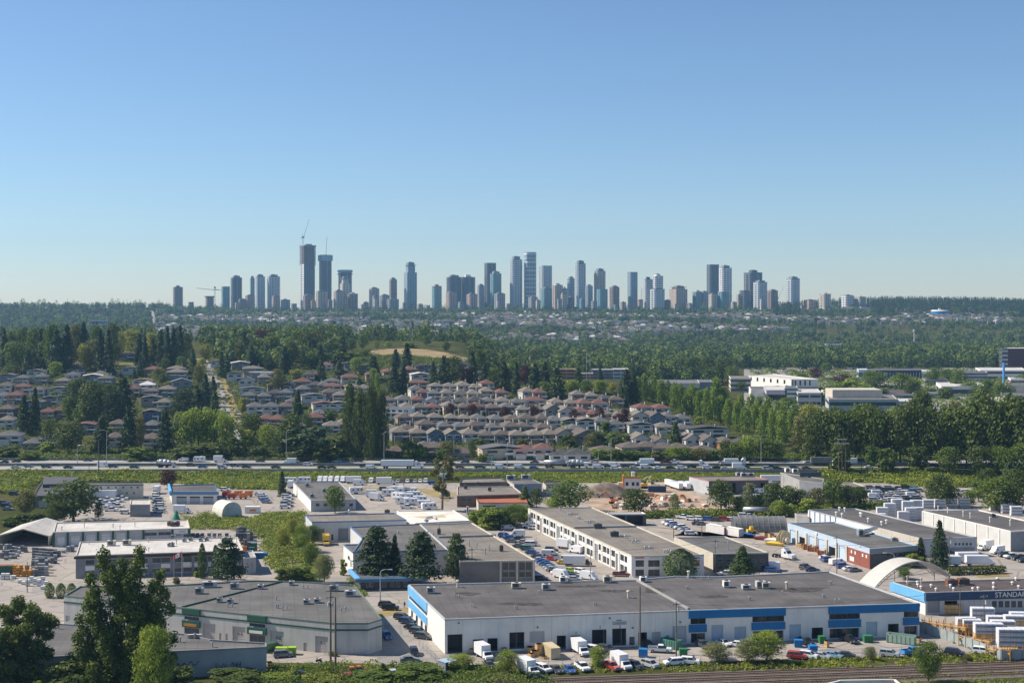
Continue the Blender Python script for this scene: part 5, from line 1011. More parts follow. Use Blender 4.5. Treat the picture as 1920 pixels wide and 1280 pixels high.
# ------------------------------------------------------------------ paving, railway, greenery on the flat
sheet('industrial_paving', [(-175, 632.0, 0), (-190, 322.5, 0), (-18, 316.5, 0), (20, 315, 0), (70, 321, 0), (190, 334, 0), (235, 632.0, 0)], ASPH, .03, 'pale worn asphalt yards between the warehouses')
sheet('side_street', [(640, 1100), (700, 1118), (760, 1118), (700, 1085), (600, 1080), (560, 1092), (480, 1088), (330, 1092), (150, 1092), (60, 1100), (60, 1110), (320, 1098)], STREET, .045, 'street passing the cream roofed office')
sheet('driveway', [(722, 1150), (800, 1200), (832, 1243), (700, 1245), (716, 1218)], STREET, .05, 'dark driveway beside the blue end wall')
sheet('gravel_yard', [(1200, 985), (1380, 1005), (1470, 1030), (1480, 1012), (1470, 985), (1378, 985), (1330, 985), (1262, 1003)], GRAVL, .05, 'gravel yard around the quonset hut')
sheet('building_site_ground', [(1085, 925), (1120, 906), (1250, 903), (1300, 925), (1370, 955), (1130, 960), (1100, 945)], DIRT, .06, 'bare pinkish dirt of the building site')
sheet('dry_verge', [(668, 913), (800, 916), (858, 925), (840, 940), (790, 922), (668, 918)], DRYG, .05, 'strip of dry grass in the van park')
sheet('grass_verge', [(1290, 1065), (1310, 1068), (1312, 1072), (1280, 1072)], GRASS, .05, 'small grass verge')
sheet('grass_island', [(1830, 1076), (1890, 1074), (1895, 1080), (1832, 1082)], DRYG, .05, 'dry grass island behind the clipped hedge')
sheet('dry_lawn', [(706, 1146), (768, 1140), (770, 1146), (715, 1156)], DRYG, .052, 'dry lawn strip at the driveway mouth')
for a in (((560, 1213), (640, 1236), (1.0)),): pass
# railway
T1 = (Vector((9, 302.4)), Vector((122, 317))); dr = (T1[1] - T1[0]).normalized(); nr = Vector((dr.y, -dr.x))
sheet('rail_ballast', [(*(T1[0] - dr * 60 + nr * -2.6), 0), (*(T1[1] + dr * 60 + nr * -2.6), 0), (*(T1[1] + dr * 60 + nr * 11), 0), (*(T1[0] - dr * 60 + nr * 11), 0)], BALL, .06, 'brown ballast bed under the tracks')
for k, off in enumerate((0, 3.9, 8.0)):
    c0, c1 = T1[0] - dr * 60 + nr * off, T1[1] + dr * 60 + nr * off; r = tag(empty('railway_track', (*c0, .06), math.atan2(dr.y, dr.x)), ('railway track nearest the parked cars', 'middle one of three railway tracks', 'railway track nearest the bottom edge')[k], 'railway track', 'railway tracks'); ln = (c1 - c0).length
    for s in (-.75, .75):
        b = MB(); b.box(0, ln, s - .08, s + .08, .12, .3); ob('rail', b.mesh('rail', mat('rusty_rail', (.13, .075, .055), .5, .12)), r)
    b = MB()
    for j in range(int(ln / .7)): b.box(j * .7, j * .7 + .24, -1.3, 1.3, 0, .14)
    ob('sleepers', b.mesh('sleepers', WOODP), r)['kind'] = 'stuff'
ug = undergrowth
ug('trackside_brambles', [(20 / 1, 315.6), (-16, 313), (-16, 308), (60, 311), (190, 328.5), (190, 336), (120, 327.5), (70, 320.5)], 900, .42, .55, ['bl', 'ol'], 'bramble strip between the cars and the railway', True, 1.0, 2)
ug('foreground_thicket', [(-62, 311), (-14, 306), (2, 313), (-8, 315.5), (-30, 314), (-58, 314)], 420, .45, 1.1, ['md', 'bl'], 'leafy thicket along the bottom edge', True, 1.3, 3)
ug('foreground_thicket', [(-62, 296), (10, 296), (8, 303), (-14, 308), (-60, 311)], 450, .45, 1.3, ['md', 'bd'], 'leafy thicket along the bottom edge', True, 1.3, 33)
ug('trackside_weeds', [(30, 296), (125, 296), (125, 304), (80, 301), (40, 297.5)], 260, .4, .5, ['bl', 'sg'], 'weeds below the railway', True, 1.0, 4)
ug('track_weeds', [(-2, 297), (36, 298.2), (60, 302.5), (120, 310), (120, 307), (60, 300), (30, 296)], 130, .35, .4, ['lt', 'ol'], 'weeds between the tracks', True, .8, 5)
ug('highway_bank_brambles', [(-20, 884), (520, 886), (545, 900), (520, 918), (430, 916), (340, 906), (160, 902), (60, 905), (50, 925), (-20, 925)], 3600, 1.0, 1.7, ['bl', 'bd'], 'bramble covered bank below the highway', hmul=.75, seed=6)
ug('highway_bank_grass', [(520, 884), (1300, 886), (1460, 888), (1460, 898), (1290, 894), (1250, 902), (1080, 905), (960, 893), (800, 893), (520, 900)], 2300, .75, .7, ['bl', 'lt'], 'long grass bank below the highway', hmul=.7, seed=7)
ug('bramble_bank', [(1540, 884), (1940, 884), (1940, 906), (1820, 912), (1760, 915), (1660, 905), (1560, 897)], 2300, 1.0, 1.9, ['bl', 'bd'], 'bramble bank behind the used car lot', seed=8)
ug('bramble_thicket', [(340, 972), (412, 966), (470, 974), (500, 962), (570, 962), (568, 985), (580, 1010), (618, 1075), (600, 1088), (548, 1090), (505, 1060), (492, 1010), (430, 992), (360, 992)], 1500, .62, 1.5, ['bl', 'bd'], 'bright bramble thicket beside the yellow truck yard', hmul=1.2, seed=9)
ug('hedge_row', [(1135, 965), (1330, 962), (1560, 958), (1560, 964), (1420, 968), (1215, 972)], 650, .7, 1.5, ['bd', 'bl'], 'long overgrown hedge behind the gravel car park', hmul=1.5, seed=10)
ug('site_weeds', [(1300, 915), (1420, 945), (1560, 945), (1560, 960), (1330, 962), (1390, 950)], 700, .7, 1.3, ['bd', 'ol'], 'weedy bushes between the building site and yards', seed=12)
ug('verge_shrubs', [(655, 1080), (672, 1095), (690, 1118), (678, 1120), (660, 1100)], 60, .45, .9, ['lt', 'md'], 'shrubs along the blue office wall', seed=13)
ug('far_side_verge', [(-40, 862.5), (1500, 862.5), (1700, 865), (1700, 858), (1300, 846), (700, 856), (-40, 852)], 3200, 1.0, 1.5, ['bd', 'md'], 'green verge behind the highway', seed=14)
ug('wall_foot_weeds', [(1774, 1192), (1880, 1232), (1872, 1235), (1770, 1198)], 90, .35, .5, ['ol', 'lt'], 'weeds at the foot of the grey fence', seed=15)
ug('used_lot_edge', [(1540, 940), (1660, 946), (1730, 952), (1600, 956), (1520, 952)], 260, .7, 1.6, ['bd', 'md'], 'bushes below the used car lot', seed=16)

b = MB()
for k in range(26):
    c = Vector((10 + k * 3.1, 322.5 + k * .42)); d = Vector((.42, -.9)); b.poly([(*(c + Vector((-.06, 0))), .06), (*(c + Vector((-.06, 0)) + d * 4.6), .06), (*(c + Vector((.06, 0)) + d * 4.6), .06), (*(c + Vector((.06, 0))), .06)])
tag(ob('stall_markings', b.mesh('stall_markings', LGREY)), 'faded parking stall lines before the railway weeds', kind='structure')
# trees on the flat
W = 'by the bottom left warehouse'
BK = 'beside the bottom edge of the view'
def bigtree():
    rs = np.random.RandomState(77); Y = 289; c = Vector((PX(231, Y), Y, 0)); H = PZ(1014, Y); R = 10.4; cl = []
    tops = [(-3.6, -1.0, .97), (.5, 1, .9), (3.2, 0, .985), (6.2, 1, .82), (-6.6, 1, .8), (8.2, -1, .62), (-8, 0, .55), (1.5, -3, .8), (-2, 3, .86), (5.5, -3, .68), (-5.5, -3, .66), (8.4, 1, .42), (-7.4, 1, .34), (3, -4, .5), (-3, -4, .48), (-6.8, -2, .24), (7, -3, .26), (-4, -5, .28), (4.5, -5, .3), (-8.6, -1, .3), (9, 0, .3), (-2, -5, .36), (2, -5, .2), (-6, 2, .68), (7.4, 1, .7), (6.5, 2, .3), (-1, 0, .62), (0, 3, .4), (7.8, -2, .5), (-7.8, -2, .44), (4, 3, .74), (-5, 3, .3)]
    t = MB(); base = [(-.8, 0), (.5, .4), (1.3, -.3)]
    for i, (x, y, f) in enumerate(tops):
        x *= 1.2; z = f * H - 1.6
        for q in range(4):
            k = 1 - q * .13; cl.append(((x * k + rs.normal() * .7, y * k + rs.normal() * .7, z - q * 2.5), (1.25 + .42 * q + rs.rand() * .4, 1.25 + .42 * q, 1.8)))
        bx, by = base[i % 3]; m = (bx + x * .3, by + y * .3, z * .45); t.tube((bx, by, 0), m, .34, .2, 7); t.tube(m, (x * .9, y * .9, z), .2, .04, 6)
    Q = clump_crown(rs, cl, 44000, .6, fill=.3)
    r = tag(empty('cottonwood_tree', c), 'big multi stemmed dark green cottonwood in front of the cream roofed office', 'tree'); ob('crown', np_quads('crown', Q, LEAF['cw']), r); ob('trunk', t.mesh('trunk', BARK), r)
    Y = 294; c = Vector((PX(38, Y), Y, 0)); H = PZ(1090, Y); cl = []; t = MB()
    for i in range(44):
        a = i * 2.4; q = 6.9 * math.sqrt((i + .5) / 44); z = H * (.3 + .66 * math.sqrt(max(0, 1 - (q / 8.2) ** 2)) * rs.uniform(.1, 1)); cl.append(((q * math.cos(a), q * math.sin(a), z - 1.3), (1.7, 1.7, 1.5))); t.tube((0, 0, H * .2), (q * math.cos(a), q * math.sin(a), z - 1.5), .16, .04, 5)
    t.tube((0, 0, 0), (0, 0, H * .6), .4, .15, 8); Q = clump_crown(rs, cl, 20000, .52, fill=.35)
    r = tag(empty('cottonwood_tree', c), 'dark green round tree at the left edge above the grey block roof', 'tree'); ob('crown', np_quads('crown', Q, LEAF['cw']), r); ob('trunk', t.mesh('trunk', BARK), r)
bigtree()
def nt_(px, top, w, kind, col, Y, desc): 
    r = tree(px, 0, top, w, kind, col, 'x', Y=Y, lod=0); REG[(f'{WORD[col]} {KNAME[kind][1]}', 'x')].pop(); r['label'] = desc; return r
nt_(287, 1174, 86, 'dec', 'lt', 279, 'young light green tree beside the big dark cottonwood')
nt_(86, 1258, 55, 'bush', 'lt', 300, 'pale bush at the bottom edge under the left tree')
nt_(20, 1200, 110, 'bush', 'dk', 291, 'dark bush in the bottom left corner')
nt_(150, 1235, 120, 'bush', 'dk', 288, 'dark bush at the foot of the big cottonwood')
nt_(330, 1248, 70, 'bush', 'dk', 297, 'dark bush under the graffiti wall')
nt_(440, 1258, 110, 'bush', 'dk', 300, 'dark hedge bush below the graffiti')
nt_(865, 1226, 55, 'dec', 'lt', 312, 'light green young tree behind the blue lean-to shelter')
nt_(951, 1219, 48, 'dec', 'lt', 309, 'light green leafy tree left of the parked box trucks')
nt_(1121, 1212, 40, 'dec', 'lt', 314, 'small airy tree between parked white and red cars')
nt_(1741, 1203, 62, 'dec', 'md', 301, 'leafy tree standing among the railway tracks')
nt_(1438, 1184, 70, 'dec', 'lt', 318, 'wide green bush beside the trucks near the blue bands')
nt_(1344, 1206, 62, 'dec', 'sg', 319, 'grey green young tree left of the wide bush')
nt_(1402, 1198, 56, 'dec', 'sg', 318, 'green bush joined to the wide bush')
nt_(1632, 1212, 26, 'dec', 'sg', 320, 'small grey green sapling before the green skip')
nt_(1608, 1229, 12, 'dec', 'sg', 319, 'tiny sapling between parked cars'); nt_(1815, 1226, 18, 'dec', 'ol', 320, 'thin bare sapling between black and white cars')
nt_(717, 1243, 34, 'con', 'md', 306, 'pointed green shrub at the bottom edge'); nt_(648, 1250, 40, 'dec', 'sg', 309, 'spiky grey green shrub beside the bare pole')
nt_(790, 1246, 95, 'bush', 'md', 306, 'large rounded bush at the bottom edge below the fence'); nt_(614, 1249, 30, 'bush', 'ol', 314, 'olive bush behind the bare pole'); nt_(624, 1226, 18, 'bush', 'md', 324, 'small dark bush at the foot of the transformer pole')
nt_(520, 1262, 80, 'bush', 'lt', 305, 'light green bush at the bottom edge beside the grey block'); nt_(700, 1258, 90, 'bush', 'md', 304, 'green bush at the bottom edge under the orange car'); nt_(600, 1264, 70, 'bush', 'yl', 304, 'yellow green bush at the bottom edge')
S = 'at the brown street office'
nt2 = lambda px, base, top, w, k, c, desc: (lambda r: (REG[(f'{WORD[c]} {KNAME[k][1]}', 'x')].pop(), r.__setitem__('label', desc)))(tree(px, base, top, w, k, c, 'x'))
nt2(706, 1092, 986, 100, 'ced', 'cn', 'large layered dark cedar before the stepped pale plant'); nt2(740, 1088, 1006, 40, 'con', 'cn', 'thin dark conifer top beside the large cedar'); nt2(788, 1098, 1002, 82, 'pine', 'cn', 'broad dark pine between the cedar and the slim spruce')
nt2(856, 1092, 1004, 52, 'pine', 'cm', 'slim open spruce before the tan roofed warehouse'); nt2(917, 1085, 1063, 56, 'bush', 'md', 'green bush under the dark glazed corner'); nt2(875, 1092, 1058, 24, 'con', 'cn', 'dark small conifer between the spruce and the pole')
nt2(1276, 1086, 1030, 66, 'cyp', 'cm', 'rounded clipped conifer before the white workshop row end'); nt2(1392, 1082, 1026, 66, 'con', 'cm', 'wide dark conifer before the grey roofed block')
nt2(427, 1094, 1012, 68, 'pine', 'cn', 'dark pine before the cream roofed office'); nt2(379, 1084, 1019, 17, 'cyp', 'cm', 'first narrow cypress before the cream roofed office'); nt2(404, 1084, 1022, 15, 'cyp', 'cm', 'second narrow cypress beside the dark pine'); nt2(372, 1081, 1070, 20, 'bush', 'lt', 'clipped round shrub by the black parked cars')
nt2(331, 1094, 1082, 14, 'bush', 'ol', 'brown shrub at the foot of the flagpole')
for x in (93, 114, 134): nt2(x, 1120 + (x - 93) * .02, 1093, 19, 'cyp', 'md', {93: 'dark clipped hedge bush left of the yard entrance', 114: 'dark clipped hedge bush in the middle of the yard entrance', 134: 'dark clipped hedge bush nearest the big cottonwood'}[x])
BB = 'in the bramble thicket'
for a in ((548, 1008, 972, 28, 'dec', 'yl'), (566, 1034, 984, 36, 'dec', 'lt'), (582, 1062, 1018, 30, 'dec', 'md'), (608, 1092, 1040, 42, 'dec', 'sg'), (565, 1090, 1062, 50, 'bush', 'md'), (530, 1030, 990, 30, 'dec', 'yl'), (585, 1020, 985, 34, 'dec', 'md'), (535, 1092, 1066, 40, 'bush', 'dk'), (643, 1078, 1048, 14, 'bush', 'lt')): tree(*a, BB, 'trees in the bramble thicket')
nt2(628, 962, 911, 44, 'dec', 'md', 'round green tree before the white end wall workshop'); nt2(529, 930, 884, 22, 'con', 'cn', 'slim dark conifer at the narrow lot'); nt2(138, 978, 902, 112, 'dec', 'dk', 'large round dark green tree behind the cream roofed workshop'); nt2(50, 968, 920, 48, 'dec', 'ol', 'brownish sparse tree beside the charcoal roofed garage'); nt2(315, 915, 881, 42, 'dec', 'pu', 'dark purple tree behind the small blue garage')
nt2(105, 985, 940, 50, 'dec', 'dk', 'dark green tree joined to the large round tree'); nt2(20, 985, 968, 40, 'bush', 'md', 'green bush behind the gabled shed'); nt2(58, 985, 962, 60, 'bush', 'dk', 'dark bush behind the gabled shed ridge'); nt2(185, 975, 940, 20, 'dec', 'dk', 'dark small tree at the edge of the trucking lot')
def lean_tree():
    rs = np.random.RandomState(8); p = G(829, 957); s = p.y / F; H = 106 * s; cl = []; t = MB(); t.tube((0, 0, 0), (.3, 0, H * .45), .5, .35, 8); t.tube((.3, 0, H * .45), (1.2, 0, H * .95), .35, .06, 7)
    for i in range(26): f = .3 + .68 * i / 26; a = rs.uniform(0, 6.28); q = rs.uniform(.2, 1) * 6.3 * math.sin(math.pi * min(1, (f - .18) / .9)); cl.append(((q * math.cos(a) + f, q * math.sin(a) * .8, f * H), (1.5, 1.5, 1.3))); t.tube((.3, 0, max(H * .25, f * H - 3)), (q * math.cos(a) + f, q * math.sin(a) * .8, f * H), .12, .03, 4)
    Q = clump_crown(rs, cl, 3400, .75, fill=.3); r = tag(empty('cottonwood_tree', p), 'tall sparse cottonwood with bare trunk overlapping the highway', 'tree'); ob('crown', np_quads('crown', Q, LEAF['ol']), r); ob('trunk', t.mesh('trunk', mat('pale_brown_bark', (.2, .14, .1), .9, .15, 1)), r)
lean_tree()
nt2(1068, 958, 902, 80, 'dec', 'md', 'broad green tree left of the dirt heap'); nt2(1190, 964, 917, 66, 'dec', 'dk', 'round dark tree in front of the building site'); nt2(1265, 962, 926, 24, 'dec', 'sg', 'slim grey green tree in the building site rubble'); nt2(984, 950, 911, 32, 'con', 'md', 'pointed green tree beside the orange roof'); nt2(1006, 952, 915, 32, 'dec', 'dk', 'dark green tree right of the pointed tree')
for a in ((915, 990, 950, 56, 'bush', 'lt'), (945, 985, 950, 50, 'bush', 'md'), (965, 988, 945, 50, 'dec', 'md'), (985, 980, 948, 36, 'bush', 'lt'), (890, 985, 958, 36, 'bush', 'lt'), (930, 992, 965, 40, 'bush', 'dk')): tree(*a, 'in the clump above the packed car park', 'bushes above the packed car park')
nt2(1352, 960, 900, 54, 'dec', 'dk', 'dense round dark tree before the charcoal warehouse'); nt2(1040, 960, 930, 40, 'dec', 'lt', 'light green tree behind the long workshop roof')
for a in ((1405, 955, 905, 34, 'dec', 'sg'), (1450, 958, 905, 46, 'dec', 'dk'), (1478, 955, 910, 44, 'dec', 'md'), (1460, 968, 938, 36, 'dec', 'lt'), (1425, 955, 925, 30, 'dec', 'md'), (1500, 955, 918, 40, 'dec', 'dk'), (1532, 955, 915, 40, 'dec', 'ol'), (1562, 953, 898, 50, 'dec', 'md'), (1590, 952, 910, 44, 'dec', 'dk'), (1612, 950, 912, 36, 'dec', 'dk'), (1385, 960, 930, 26, 'dec', 'ol'), (1515, 962, 935, 40, 'bush', 'lt'), (1480, 968, 945, 30, 'bush', 'lt')): tree(*a, 'in the scrub behind the striped warehouse', 'trees behind the striped warehouse')
for a in ((1765, 950, 890, 58, 'dec', 'dk'), (1748, 945, 905, 36, 'dec', 'dk'), (1782, 948, 910, 40, 'dec', 'md'), (1868, 958, 895, 76, 'dec', 'md'), (1905, 945, 878, 56, 'dec', 'dk'), (1835, 940, 900, 42, 'dec', 'md'), (1818, 950, 918, 30, 'dec', 'lt'), (1900, 960, 910, 50, 'dec', 'dk'), (1850, 925, 880, 44, 'dec', 'dk'), (1890, 915, 868, 40, 'con', 'cm')): tree(*a, 'beside the used car lot and lumber stacks', 'trees right of the used car lot')
nt2(1762, 1064, 978, 46, 'con', 'cn', 'tall green conifer beside the transformer pole'); nt2(1726, 1058, 1008, 32, 'con', 'cn', 'short dark conifer left of the tall one'); nt2(1709, 1062, 1036, 36, 'bush', 'lt', 'light green bush behind the arched canopy'); nt2(1695, 1085, 1062, 34, 'dec', 'md', 'green tree seen under the arched canopy')
# hedge
b = MB(); p, q = RP(1778, 1078, 0), RP(1884, 1074, 0); rs = np.random.RandomState(4); n = 1600; tt = rs.rand(n, 1); pos = np.array(p) + tt * (np.array(q) - np.array(p)) + rs.uniform(-.9, .9, (n, 3)) * [1, 1, 0] + np.stack([0 * tt[:, 0], 0 * tt[:, 0], rs.uniform(.1, 2.4, n)], 1)
tag(ob('clipped_hedge', np_quads('clipped_hedge', cards(pos, unit(rs.normal(size=(n, 3)) + [0, -.4, .5]), .55, rs), LEAF['dk'])), 'clipped dark hedge before the white service trucks', 'hedge')

# ------------------------------------------------------------------ yard furniture
def solid(name, px, base, label, cat, parts, rz=0.0, group=None, z=0.0):
    """parts: (part name, material, [boxes])"""
    p = G(px, base); r = tag(empty(name, (p.x, p.y, p.z + .05 + z), rad(rz)), label, cat, group)
    for nm, m, bx in parts:
        b = MB()
        for q in bx: b.box(*q)
        ob(nm, b.mesh(nm, m), r)
    return r
TANC = mat('tan_container_paint', (.56, .46, .29), .6, .06)
solid('shipping_container', 1034, 1230, 'tan shipping container beside stacked wooden crates', 'container', [('body', TANC, [(-3, 3, -1.22, 1.22, .15, 2.75)]), ('rib', TANC, [(x, x + .12, -1.25, 1.25, .2, 2.7) for x in np.arange(-2.9, 2.9, .4)]), ('door', mat('tan_door', (.6, .5, .33), .6, .05), [(3.0, 3.06, -1.15, -.03, .25, 2.65), (3.0, 3.06, .03, 1.15, .25, 2.65)]), ('locking_bar', STEEL, [(3.06, 3.12, y, y + .05, .3, 2.6) for y in (-.8, -.3, .3, .8)])], -72)
def crate(px, base, label, sx=1.2, sy=1.0, hz=.9, z=0.0, m=None, rz=10):
    sl = [(-sx / 2 - .02, sx / 2 + .02, -sy / 2 - .02, sy / 2 + .02, k, k + .1) for k in (.0, hz * .5, hz - .1)]
    return solid('wooden_crate', px, base, label, 'crate', [('box', m or LUMB, [(-sx / 2, sx / 2, -sy / 2, sy / 2, .05, hz)]), ('slat', mat('crate_slat', (.42, .27, .12), .8, .1), sl)], rz, 'wooden crates at the loading doors', z)
for i, a in enumerate(((1003, 1228, 'wooden crate stack base beside the tan container', 1.8, 1.6, 1.2), (1010, 1226, 'tall wooden crate against the tan container', 1.4, 1.4, 2.6), (997, 1231, 'low wooden crate at the end of the stack', 1.4, 1.0, .9), (1020, 1234, 'small pale crate on blue pallet beside the container', 1.3, 1.0, .6), (994, 1221, 'open wooden crate under the half raised door', 1.6, 1.4, 1.2), (884, 1224, 'wooden crate near the first white box truck', 1.0, .9, 1.1), (880, 1222, 'narrow wooden crate by the dock wall', .7, .8, 1.3), (945, 1221, 'orange timber crate beside the second dock', 1.4, 1.2, 1.0), (505, 1250, 'wooden crate beside the grey block wall', 1.4, 1.2, 1.2), (1550, 1213, 'cardboard box on the red hand truck', .9, .9, 1.6), (1720, 1202, 'tipped wooden box beside the long green skip', 1.6, 1.4, 1.0))): crate(*a, rz=10 + i * 13)
def bin_(px, base, label, m, L_=2.0, Wd=1.5, hz=1.4, rz=0, lid=None): return solid('dumpster', px, base, label, 'dumpster', [('bin', m, [(-L_ / 2, L_ / 2, -Wd / 2, Wd / 2, .12, hz)]), ('rib', m, [(x, x + .1, -Wd / 2 - .06, Wd / 2 + .06, .2, hz - .1) for x in np.linspace(-L_ / 2 + .1, L_ / 2 - .2, 4)]), ('lid', lid or m, [(-L_ / 2 - .05, L_ / 2 + .05, -Wd / 2 - .05, Wd / 2 + .05, hz, hz + .1)]), ('foot', BLACK, [(-L_ / 2 + .1, -L_ / 2 + .3, -Wd / 2, Wd / 2, 0, .12), (L_ / 2 - .3, L_ / 2 - .1, -Wd / 2, Wd / 2, 0, .12)])], rz)
BINB = mat('blue_dumpster_paint', (.02, .2, .5), .5, .08); BING = mat('green_dumpster_paint', (.04, .2, .08), .55, .1)
bin_(1206, 1231, 'blue dumpster at the foot of the dark bare pole', BINB, 2.0, 1.6, 1.9, -15); bin_(1281, 1228, 'green dumpster beside the insulator pole', BING, 1.9, 1.5, 1.6, 0); bin_(1497, 1212, 'first blue dumpster before the blue panel', BINB, 2.0, 1.6, 1.7, -8); bin_(1524, 1223, 'second blue dumpster in the open yard', BINB, 2.0, 1.6, 1.7, 5); bin_(1627, 1203, 'green dumpster before the grey roll door', BING, 2.2, 1.6, 1.6, 3); bin_(548, 1226, 'lime green bin beside the cream roll door', mat('lime_bin', (.36, .55, .05), .5, .06), 1.8, 1.5, 1.7, 0); bin_(528, 1222, 'lime green skip behind the grey suv', mat('lime_bin', (.36, .55, .05)), 2.8, 1.5, 1.1, 0); bin_(1541, 1205, 'green bin with raised lid beside stacked boxes', BING, 1.6, 1.3, 1.7, 10)
def skip(px, base, label, m, L_, rz): return solid('open_skip', px, base, label, 'skip', [('side', m, [(-L_ / 2, L_ / 2, -1.2, -1.1, .15, 2.2), (-L_ / 2, L_ / 2, 1.1, 1.2, .15, 2.2)]), ('end_wall', m, [(-L_ / 2, -L_ / 2 + .1, -1.1, 1.1, .15, 2.2), (L_ / 2 - .1, L_ / 2, -1.1, 1.1, .15, 2.2)]), ('rib', m, [(x, x + .14, -1.28, 1.28, .2, 2.1) for x in np.linspace(-L_ / 2 + .2, L_ / 2 - .3, 7)][:1] + [(x, x + .14, s * 1.24 - .04, s * 1.24 + .04, .2, 2.1) for x in np.linspace(-L_ / 2 + .2, L_ / 2 - .3, 7) for s in (-1, 1)]), ('floor_plate', RUST, [(-L_ / 2 + .1, L_ / 2 - .1, -1.1, 1.1, .15, .6)])], rz)
skip(1690, 1205, 'long pale green open skip before the last loading door', mat('pale_green_skip', (.3, .42, .33), .6, .08), 7.0, -28); skip(1259, 1214, 'rusty green skip full of scrap beside the insulator pole', mat('teal_skip', (.1, .26, .2), .6, .12), 5.0, -40)
solid('lean_to_shelter', 838, 1258, 'small blue lean-to shelter at the end of the chain fence', 'shelter', [('roof', mat('pale_blue_sheet', (.38, .5, .62), .4, .05), [(-1.6, 1.6, -1.6, 1.6, 2.5, 2.62)]), ('post', BLUE, [(sx * 1.4 - .08, sx * 1.4 + .08, sy * 1.4 - .08, sy * 1.4 + .08, 0, 2.5) for sx in (-1, 1) for sy in (-1, 1)][:1]), ('wall', MGREY, [(-1.5, 1.5, 1.4, 1.5, 0, 2.5), (-1.5, -1.4, -1.4, 1.4, 0, 2.5)])], 40)
for px, base, lb in ((1345, 1000, 'long white trailer box with red end beside the gravel lot'), (1372, 1004, 'second white trailer box behind the grey roofed block')): solid('storage_container', px, base, lb, 'container', [('body', WHITE, [(-1.3, 1.3, -4.6, 4.6, .3, 3.1)]), ('roof_rail', LGREY, [(-1.32, -1.2, -4.6, 4.6, 3.05, 3.16), (1.2, 1.32, -4.6, 4.6, 3.05, 3.16)]), ('door', paint('red') if px == 1345 else LGREY, [(-1.25, 1.25, -4.66, -4.6, .4, 3.0)])], 38)
for i, (px, base, c, lb) in enumerate(((1400, 1005, 'blue', 'blue tarpaulin covered boat behind the white trailer boxes'), (1430, 1012, 'dark red', 'dark red covered boat beside the blue tarpaulin'), (1452, 1022, 'yellow', 'yellow covered boat in the gravel yard'), (1450, 1016, 'white', 'white covered boat beside the yellow one'))):
    p = G(px, base); r = tag(empty('covered_boat', (p.x, p.y, .05), rad(-35)), lb, 'boat', 'covered boats'); b = MB(); Lb = 3.1
    for k in range(8):
        a = [(-Lb + k * Lb / 4, y * (1.1 - .02 * k), .7 + (.8 if y == 0 else .1) * math.sin(math.pi * (k + .6) / 9)) for y in (-1, 0, 1)]; d = [(-Lb + (k + 1) * Lb / 4, y * (1.1 - .02 * k), .7 + (.8 if y == 0 else .1) * math.sin(math.pi * (k + 1.6) / 9)) for y in (-1, 0, 1)]
        b.poly([a[0], d[0], d[1], a[1]]); b.poly([a[1], d[1], d[2], a[2]])
    ob('cover', b.mesh('cover', paint(c)), r); b = MB(); b.frust((-Lb, Lb, -.6, .6), (-Lb, Lb, -1.1, 1.1), .1, .95); ob('hull', b.mesh('hull', paint(c)), r)
solid('loader', 1408, 1000, 'yellow loader parked before the quonset hut', 'loader', [('body', YPOST if False else paint('yellow'), [(-1.6, 1.2, -.8, .8, .6, 1.6), (-.4, .8, -.7, .7, 1.6, 2.6)]), ('bucket', paint('yellow'), [(1.6, 2.3, -1.0, 1.0, .2, 1.0)]), ('wheel', BLACK, [(-1.4, -.4, -1.0, 1.0, 0, .9), (.5, 1.4, -1.0, 1.0, 0, .9)])], 15)
for i, (px, base, lb) in enumerate(((1437, 1005, 'wooden cable drum crate before the quonset hut'), (1446, 1007, 'wooden crate beside the cable drums'), (1454, 1012, 'heap of broken crates beside the pale blue garage'), (1500, 1025, 'wooden crate by the second service door'), (1508, 1028, 'rusty crate beside the brown machinery'))): crate(px, base, lb, 1.8, 1.6, 1.4, rz=i * 17)
def drum(px, base, R_, lb, m, rz):
    p = G(px, base); r = tag(empty('cable_drum', (p.x, p.y, .05), rad(rz)), lb, 'cable drum', 'wooden cable drums')
    for s in (-1, 1): b = MB(); b.tube((0, s * .6, R_), (0, s * .75, R_), R_, n=18); ob('flange', b.mesh('flange', m), r)
    b = MB(); b.tube((0, -.6, R_), (0, .6, R_), R_ * .6, n=14); ob('core', b.mesh('core', m), r)
drum(1470, 1018, 2.3, 'large pale cable drum at the corner of the pale blue garage', mat('pale_drum', (.58, .5, .3), .7, .08), 30); drum(1460, 1017, 1.2, 'small cable drum left of the large drum', LUMB, 70); drum(1474, 1020, 1.3, 'small white cable drum in front of the large drum', CREAM, 50)
solid('propane_locker', 1533, 1036, 'red upright tank beside the service doors', 'tank', [('body', paint('red'), [(-.4, .4, -.4, .4, .1, 1.9)]), ('cap', DGREY, [(-.25, .25, -.25, .25, 1.9, 2.2)])])
for i, (px, base) in enumerate(((1522, 1033), (1514, 1030), (1541, 1040))): solid('machine', px, base, ('rusty brown machine by the third service door', 'rusty machine by the second service door', 'tan machine by the fourth service door')[i], 'machine', [('body', RUST, [(-1.2, 1.2, -.7, .7, .2, 1.4)]), ('frame', YPOST, [(-1.3, -1.1, -.8, .8, 0, 1.9), (1.1, 1.3, -.8, .8, 0, 1.9)])], -30)

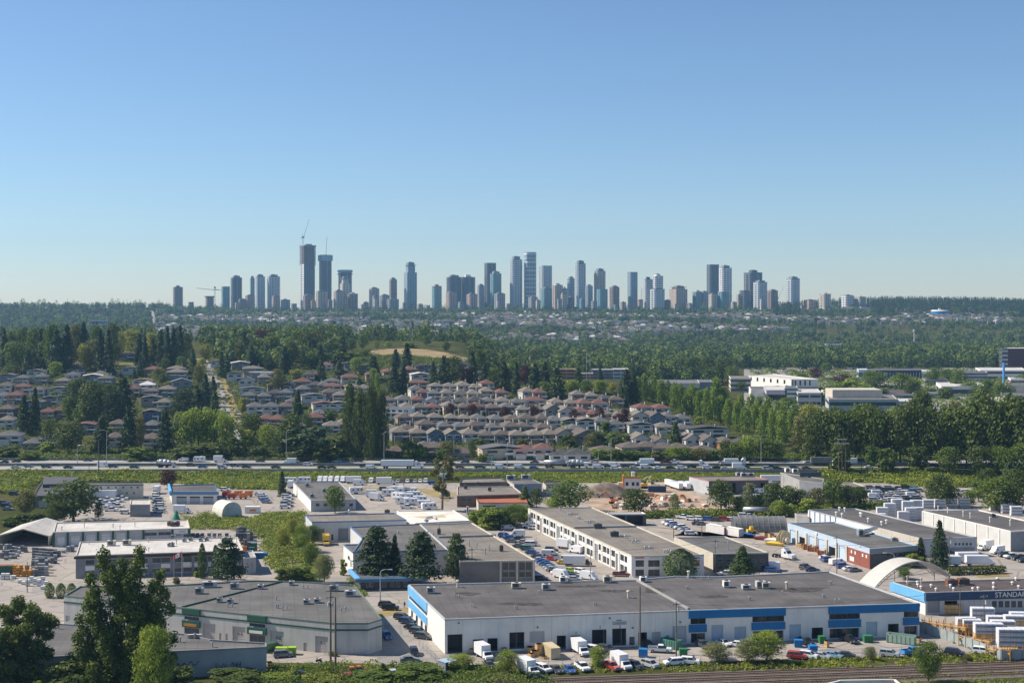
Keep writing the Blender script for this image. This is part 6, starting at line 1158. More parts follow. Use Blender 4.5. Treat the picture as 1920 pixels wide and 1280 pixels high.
# grey sheet fence and lumber yard
def fence(name, label, pts, hgt, m, pm, step=3.0, cat='fence', thick=.08):
    r = tag(empty(name, (pts[0].x, pts[0].y, 0)), label, cat); o0 = pts[0]; b = MB()
    for a, c in zip(pts[:-1], pts[1:]):
        d = (c - a).to_2d(); l = d.length; d.normalize(); n = Vector((-d.y, d.x)); a2, c2 = (a - o0).to_2d(), (c - o0).to_2d()
        b.prism([a2 - n * thick / 2, c2 - n * thick / 2, c2 + n * thick / 2, a2 + n * thick / 2], .05, hgt)
        for k in range(int(l / step) + 1):
            q = a2 + d * min(l, k * step); pb = MB(); pb.obox(q - n * .09, d, .12, .14, 0, hgt + .12); ob('post', pb.mesh('post', pm), r)
    ob('sheet_panel', b.mesh('sheet_panel', m), r); return r
fence('metal_fence', 'grey sheet metal fence around the lumber yard', [RP(1724, 1183, 0), RP(1798, 1208, 0), RP(1878, 1238, 0), RP(1990, 1234, 0)], 2.6, mat('grey_green_sheet', (.33, .37, .36), .6, .08), MGREY, 2.6)
def chain(label, pts, hgt=2.0, step=3.2):
    r = tag(empty('chain_link_fence', (pts[0].x, pts[0].y, 0)), label, 'fence'); o0 = pts[0]
    for a, c in zip(pts[:-1], pts[1:]):
        l = (c - a).length; n = max(1, int(l / step))
        for k in range(n + 1): q = a.lerp(c, k / n) - o0; b = MB(); b.tube((q.x, q.y, 0), (q.x, q.y, hgt), .05, n=5); ob('post', b.mesh('post', STEEL), r)
        b = MB()
        for z in (hgt, hgt * .5, .1): b.tube(tuple((a - o0).to_2d()) + (z,), tuple((c - o0).to_2d()) + (z,), .03, n=4)
        for k in range(int(l / .5)): q = a.lerp(c, k / int(l / .5)) - o0; b.tube((q.x, q.y, .1), (q.x, q.y, hgt), .012, n=3, cap=False)
        ob('mesh_panel', b.mesh('mesh_panel', STEEL), r)
chain('chain link fence along the driveway below the blue end wall', [RP(786, 1212, 0), RP(832, 1256, 0)]); chain('chain link fence between parked cars and railway weeds', [Vector((2, 315.5, 0)), Vector((45, 317.5, 0)), Vector((105, 327, 0))], 1.8); chain('chain link fence between service yard and street', [RP(1478, 1050, 0), RP(1548, 1076, 0)])
LG, LI = 'lumber packs in the yard behind the grey fence', [0]
def pack(px, base, lx, ly, n, m, desc, rz=-4, hz=1.15):
    """stack of lumber packs, one object per pack"""
    p = G(px, base); c, s = math.cos(rad(rz)), math.sin(rad(rz))
    for k in range(n):
        mm = m[k % len(m)]; r = empty('lumber_pack', (p.x, p.y, .1 + k * (hz + .1)), rad(rz)); b = MB(); b.box(-lx / 2, lx / 2, -ly / 2, ly / 2, .1, hz + .1); ob('bundle', b.mesh('bundle', mm), r); b = MB()
        for x in (-lx * .35, 0, lx * .35): b.box(x - .06, x + .06, -ly / 2, ly / 2, 0, .1)
        ob('spacer', b.mesh('spacer', LUMB), r); b = MB()
        for x in (-lx * .3, -lx * .1, lx * .1, lx * .3): b.box(x - .03, x + .03, -ly / 2 - .012, ly / 2 + .012, .08, hz + .115)
        if mm is WRAP: b.box(-lx * .46, lx * .46, -ly / 2 - .02, -ly / 2 - .004, .35, hz - .25)
        ob('band', b.mesh('band', MGREY if mm is WRAP else DGREY), r)
        lev = 'only pack of' if n == 1 else ('bottom pack of' if k == 0 else 'top pack of' if k == n - 1 else f'{ordw(k + 1)} pack up in')
        r['label'] = f'{"white wrapped" if mm is WRAP else "bare golden"} lumber, {lev} {desc}'; r['category'] = 'lumber pack'; r['group'] = LG
    LI[0] += 1
WL = [WRAP]; MX = [WRAP, LUMB, WRAP, WRAP]
pack(1812, 1185, 5, 2.4, 3, WL, 'the stack left of the first lumber pole', -4); pack(1842, 1165, 6, 2.2, 3, WL, 'the stack nearest the navy front'); pack(1872, 1172, 6, 2.2, 2, WL, 'the stack behind the second lumber pole'); pack(1822, 1188, 4.6, 2.2, 3, [LUMB, LUMB, WRAP], 'the mixed stack between the two poles')
pack(1853, 1205, 7, 2.4, 4, MX, 'the tall stack at the second lumber pole'); pack(1880, 1190, 6, 2.2, 3, [LUMB, LUMB, WRAP], 'the golden stack behind the second pole'); pack(1905, 1180, 6, 2.2, 3, [WRAP, LUMB, WRAP], 'the far stack at the frame edge'); pack(1897, 1216, 7, 2.6, 4, WL, 'the front stack near the fence corner'); pack(1914, 1205, 6, 2.4, 3, MX, 'the stack behind the fence corner stack'); pack(1915, 1165, 6, 2.2, 2, WL, 'the stack under the sign letters'); pack(1785, 1150, 5, 2, 2, [LUMB], 'the low stack before the dark bay'); pack(1800, 1145, 5, 2, 3, [LUMB], 'the stack beside the dark bay'); pack(1890, 1225, 5, 1.6, 1, [LUMB], 'the low pile along the fence')
def rack(px, base, label, n=5, rz=-38):
    p = G(px, base); r = tag(empty('lumber_rack', (p.x, p.y, 0), rad(rz)), label, 'rack', 'orange lumber racks along the fence')
    for k in range(n):
        x = k * 1.9
        for y in (0, 1.7): b = MB(); b.box(x, x + .16, y, y + .16, 0, 3.0 + (.5 if k % 2 else 0)); ob('post', b.mesh('post', YPOST), r)
        b = MB(); b.box(x, x + .14, .16, 1.7, 1.3, 1.45); b.tube((x + .07, .1, 2.9), (x + .07, 1.7, 1.5), .06, n=4); ob('brace', b.mesh('brace', YPOST), r)
    b = MB(); b.box(0, n * 1.9 - 1.8, .03, .13, 2.5, 2.62); ob('rail', b.mesh('rail', YPOST), r)
    for j in range(2): b = MB(); b.box(.1, n * 1.9 - 1.9, .25 + j * .75, .9 + j * .75, 1.46, 2.0); ob('timber', b.mesh('timber', LUMB), r)
rack(1728, 1180, 'orange lumber rack touching the blue corner of the warehouse', 7); rack(1797, 1210, 'orange lumber rack between the two lumber poles', 5); rack(1848, 1232, 'orange lumber rack right of the second lumber pole', 4); rack(1893, 1236, 'orange rack in front of the white corner stack', 4, 0)
WY = 'white wrapped packs behind the ribbed panel warehouse'; k = 0
for px, base, n in ((1654, 968, 3), (1668, 966, 4), (1682, 964, 5), (1650, 974, 2), (1694, 976, 3), (1708, 975, 4), (1720, 974, 4), (1702, 968, 5), (1718, 966, 5), (1740, 953, 3), (1762, 952, 3), (1784, 951, 3), (1808, 951, 3), (1866, 957, 3), (1888, 962, 3), (1905, 966, 3), (1878, 951, 3)):
    p = G(px, base); k += 1
    for j in range(n):
        r = empty('lumber_pack', (p.x, p.y, .05 + j * 1.25), rad(-3)); b = MB(); b.box(-2.2, 2.2, -1.1, 1.1, .1, 1.2); ob('bundle', b.mesh('bundle', WRAP), r); b = MB(); b.box(-2.1, 2.1, -1.12, -1.09, .35, .85); ob('printed_band', b.mesh('printed_band', LGREY if px < 1735 else MGREY), r)
        r['category'] = 'lumber pack'; r['group'] = WY; r['label'] = f'white wrapped lumber pack, {("bottom" if j == 0 else "top" if j == n - 1 else ordw(j + 1))} of the {ordw(k)} stack behind the dark warehouse roofs'
# stone yard pallets
SG = 'paver pallets in the stone yard'; rs = random.Random(9); cnt = 0
STN = [mat('grey_pavers', (.2, .21, .22), .85, .12, 1.2), mat('dark_pavers', (.12, .125, .14), .85, .12, 1.2), mat('pale_pavers', (.38, .38, .37), .85, .1, 1.2), mat('orange_crate_stack', (.66, .28, .02), .6, .15, 2), mat('white_bags', (.7, .7, .68), .8, .05)]
PAL = {}
def pallet(px, base, n, mi, label=None, w_=1.15, hz=.95):
    for j in range(n):
        key = (mi, hz)
        if key not in PAL:
            b = MB(); b.box(-w_ / 2, w_ / 2, -.5, .5, .14, hz)
            for q in (.33, .66): b.box(-w_ / 2 - .01, w_ / 2 + .01, -.51, .51, .14 + (hz - .14) * q, .16 + (hz - .14) * q)
            f = MB()
            for x in (-.5, 0, .42): f.box(x, x + .1, -.5, .5, 0, .14)
            PAL[key] = (b.mesh('paver_block', STN[mi]), f.mesh('pallet_base', WOODP))
        p = G(px, base); r = empty('stone_pallet', (p.x + rs.uniform(-.1, .1), p.y, .05 + j * (hz + .02)), rs.uniform(-.15, .15)); ob('paver_block', PAL[key][0], r); ob('pallet_base', PAL[key][1], r)
        yield r, j, mi
rowsP = [('in the back rows under the shed', [(12, 1030), (19, 1030), (25, 1029), (31, 1030), (37, 1031), (42, 1033), (48, 1035), (36, 1037), (2, 1030), (6, 1041), (33, 1043), (28, 1047), (20, 1047), (12, 1049), (8, 1036), (15, 1036), (22, 1035), (29, 1035), (12, 1042), (19, 1041), (25, 1041), (4, 1046)], (0, 2), (1, 2)), ('in the middle rows beside the shed', [(64 + (i % 8) * 5.6, 1031 + (i // 8) * 5.2 + (i % 8) * .5) for i in range(40)], (0, 1), (1, 1)), ('in the tall silver rows by the yard lane', [(63 + (i % 5) * 5.9, 1062 + (i // 5) * 5.5) for i in range(20)], (2, 0), (2, 3)), ('in the orange stack by the dark green container', [(28 + i * 5.6, 1076 + (i % 2) * 4) for i in range(7)], (3, 3), (2, 3)), ('in the white rows at the yard edge', [(38 + i * 7, 1092 + (i % 3) * 3) for i in range(8)] + [(76, 1098), (80, 1104), (6, 1086), (14, 1086), (26, 1084)], (4, 4), (1, 2)), ('along the lane to the cream roofed office', [(97, 1044), (104, 1043), (111, 1042), (92, 1052), (98, 1056), (86, 1060), (103, 1050), (120, 1036), (128, 1034), (136, 1033)], (0, 2), (1, 2)), ('at the end of the cream roofed office', [(i, j) for i in (362, 370, 380, 392, 402, 412, 425) for j in (1004, 1010)], (1, 0), (1, 1)), ('in the crowded yard beside the thicket', [(446 + (i % 6) * 6.5, 1002 + (i // 6) * 6) for i in range(36)], (1, 2), (1, 3))]
for place, spots, mi, hh in rowsP:
    for px, by in spots:
        for r, j, k_ in pallet(px, by, rs.randint(*hh), rs.choice(mi)):
            reg(r, px + j * .01, ('grey paver pallet', 'dark paver pallet', 'pale paver pallet', 'orange crate', 'white bag pallet')[k_], place, 'pallet', SG)
solid('shipping_container', 6, 1075, 'dark green container at the left edge of the stone yard', 'container', [('body', GREEN, [(-4, 3, -1.2, 1.2, .1, 2.6)]), ('rim', RUST, [(-4.05, 3.05, -1.25, 1.25, 2.55, 2.7)])])
for px, base, lb in ((451, 1040, 'orange painted machine beside the cream roofed office'), (458, 1036, 'orange frame hoist in the crowded yard')): solid('machine', px, base, lb, 'machine', [('body', paint('orange'), [(-.8, .8, -.6, .6, .2, 2.2)]), ('mast', YPOST, [(-.2, .2, -.2, .2, 2.2, 4.2)])])
for px, base, lb in ((472, 1040, 'green machine skip beside the thicket'), (476, 1032, 'green hopper in the crowded yard')): solid('hopper', px, base, lb, 'hopper', [('bin', GREEN, [(-1, 1, -.8, .8, .5, 2.6)]), ('leg', MGREY, [(-.9, -.7, -.7, .7, 0, .5), (.7, .9, -.7, .7, 0, .5)])])
solid('skip', 484, 1046, 'blue open skip with pale roof beside the thicket', 'skip', [('bin', BLUE, [(-3, 3, -1.2, 1.2, .1, 1.8)]), ('lid', CREAM, [(-2.6, 1.8, -1.0, 1.0, 1.8, 2.0)])])
def person(px, base, label):
    p = G(px, base); r = tag(empty('person', (p.x, p.y, .06), rad(20)), label, 'person'); V = [(0, 0, .95), (0, 0, 1.2), (0, 0, 1.42), (0, 0, 1.52), (0, .01, 1.64), (0, .01, 1.74)]; Rr = [.15, .14, .15, .06, .095, .08]; E = [(0, 1), (1, 2), (2, 3), (3, 4), (4, 5)]
    def chain(start, pts):
        k = start
        for x, y, z, q in pts: V.append((x, y, z)); Rr.append(q); E.append((k, len(V) - 1)); k = len(V) - 1
        return k
    for s in (-1, 1):
        chain(0, [(s * .1, 0, .86, .1), (s * .11, -.02 * s, .48, .065), (s * .12, .03, .09, .045), (s * .13, -.12, .035, .04)])
        h = chain(2, [(s * .2, 0, 1.4, .065), (s * .25, .02, 1.12, .048), (s * .26, -.04, .88, .035), (s * .262, -.06, .81, .036)])
        for k in range(4): chain(h, [(s * .262, -.09 + k * .018, .77 - .004 * abs(k - 1.5), .009), (s * .255, -.095 + k * .018, .72, .008)])
        chain(h - 1, [(s * .25, -.09, .83, .01), (s * .245, -.11, .79, .008)])
    me = bpy.data.meshes.new('body'); me.from_pydata(V, E, []); me.materials.append(mat('dark_work_clothes', (.035, .035, .045), .85, .1, 3)); o = ob('body', me, r); md = o.modifiers.new('skin', 'SKIN'); o.modifiers.new('smooth', 'SUBSURF').levels = 1
    for i, q in enumerate(Rr): me.skin_vertices[0].data[i].radius = (q, q)
    me.skin_vertices[0].data[0].use_root = True
    b = MB(); b.tube((0, .02, 1.68), (0, .02, 1.79), .105, .06, 9); ob('hair', b.mesh('hair', BLACK), r); b = MB(); b.tube((0, -.085, 1.6), (0, -.1, 1.68), .055, .06, 7); ob('face', b.mesh('face', mat('skin', (.4, .24, .17), .6, .05)), r)
person(758.5, 1139, 'person in dark clothes standing on the dry lawn beside two dark suvs')
solid('scooter', 598, 1241, 'dark parked scooter with white box at the foot of the transformer pole', 'scooter', [('body', BLACK, [(-.7, .6, -.14, .14, .25, .6), (.45, .6, -.1, .1, .5, 1.1), (-.6, 0, -.16, .16, .6, .8)]), ('top_box', WHITE, [(-.8, -.4, -.2, .2, .85, 1.2)]), ('wheel', BLACK, [(-.8, -.35, -.06, .06, 0, .45), (.4, .85, -.06, .06, 0, .45)])], 160)
# building site
p = RP(1138, 928, 0); b = MB(); n = 22; rsn = np.random.RandomState(2)
for j in range(5):
    for i in range(n): a = 6.283 * i / n; f = 1 - j / 4.6; q = (1 + .12 * math.sin(3 * a + j) + .06 * rsn.randn()); b.v.append((15 * f * q * math.cos(a), 9 * f * q * math.sin(a), 6.2 * (1 - f ** 1.2) + .2 * rsn.randn() * (j > 0)))
for j in range(4):
    for i in range(n): k = (i + 1) % n; b.f.append((j * n + i, j * n + k, (j + 1) * n + k, (j + 1) * n + i)); b.m.append(0)
b.f.append(tuple(range(4 * n, 5 * n))); b.m.append(0); o = ob('dirt_heap', b.mesh('dirt_heap', mat('grey_brown_soil', (.2, .155, .12), .95, .25, .4), True), None, (p.x, p.y, 0)); tag(o, 'large grey brown soil heap at the building site', 'heap')
solid('site_cabin', 1184, 919, 'orange and white site cabin beside the yellow excavator', 'cabin', [('frame', paint('orange'), [(-4, -3.4, -2, 2, 0, 7), (-4, 4, -2.05, -2.0, 5.6, 6.4), (-3.4, 4, -2, 2, 0, .6)]), ('wall', WHITE, [(-3.4, 4, -1.95, 1.9, .6, 5.6)]), ('window', CARGL, [(-2.8, -1.6, -2.02, -1.96, 2.4, 4), (0, 1.2, -2.02, -1.96, 2.4, 4), (2, 3.2, -2.02, -1.96, 2.4, 4)]), ('tank', WHITE, [(0, 1.4, -.6, .8, 6.4, 8.4)])])
solid('site_cabin', 1167, 918, 'small cream site cabin left of the orange cabin', 'cabin', [('wall', CREAM, [(-2, 4, -1.2, 1.2, .1, 3.4)]), ('door', WHITE, [(-2.06, -2, -.8, .8, .2, 3.0)])])
def excavator(px, base, label, col, rz):
    p = G(px, base); r = tag(empty('excavator', (p.x, p.y, .05), rad(rz)), label, 'excavator'); Pm = paint(col)
    b = MB(); b.box(-1.6, 1.6, -1.4, -.8, 0, .9); b.box(-1.6, 1.6, .8, 1.4, 0, .9); ob('track', b.mesh('track', BLACK), r); b = MB(); b.box(-2, 1.4, -1.2, 1.2, 1.0, 2.2); ob('body', b.mesh('body', Pm), r); b = MB(); b.box(.2, 1.5, .1, 1.2, 2.2, 3.2); ob('cab', b.mesh('cab', CARGL), r)
    b = MB(); b.tube((1.2, -.3, 2), (3.6, -.3, 5.4), .28, n=6); b.tube((3.6, -.3, 5.4), (6.2, -.3, 3.6), .22, n=6); ob('boom', b.mesh('boom', Pm), r); b = MB(); b.frust((5.8, 6.8, -.8, .2), (6.0, 6.6, -.8, .2), 2.6, 3.6); ob('bucket', b.mesh('bucket', DGREY), r)
excavator(1207, 915, 'yellow excavator with raised boom beside the orange cabin', 'yellow', 20); excavator(1228, 916, 'tan excavator behind the dark blue bin', 'beige', 150); excavator(1150, 944, 'orange machine in front of the soil heap', 'orange', 190)
solid('waste_bin', 1232, 922, 'dark blue waste bin in the building site', 'bin', [('bin', NAVY, [(-4, 4, -1.2, 1.2, .1, 2.6)]), ('rim', DGREY, [(-4.1, 4.1, -1.3, 1.3, 2.5, 2.7)])])
rs = random.Random(21); DBM = [mat('site_timber', (.5, .3, .16), .8, .15), CONC, RUST, mat('pink_brick_pallet', (.5, .28, .2), .85, .12), WHITE]
for i in range(64):
    px, py = rs.uniform(1120, 1350), rs.uniform(925, 957); 
    if py < 925 + (px - 1250) * .28 or (px < 1150 and py < 944): continue
    m = rs.choice(DBM); a, c, h = rs.uniform(.6, 2.6), rs.uniform(.5, 1.2), rs.uniform(.4, 1.3); r = solid('material_pile', px, py, None, 'pile', [('stack', m, [(-a, a, -c, c, 0, h)]), ('top_layer', rs.choice(DBM), [(-a * .7, a * .6, -c * .8, c * .7, h, h + .4)])], rs.uniform(0, 180), 'building material piles'); reg(r, px, {'site_timber': 'timber pile', 'concrete': 'concrete pile', 'rusty_steel': 'rusty steel pile', 'pink_brick_pallet': 'brick pile', 'white_paint': 'white block pile'}[m.name], 'on the pinkish building site', 'pile', 'building material piles')
for i, (px, base) in enumerate(((1258, 913), (1268, 917), (1283, 917), (1297, 917), (1309, 918))): car(px, base, -72, 'trailer', 'white', 'beside the charcoal warehouse', 'white trailers by the charcoal warehouse', False, .8)
for i, (px, base) in enumerate(((1362, 933), (1432, 942), (1425, 925), (1448, 905), (1535, 940), (1410, 945))): car(px, base, 0, 'trailer' if i % 2 else 'camper', 'white', 'among the trees before the charcoal warehouse', 'white trailers among the trees', False, .9)
rs = random.Random(31)
for i in range(22): car(rs.uniform(1440, 1535), rs.uniform(908, 925), rs.choice([0, 180, 20]), rs.choice(['sedan', 'SUV', 'hatchback']), rs.choice(['white', 'silver', 'dark red', 'dark grey', 'brown']), 'below the bare concrete block', 'cars below the concrete block')
for i in range(20): car(rs.uniform(1092, 1130), rs.uniform(909, 935), rs.choice([0, 180, 20]), rs.choice(['sedan', 'SUV', 'pickup']), rs.choice(['white', 'silver', 'red', 'blue', 'teal']), 'left of the soil heap', 'cars left of the soil heap') if i < 11 else None
for i, x in enumerate((424, 434, 446, 456, 466)): solid('machine', x, 931 + (i % 2) * 4, ('red orange rental machine left of the row behind the tent', 'second red rental machine behind the tent', 'orange rental machine in the middle behind the tent', 'orange lift machine behind the tent', 'rightmost orange rental machine behind the tent')[i], 'machine', [('body', paint('red' if i < 2 else 'orange'), [(-1.8, 1.8, -.8, .8, .6, 2.0)]), ('mast', paint('orange'), [(-1.6, 2.2, -.2, .2, 2.0, 2.6)]), ('wheel', BLACK, [(-1.4, -.6, -.9, .9, 0, .8), (.6, 1.4, -.9, .9, 0, .8)])], 10)
solid('storage_container', 474, 961, 'white container with orange sign right of the fabric tent', 'container', [('body', WHITE, [(-3, 3, -1.2, 1.2, .1, 2.6)]), ('sign_panel', paint('orange'), [(-1, 1.5, -1.24, -1.2, .8, 1.6)])])
# ------------------------------------------------------------------ houses on the hill
ROOFC = {'brown': (.13, .105, .09), 'tan': (.19, .165, .138), 'grey': (.13, .128, .126), 'dark': (.075, .072, .07), 'red': (.17, .085, .068), 'orange': (.26, .16, .1), 'white': (.6, .57, .53), 'blue': (.13, .15, .2)}
WALLC = {'cream': (.58, .47, .35), 'white': (.6, .57, .52), 'pink': (.4, .27, .21), 'grey': (.25, .245, .24), 'dark': (.12, .1, .09), 'blue': (.13, .2, .28), 'beige': (.34, .28, .22), 'maroon': (.13, .05, .05), 'wood': (.32, .16, .08)}
RM = {k: mat('roof_shingle_' + k, v, .9, .12, .5) for k, v in ROOFC.items()}; WM = {k: mat('house_wall_' + k, v, .8, .05, .3) for k, v in WALLC.items()}
HM = {}
def house_meshes(kind, w, d):
    key = (kind, w, d)
    if key in HM: return HM[key]
    hw, hd, P = w / 2, d / 2, []
    e = 5.4 if kind != 'low' else 3.2; oh = .6; rise = 2.5 if kind in ('hip', 'low') else 2.7 if kind == 'gable' else 1.2
    b = MB(); b.box(-hw, hw, -hd, hd, -2.5, e)
    if kind == 'gable': b.poly([(-hw, -hd, e), (hw, -hd, e), (0, -hd, e + rise - .25)]); b.poly([(hw, hd, e), (-hw, hd, e), (0, hd, e + rise - .25)])
    if kind == 'hip': b.box(-hw * .75, hw * .1, -hd - 1.6, -hd, -2.5, e * .56)
    P.append(('wall', b.mesh('wall', [None])))
    b = MB(); x, y, z = hw + oh, hd + oh, e + .02; r = max(0.01, y - x) if kind != 'gable' else y
    if kind == 'gable':
        b.extr([(-x, z - .25), (0, z + rise - .1), (x, z - .25), (x, z - .05), (0, z + rise + .12), (-x, z - .05)], -y, y)
    elif kind == 'wide':
        b.extr([(-x, z), (0, z + rise), (x, z), (x, z + .2), (0, z + rise + .22), (-x, z + .2)], -y, y)
    else:
        E = [(-x, -y, z), (x, -y, z), (x, y, z), (-x, y, z)]; T = [(0, -r, z + rise), (0, r, z + rise)]
        b.poly(E[::-1]); b.poly([E[0], E[1], T[0]]); b.poly([E[1], E[2], T[1], T[0]]); b.poly([E[2], E[3], T[1]]); b.poly([E[3], E[0], T[0], T[1]])
        if kind == 'hip':
            q = e * .56; b.poly([(-hw * .75 - .4, -hd - 2.0, q), (hw * .1 + .4, -hd - 2.0, q), (-hw * .32, -hd + .02, q + 1.3)]); b.poly([(-hw * .75 - .4, -hd - 2.0, q), (-hw * .32, -hd + .02, q + 1.3), (-hw * .75 - .4, -hd + .02, q)]); b.poly([(hw * .1 + .4, -hd - 2.0, q), (hw * .1 + .4, -hd + .02, q), (-hw * .32, -hd + .02, q + 1.3)])
    P.append(('roof', b.mesh('roof', [None])))
    def win(x0, x1, z0, z1, yy=None):
        b = MB(); yy = -hd if yy is None else yy; b.box(x0, x1, yy - .06, yy - .004, z0, z1, 0)
        for a in (x0 - .1, x1): b.box(a, a + .1, yy - .1, yy - .004, z0 - .1, z1 + .1, 1)
        b.box(x0, x1, yy - .1, yy - .004, z1, z1 + .1, 1); b.box(x0, x1, yy - .1, yy - .004, z0 - .1, z0, 1); return ('window', b.mesh('window', [GLASS, WHITE]))
    zt = e - 2.0 if e > 4 else 1.1
    P.append(win(-hw * .75, -hw * .2, zt, zt + 1.2)); P.append(win(hw * .25, hw * .75, zt, zt + 1.2))
    if e > 4: P.append(win(hw * .25, hw * .75, .8, 2.1))
    b = MB(); 
    for yy in (-hd * .4, hd * .3): b.box(-hw - .06, -hw - .004, yy - .6, yy + .6, zt, zt + 1.1)
    P.append(('window', b.mesh('window', GLASS)))
    if kind in ('wide', 'hip'):
        b = MB(); b.box(hw * .15, hw, -hd - 1.3, -hd - .01, e * .46, e * .46 + .15); b.box(hw * .15, hw, -hd - 1.3, -hd - 1.24, e * .46 + .15, e * .46 + 1.0); P.append(('balcony', b.mesh('balcony', [None])))
    b = MB(); b.box(hw * .5, hw * .5 + .8, hd * .2, hd * .2 + .7, e, e + rise + .9); P.append(('chimney', b.mesh('chimney', [None])))
    HM[key] = P; return P
NH = [0]
KW = {'hip': 'roofed house', 'gable': 'gabled house', 'wide': 'wide roofed house', 'low': 'bungalow'}
def house(px, base, kind, roof, wall, place, w=9.6, d=13, rz=None):
    p = G(px, base); s = float(sst(1120, 1420, px)); rz = (13 if px > 650 else 9) if rz is None else rz
    p = p + Vector((math.sin(rad(-rz)), math.cos(rad(rz)), 0)) * (d / 2); p.z = min(g(p.x - 4, p.y - d / 2), g(p.x + 4, p.y - d / 2)) + .1
    r = empty('house', p, rad(rz + RND.uniform(-5, 5))); NH[0] += 1; r.scale = (RND.uniform(.9, 1.12), RND.uniform(.85, 1.15), RND.uniform(.9, 1.12))
    for nm, me in house_meshes(kind, w, d):
        o = ob(nm, me, r)
        if len(o.material_slots) == 1 and me.materials[0] is None:
            o.material_slots[0].link = 'OBJECT'; o.material_slots[0].material = RM[roof] if nm == 'roof' else (WM[wall] if nm == 'wall' else WHITE if nm == 'balcony' else CREAM)
    return reg(r, px, f'{roof} {KW[kind]} with {wall} walls', place, 'house', 'houses on the hill')
HKIND = {'h': 'hip', 'g': 'gable', 'w': 'wide', 'l': 'low'}; RK = {'b': 'brown', 't': 'tan', 'g': 'grey', 'd': 'dark', 'r': 'red', 'o': 'orange', 'w': 'white', 'u': 'blue'}; WK = {'c': 'cream', 'w': 'white', 'p': 'pink', 'g': 'grey', 'd': 'dark', 'u': 'blue', 'e': 'beige', 'm': 'maroon', 'o': 'wood'}
def houses(place, txt, rz=None):
    for it in txt.split():
        q = it.split(','); k = q[0]; house(float(q[1]), float(q[2]), HKIND[k[0]], RK[k[1]], WK[k[2]], place, float(q[3]) if len(q) > 3 else 9.6, float(q[4]) if len(q) > 4 else 13, rz)
houses('in the front row above the highway', 'htg,750,828 hte,784,828 gtu,818,831 gtu,850,832 htw,882,832 hbg,914,832 hbg,943,833 htg,973,834 hte,1005,833 hte,1033,833 gbc,1060,834,10 gbg,1098,835,12 hgg,1128,838 gtw,1205,842,10 gbw,1240,845,10 gtw,1300,843,10 gbw,1334,846,10 hbo,1365,848,10 hdg,1396,850,12 htg,735,822,9 hbe,765,821,9')
houses('in the roofs behind the front row', 'hbe,800,814 hge,834,815 hge,866,815 hbe,893,816 hgg,925,817 hbe,960,818 hbe,985,817 hbe,1020,818 hge,1080,820')
houses('in the middle row with dark balconies', 'hbe,758,798 htg,787,798 htg,818,799 htd,849,800 htd,873,800 hgc,899,801 hgc,932,801 hbe,962,802 hbc,990,803 hbe,1018,803 hgw,1043,804,11 wtg,1072,806,13 wtw,1101,807,13 hgw,1128,808 hgw,1157,810 wgw,1203,813,16 htw,1248,816,12 hgw,1284,818,11 wdw,1330,822,22')
houses('behind the dark red trees', 'hbe,735,781,9 htc,764,780,9 hbe,789,779,9 hrc,814,777 htc,845,778 hbe,873,779 hre,896,780 hbd,925,780 hgd,953,780 htw,982,782 htd,1010,783 gtg,1038,785 gtw,1062,787 hrw,1091,788 hrc,1115,790 htc,1138,792 hte,1163,794 gtw,1202,795 gbu,1230,797 hgw,1255,798 hgw,1283,800')
houses('in the terrace row', 'hbg,730,764 hgw,757,764 hrg,785,765 guw,812,766 hdg,841,767 hdg,867,767 hdg,892,768 hgc,918,766 htc,945,767 hgc,973,768 hrw,1006,764,14 htc,1046,770 htc,1072,771 hrg,1097,773 hrw,1126,774,12 hrw,1208,778,11 hrw,1242,780,11')
houses('in the row below tall conifers', 'hgw,782,746 hrg,796,749 hgg,816,751 htc,841,752 hbw,866,753 htc,890,754 htc,915,748 hre,942,750 htw,991,750 hre,1013,752 htg,1086,756 htg,1112,757 hdg,1136,760 hbe,1158,763')
houses('in the short top row', 'htg,820,737 htw,845,737 htw,870,738 htg,892,740 hrc,915,734 hre,786,731,16')
houses('high below the golden meadow', 'www,789,716,14 hre,770,706 wdg,800,699,16 hdw,886,704 lrg,730,704 wdg,655,694,16 wdg,690,700,14 hrw,612,696 hre,700,716 hdg,905,712 lbg,640,702 lgg,838,702,12 hdg,868,696')
houses('near the boxy white house', 'wwg,450,694,14 hte,474,703,16 hdg,490,688,14 wdw,441,716,12 gtw,462,728,11 htg,495,721 wgw,472,742,15 hge,467,757 hgg,495,757 hde,517,752 hdg,514,738 hdg,541,738 hre,567,731,13 hgg,568,744 hdg,594,735 hgg,536,752 wbw,405,690,9 hde,580,716,9')
houses('left of the tall poplars', 'hgw,478,778 hgw,508,779 hbg,537,777 wgw,588,757,18 wrw,606,772,14 htg,637,754 hge,607,736 hgg,623,728 hrw,657,721,13 hre,624,738,13 htc,662,740 htw,684,741 hbe,618,752 hbe,645,753 wtw,634,772,12 htw,622,814 hte,643,812 hte,645,850 hre,500,802 hre,521,803 hbg,570,800 hbg,560,815 hre,590,800 hgg,600,790 lrw,592,712 hbg,550,768')
houses('beside the highway hedge', 'lbd,745,858,14 hbd,797,858,10 hbg,815,858,11 lbg,866,862,13 wgc,938,862,20 hrw,985,862,11 hrw,1020,862,11 ldw,1056,864,12 ldw,1085,865,12 lbd,1135,856,14 lbc,1186,850,12 lbg,1217,850,12 lbc,1247,850,13 lbd,1276,850,14 lbc,1322,856,15', 7)
houses('among trees above the sound wall', 'hgw,15,835,13 lgg,59,842,11 hgg,92,840,11 wrg,158,814,16 hbe,220,810,11 hbw,214,838,9 hdd,256,838,9 hbw,284,842,9 hgd,284,816,10 wgu,283,790,10 hbd,11,784,11 htw,10,803,9 hre,87,788 hre,112,786 lbe,338,842,10 lbg,420,838,9 hbg,330,812,9')
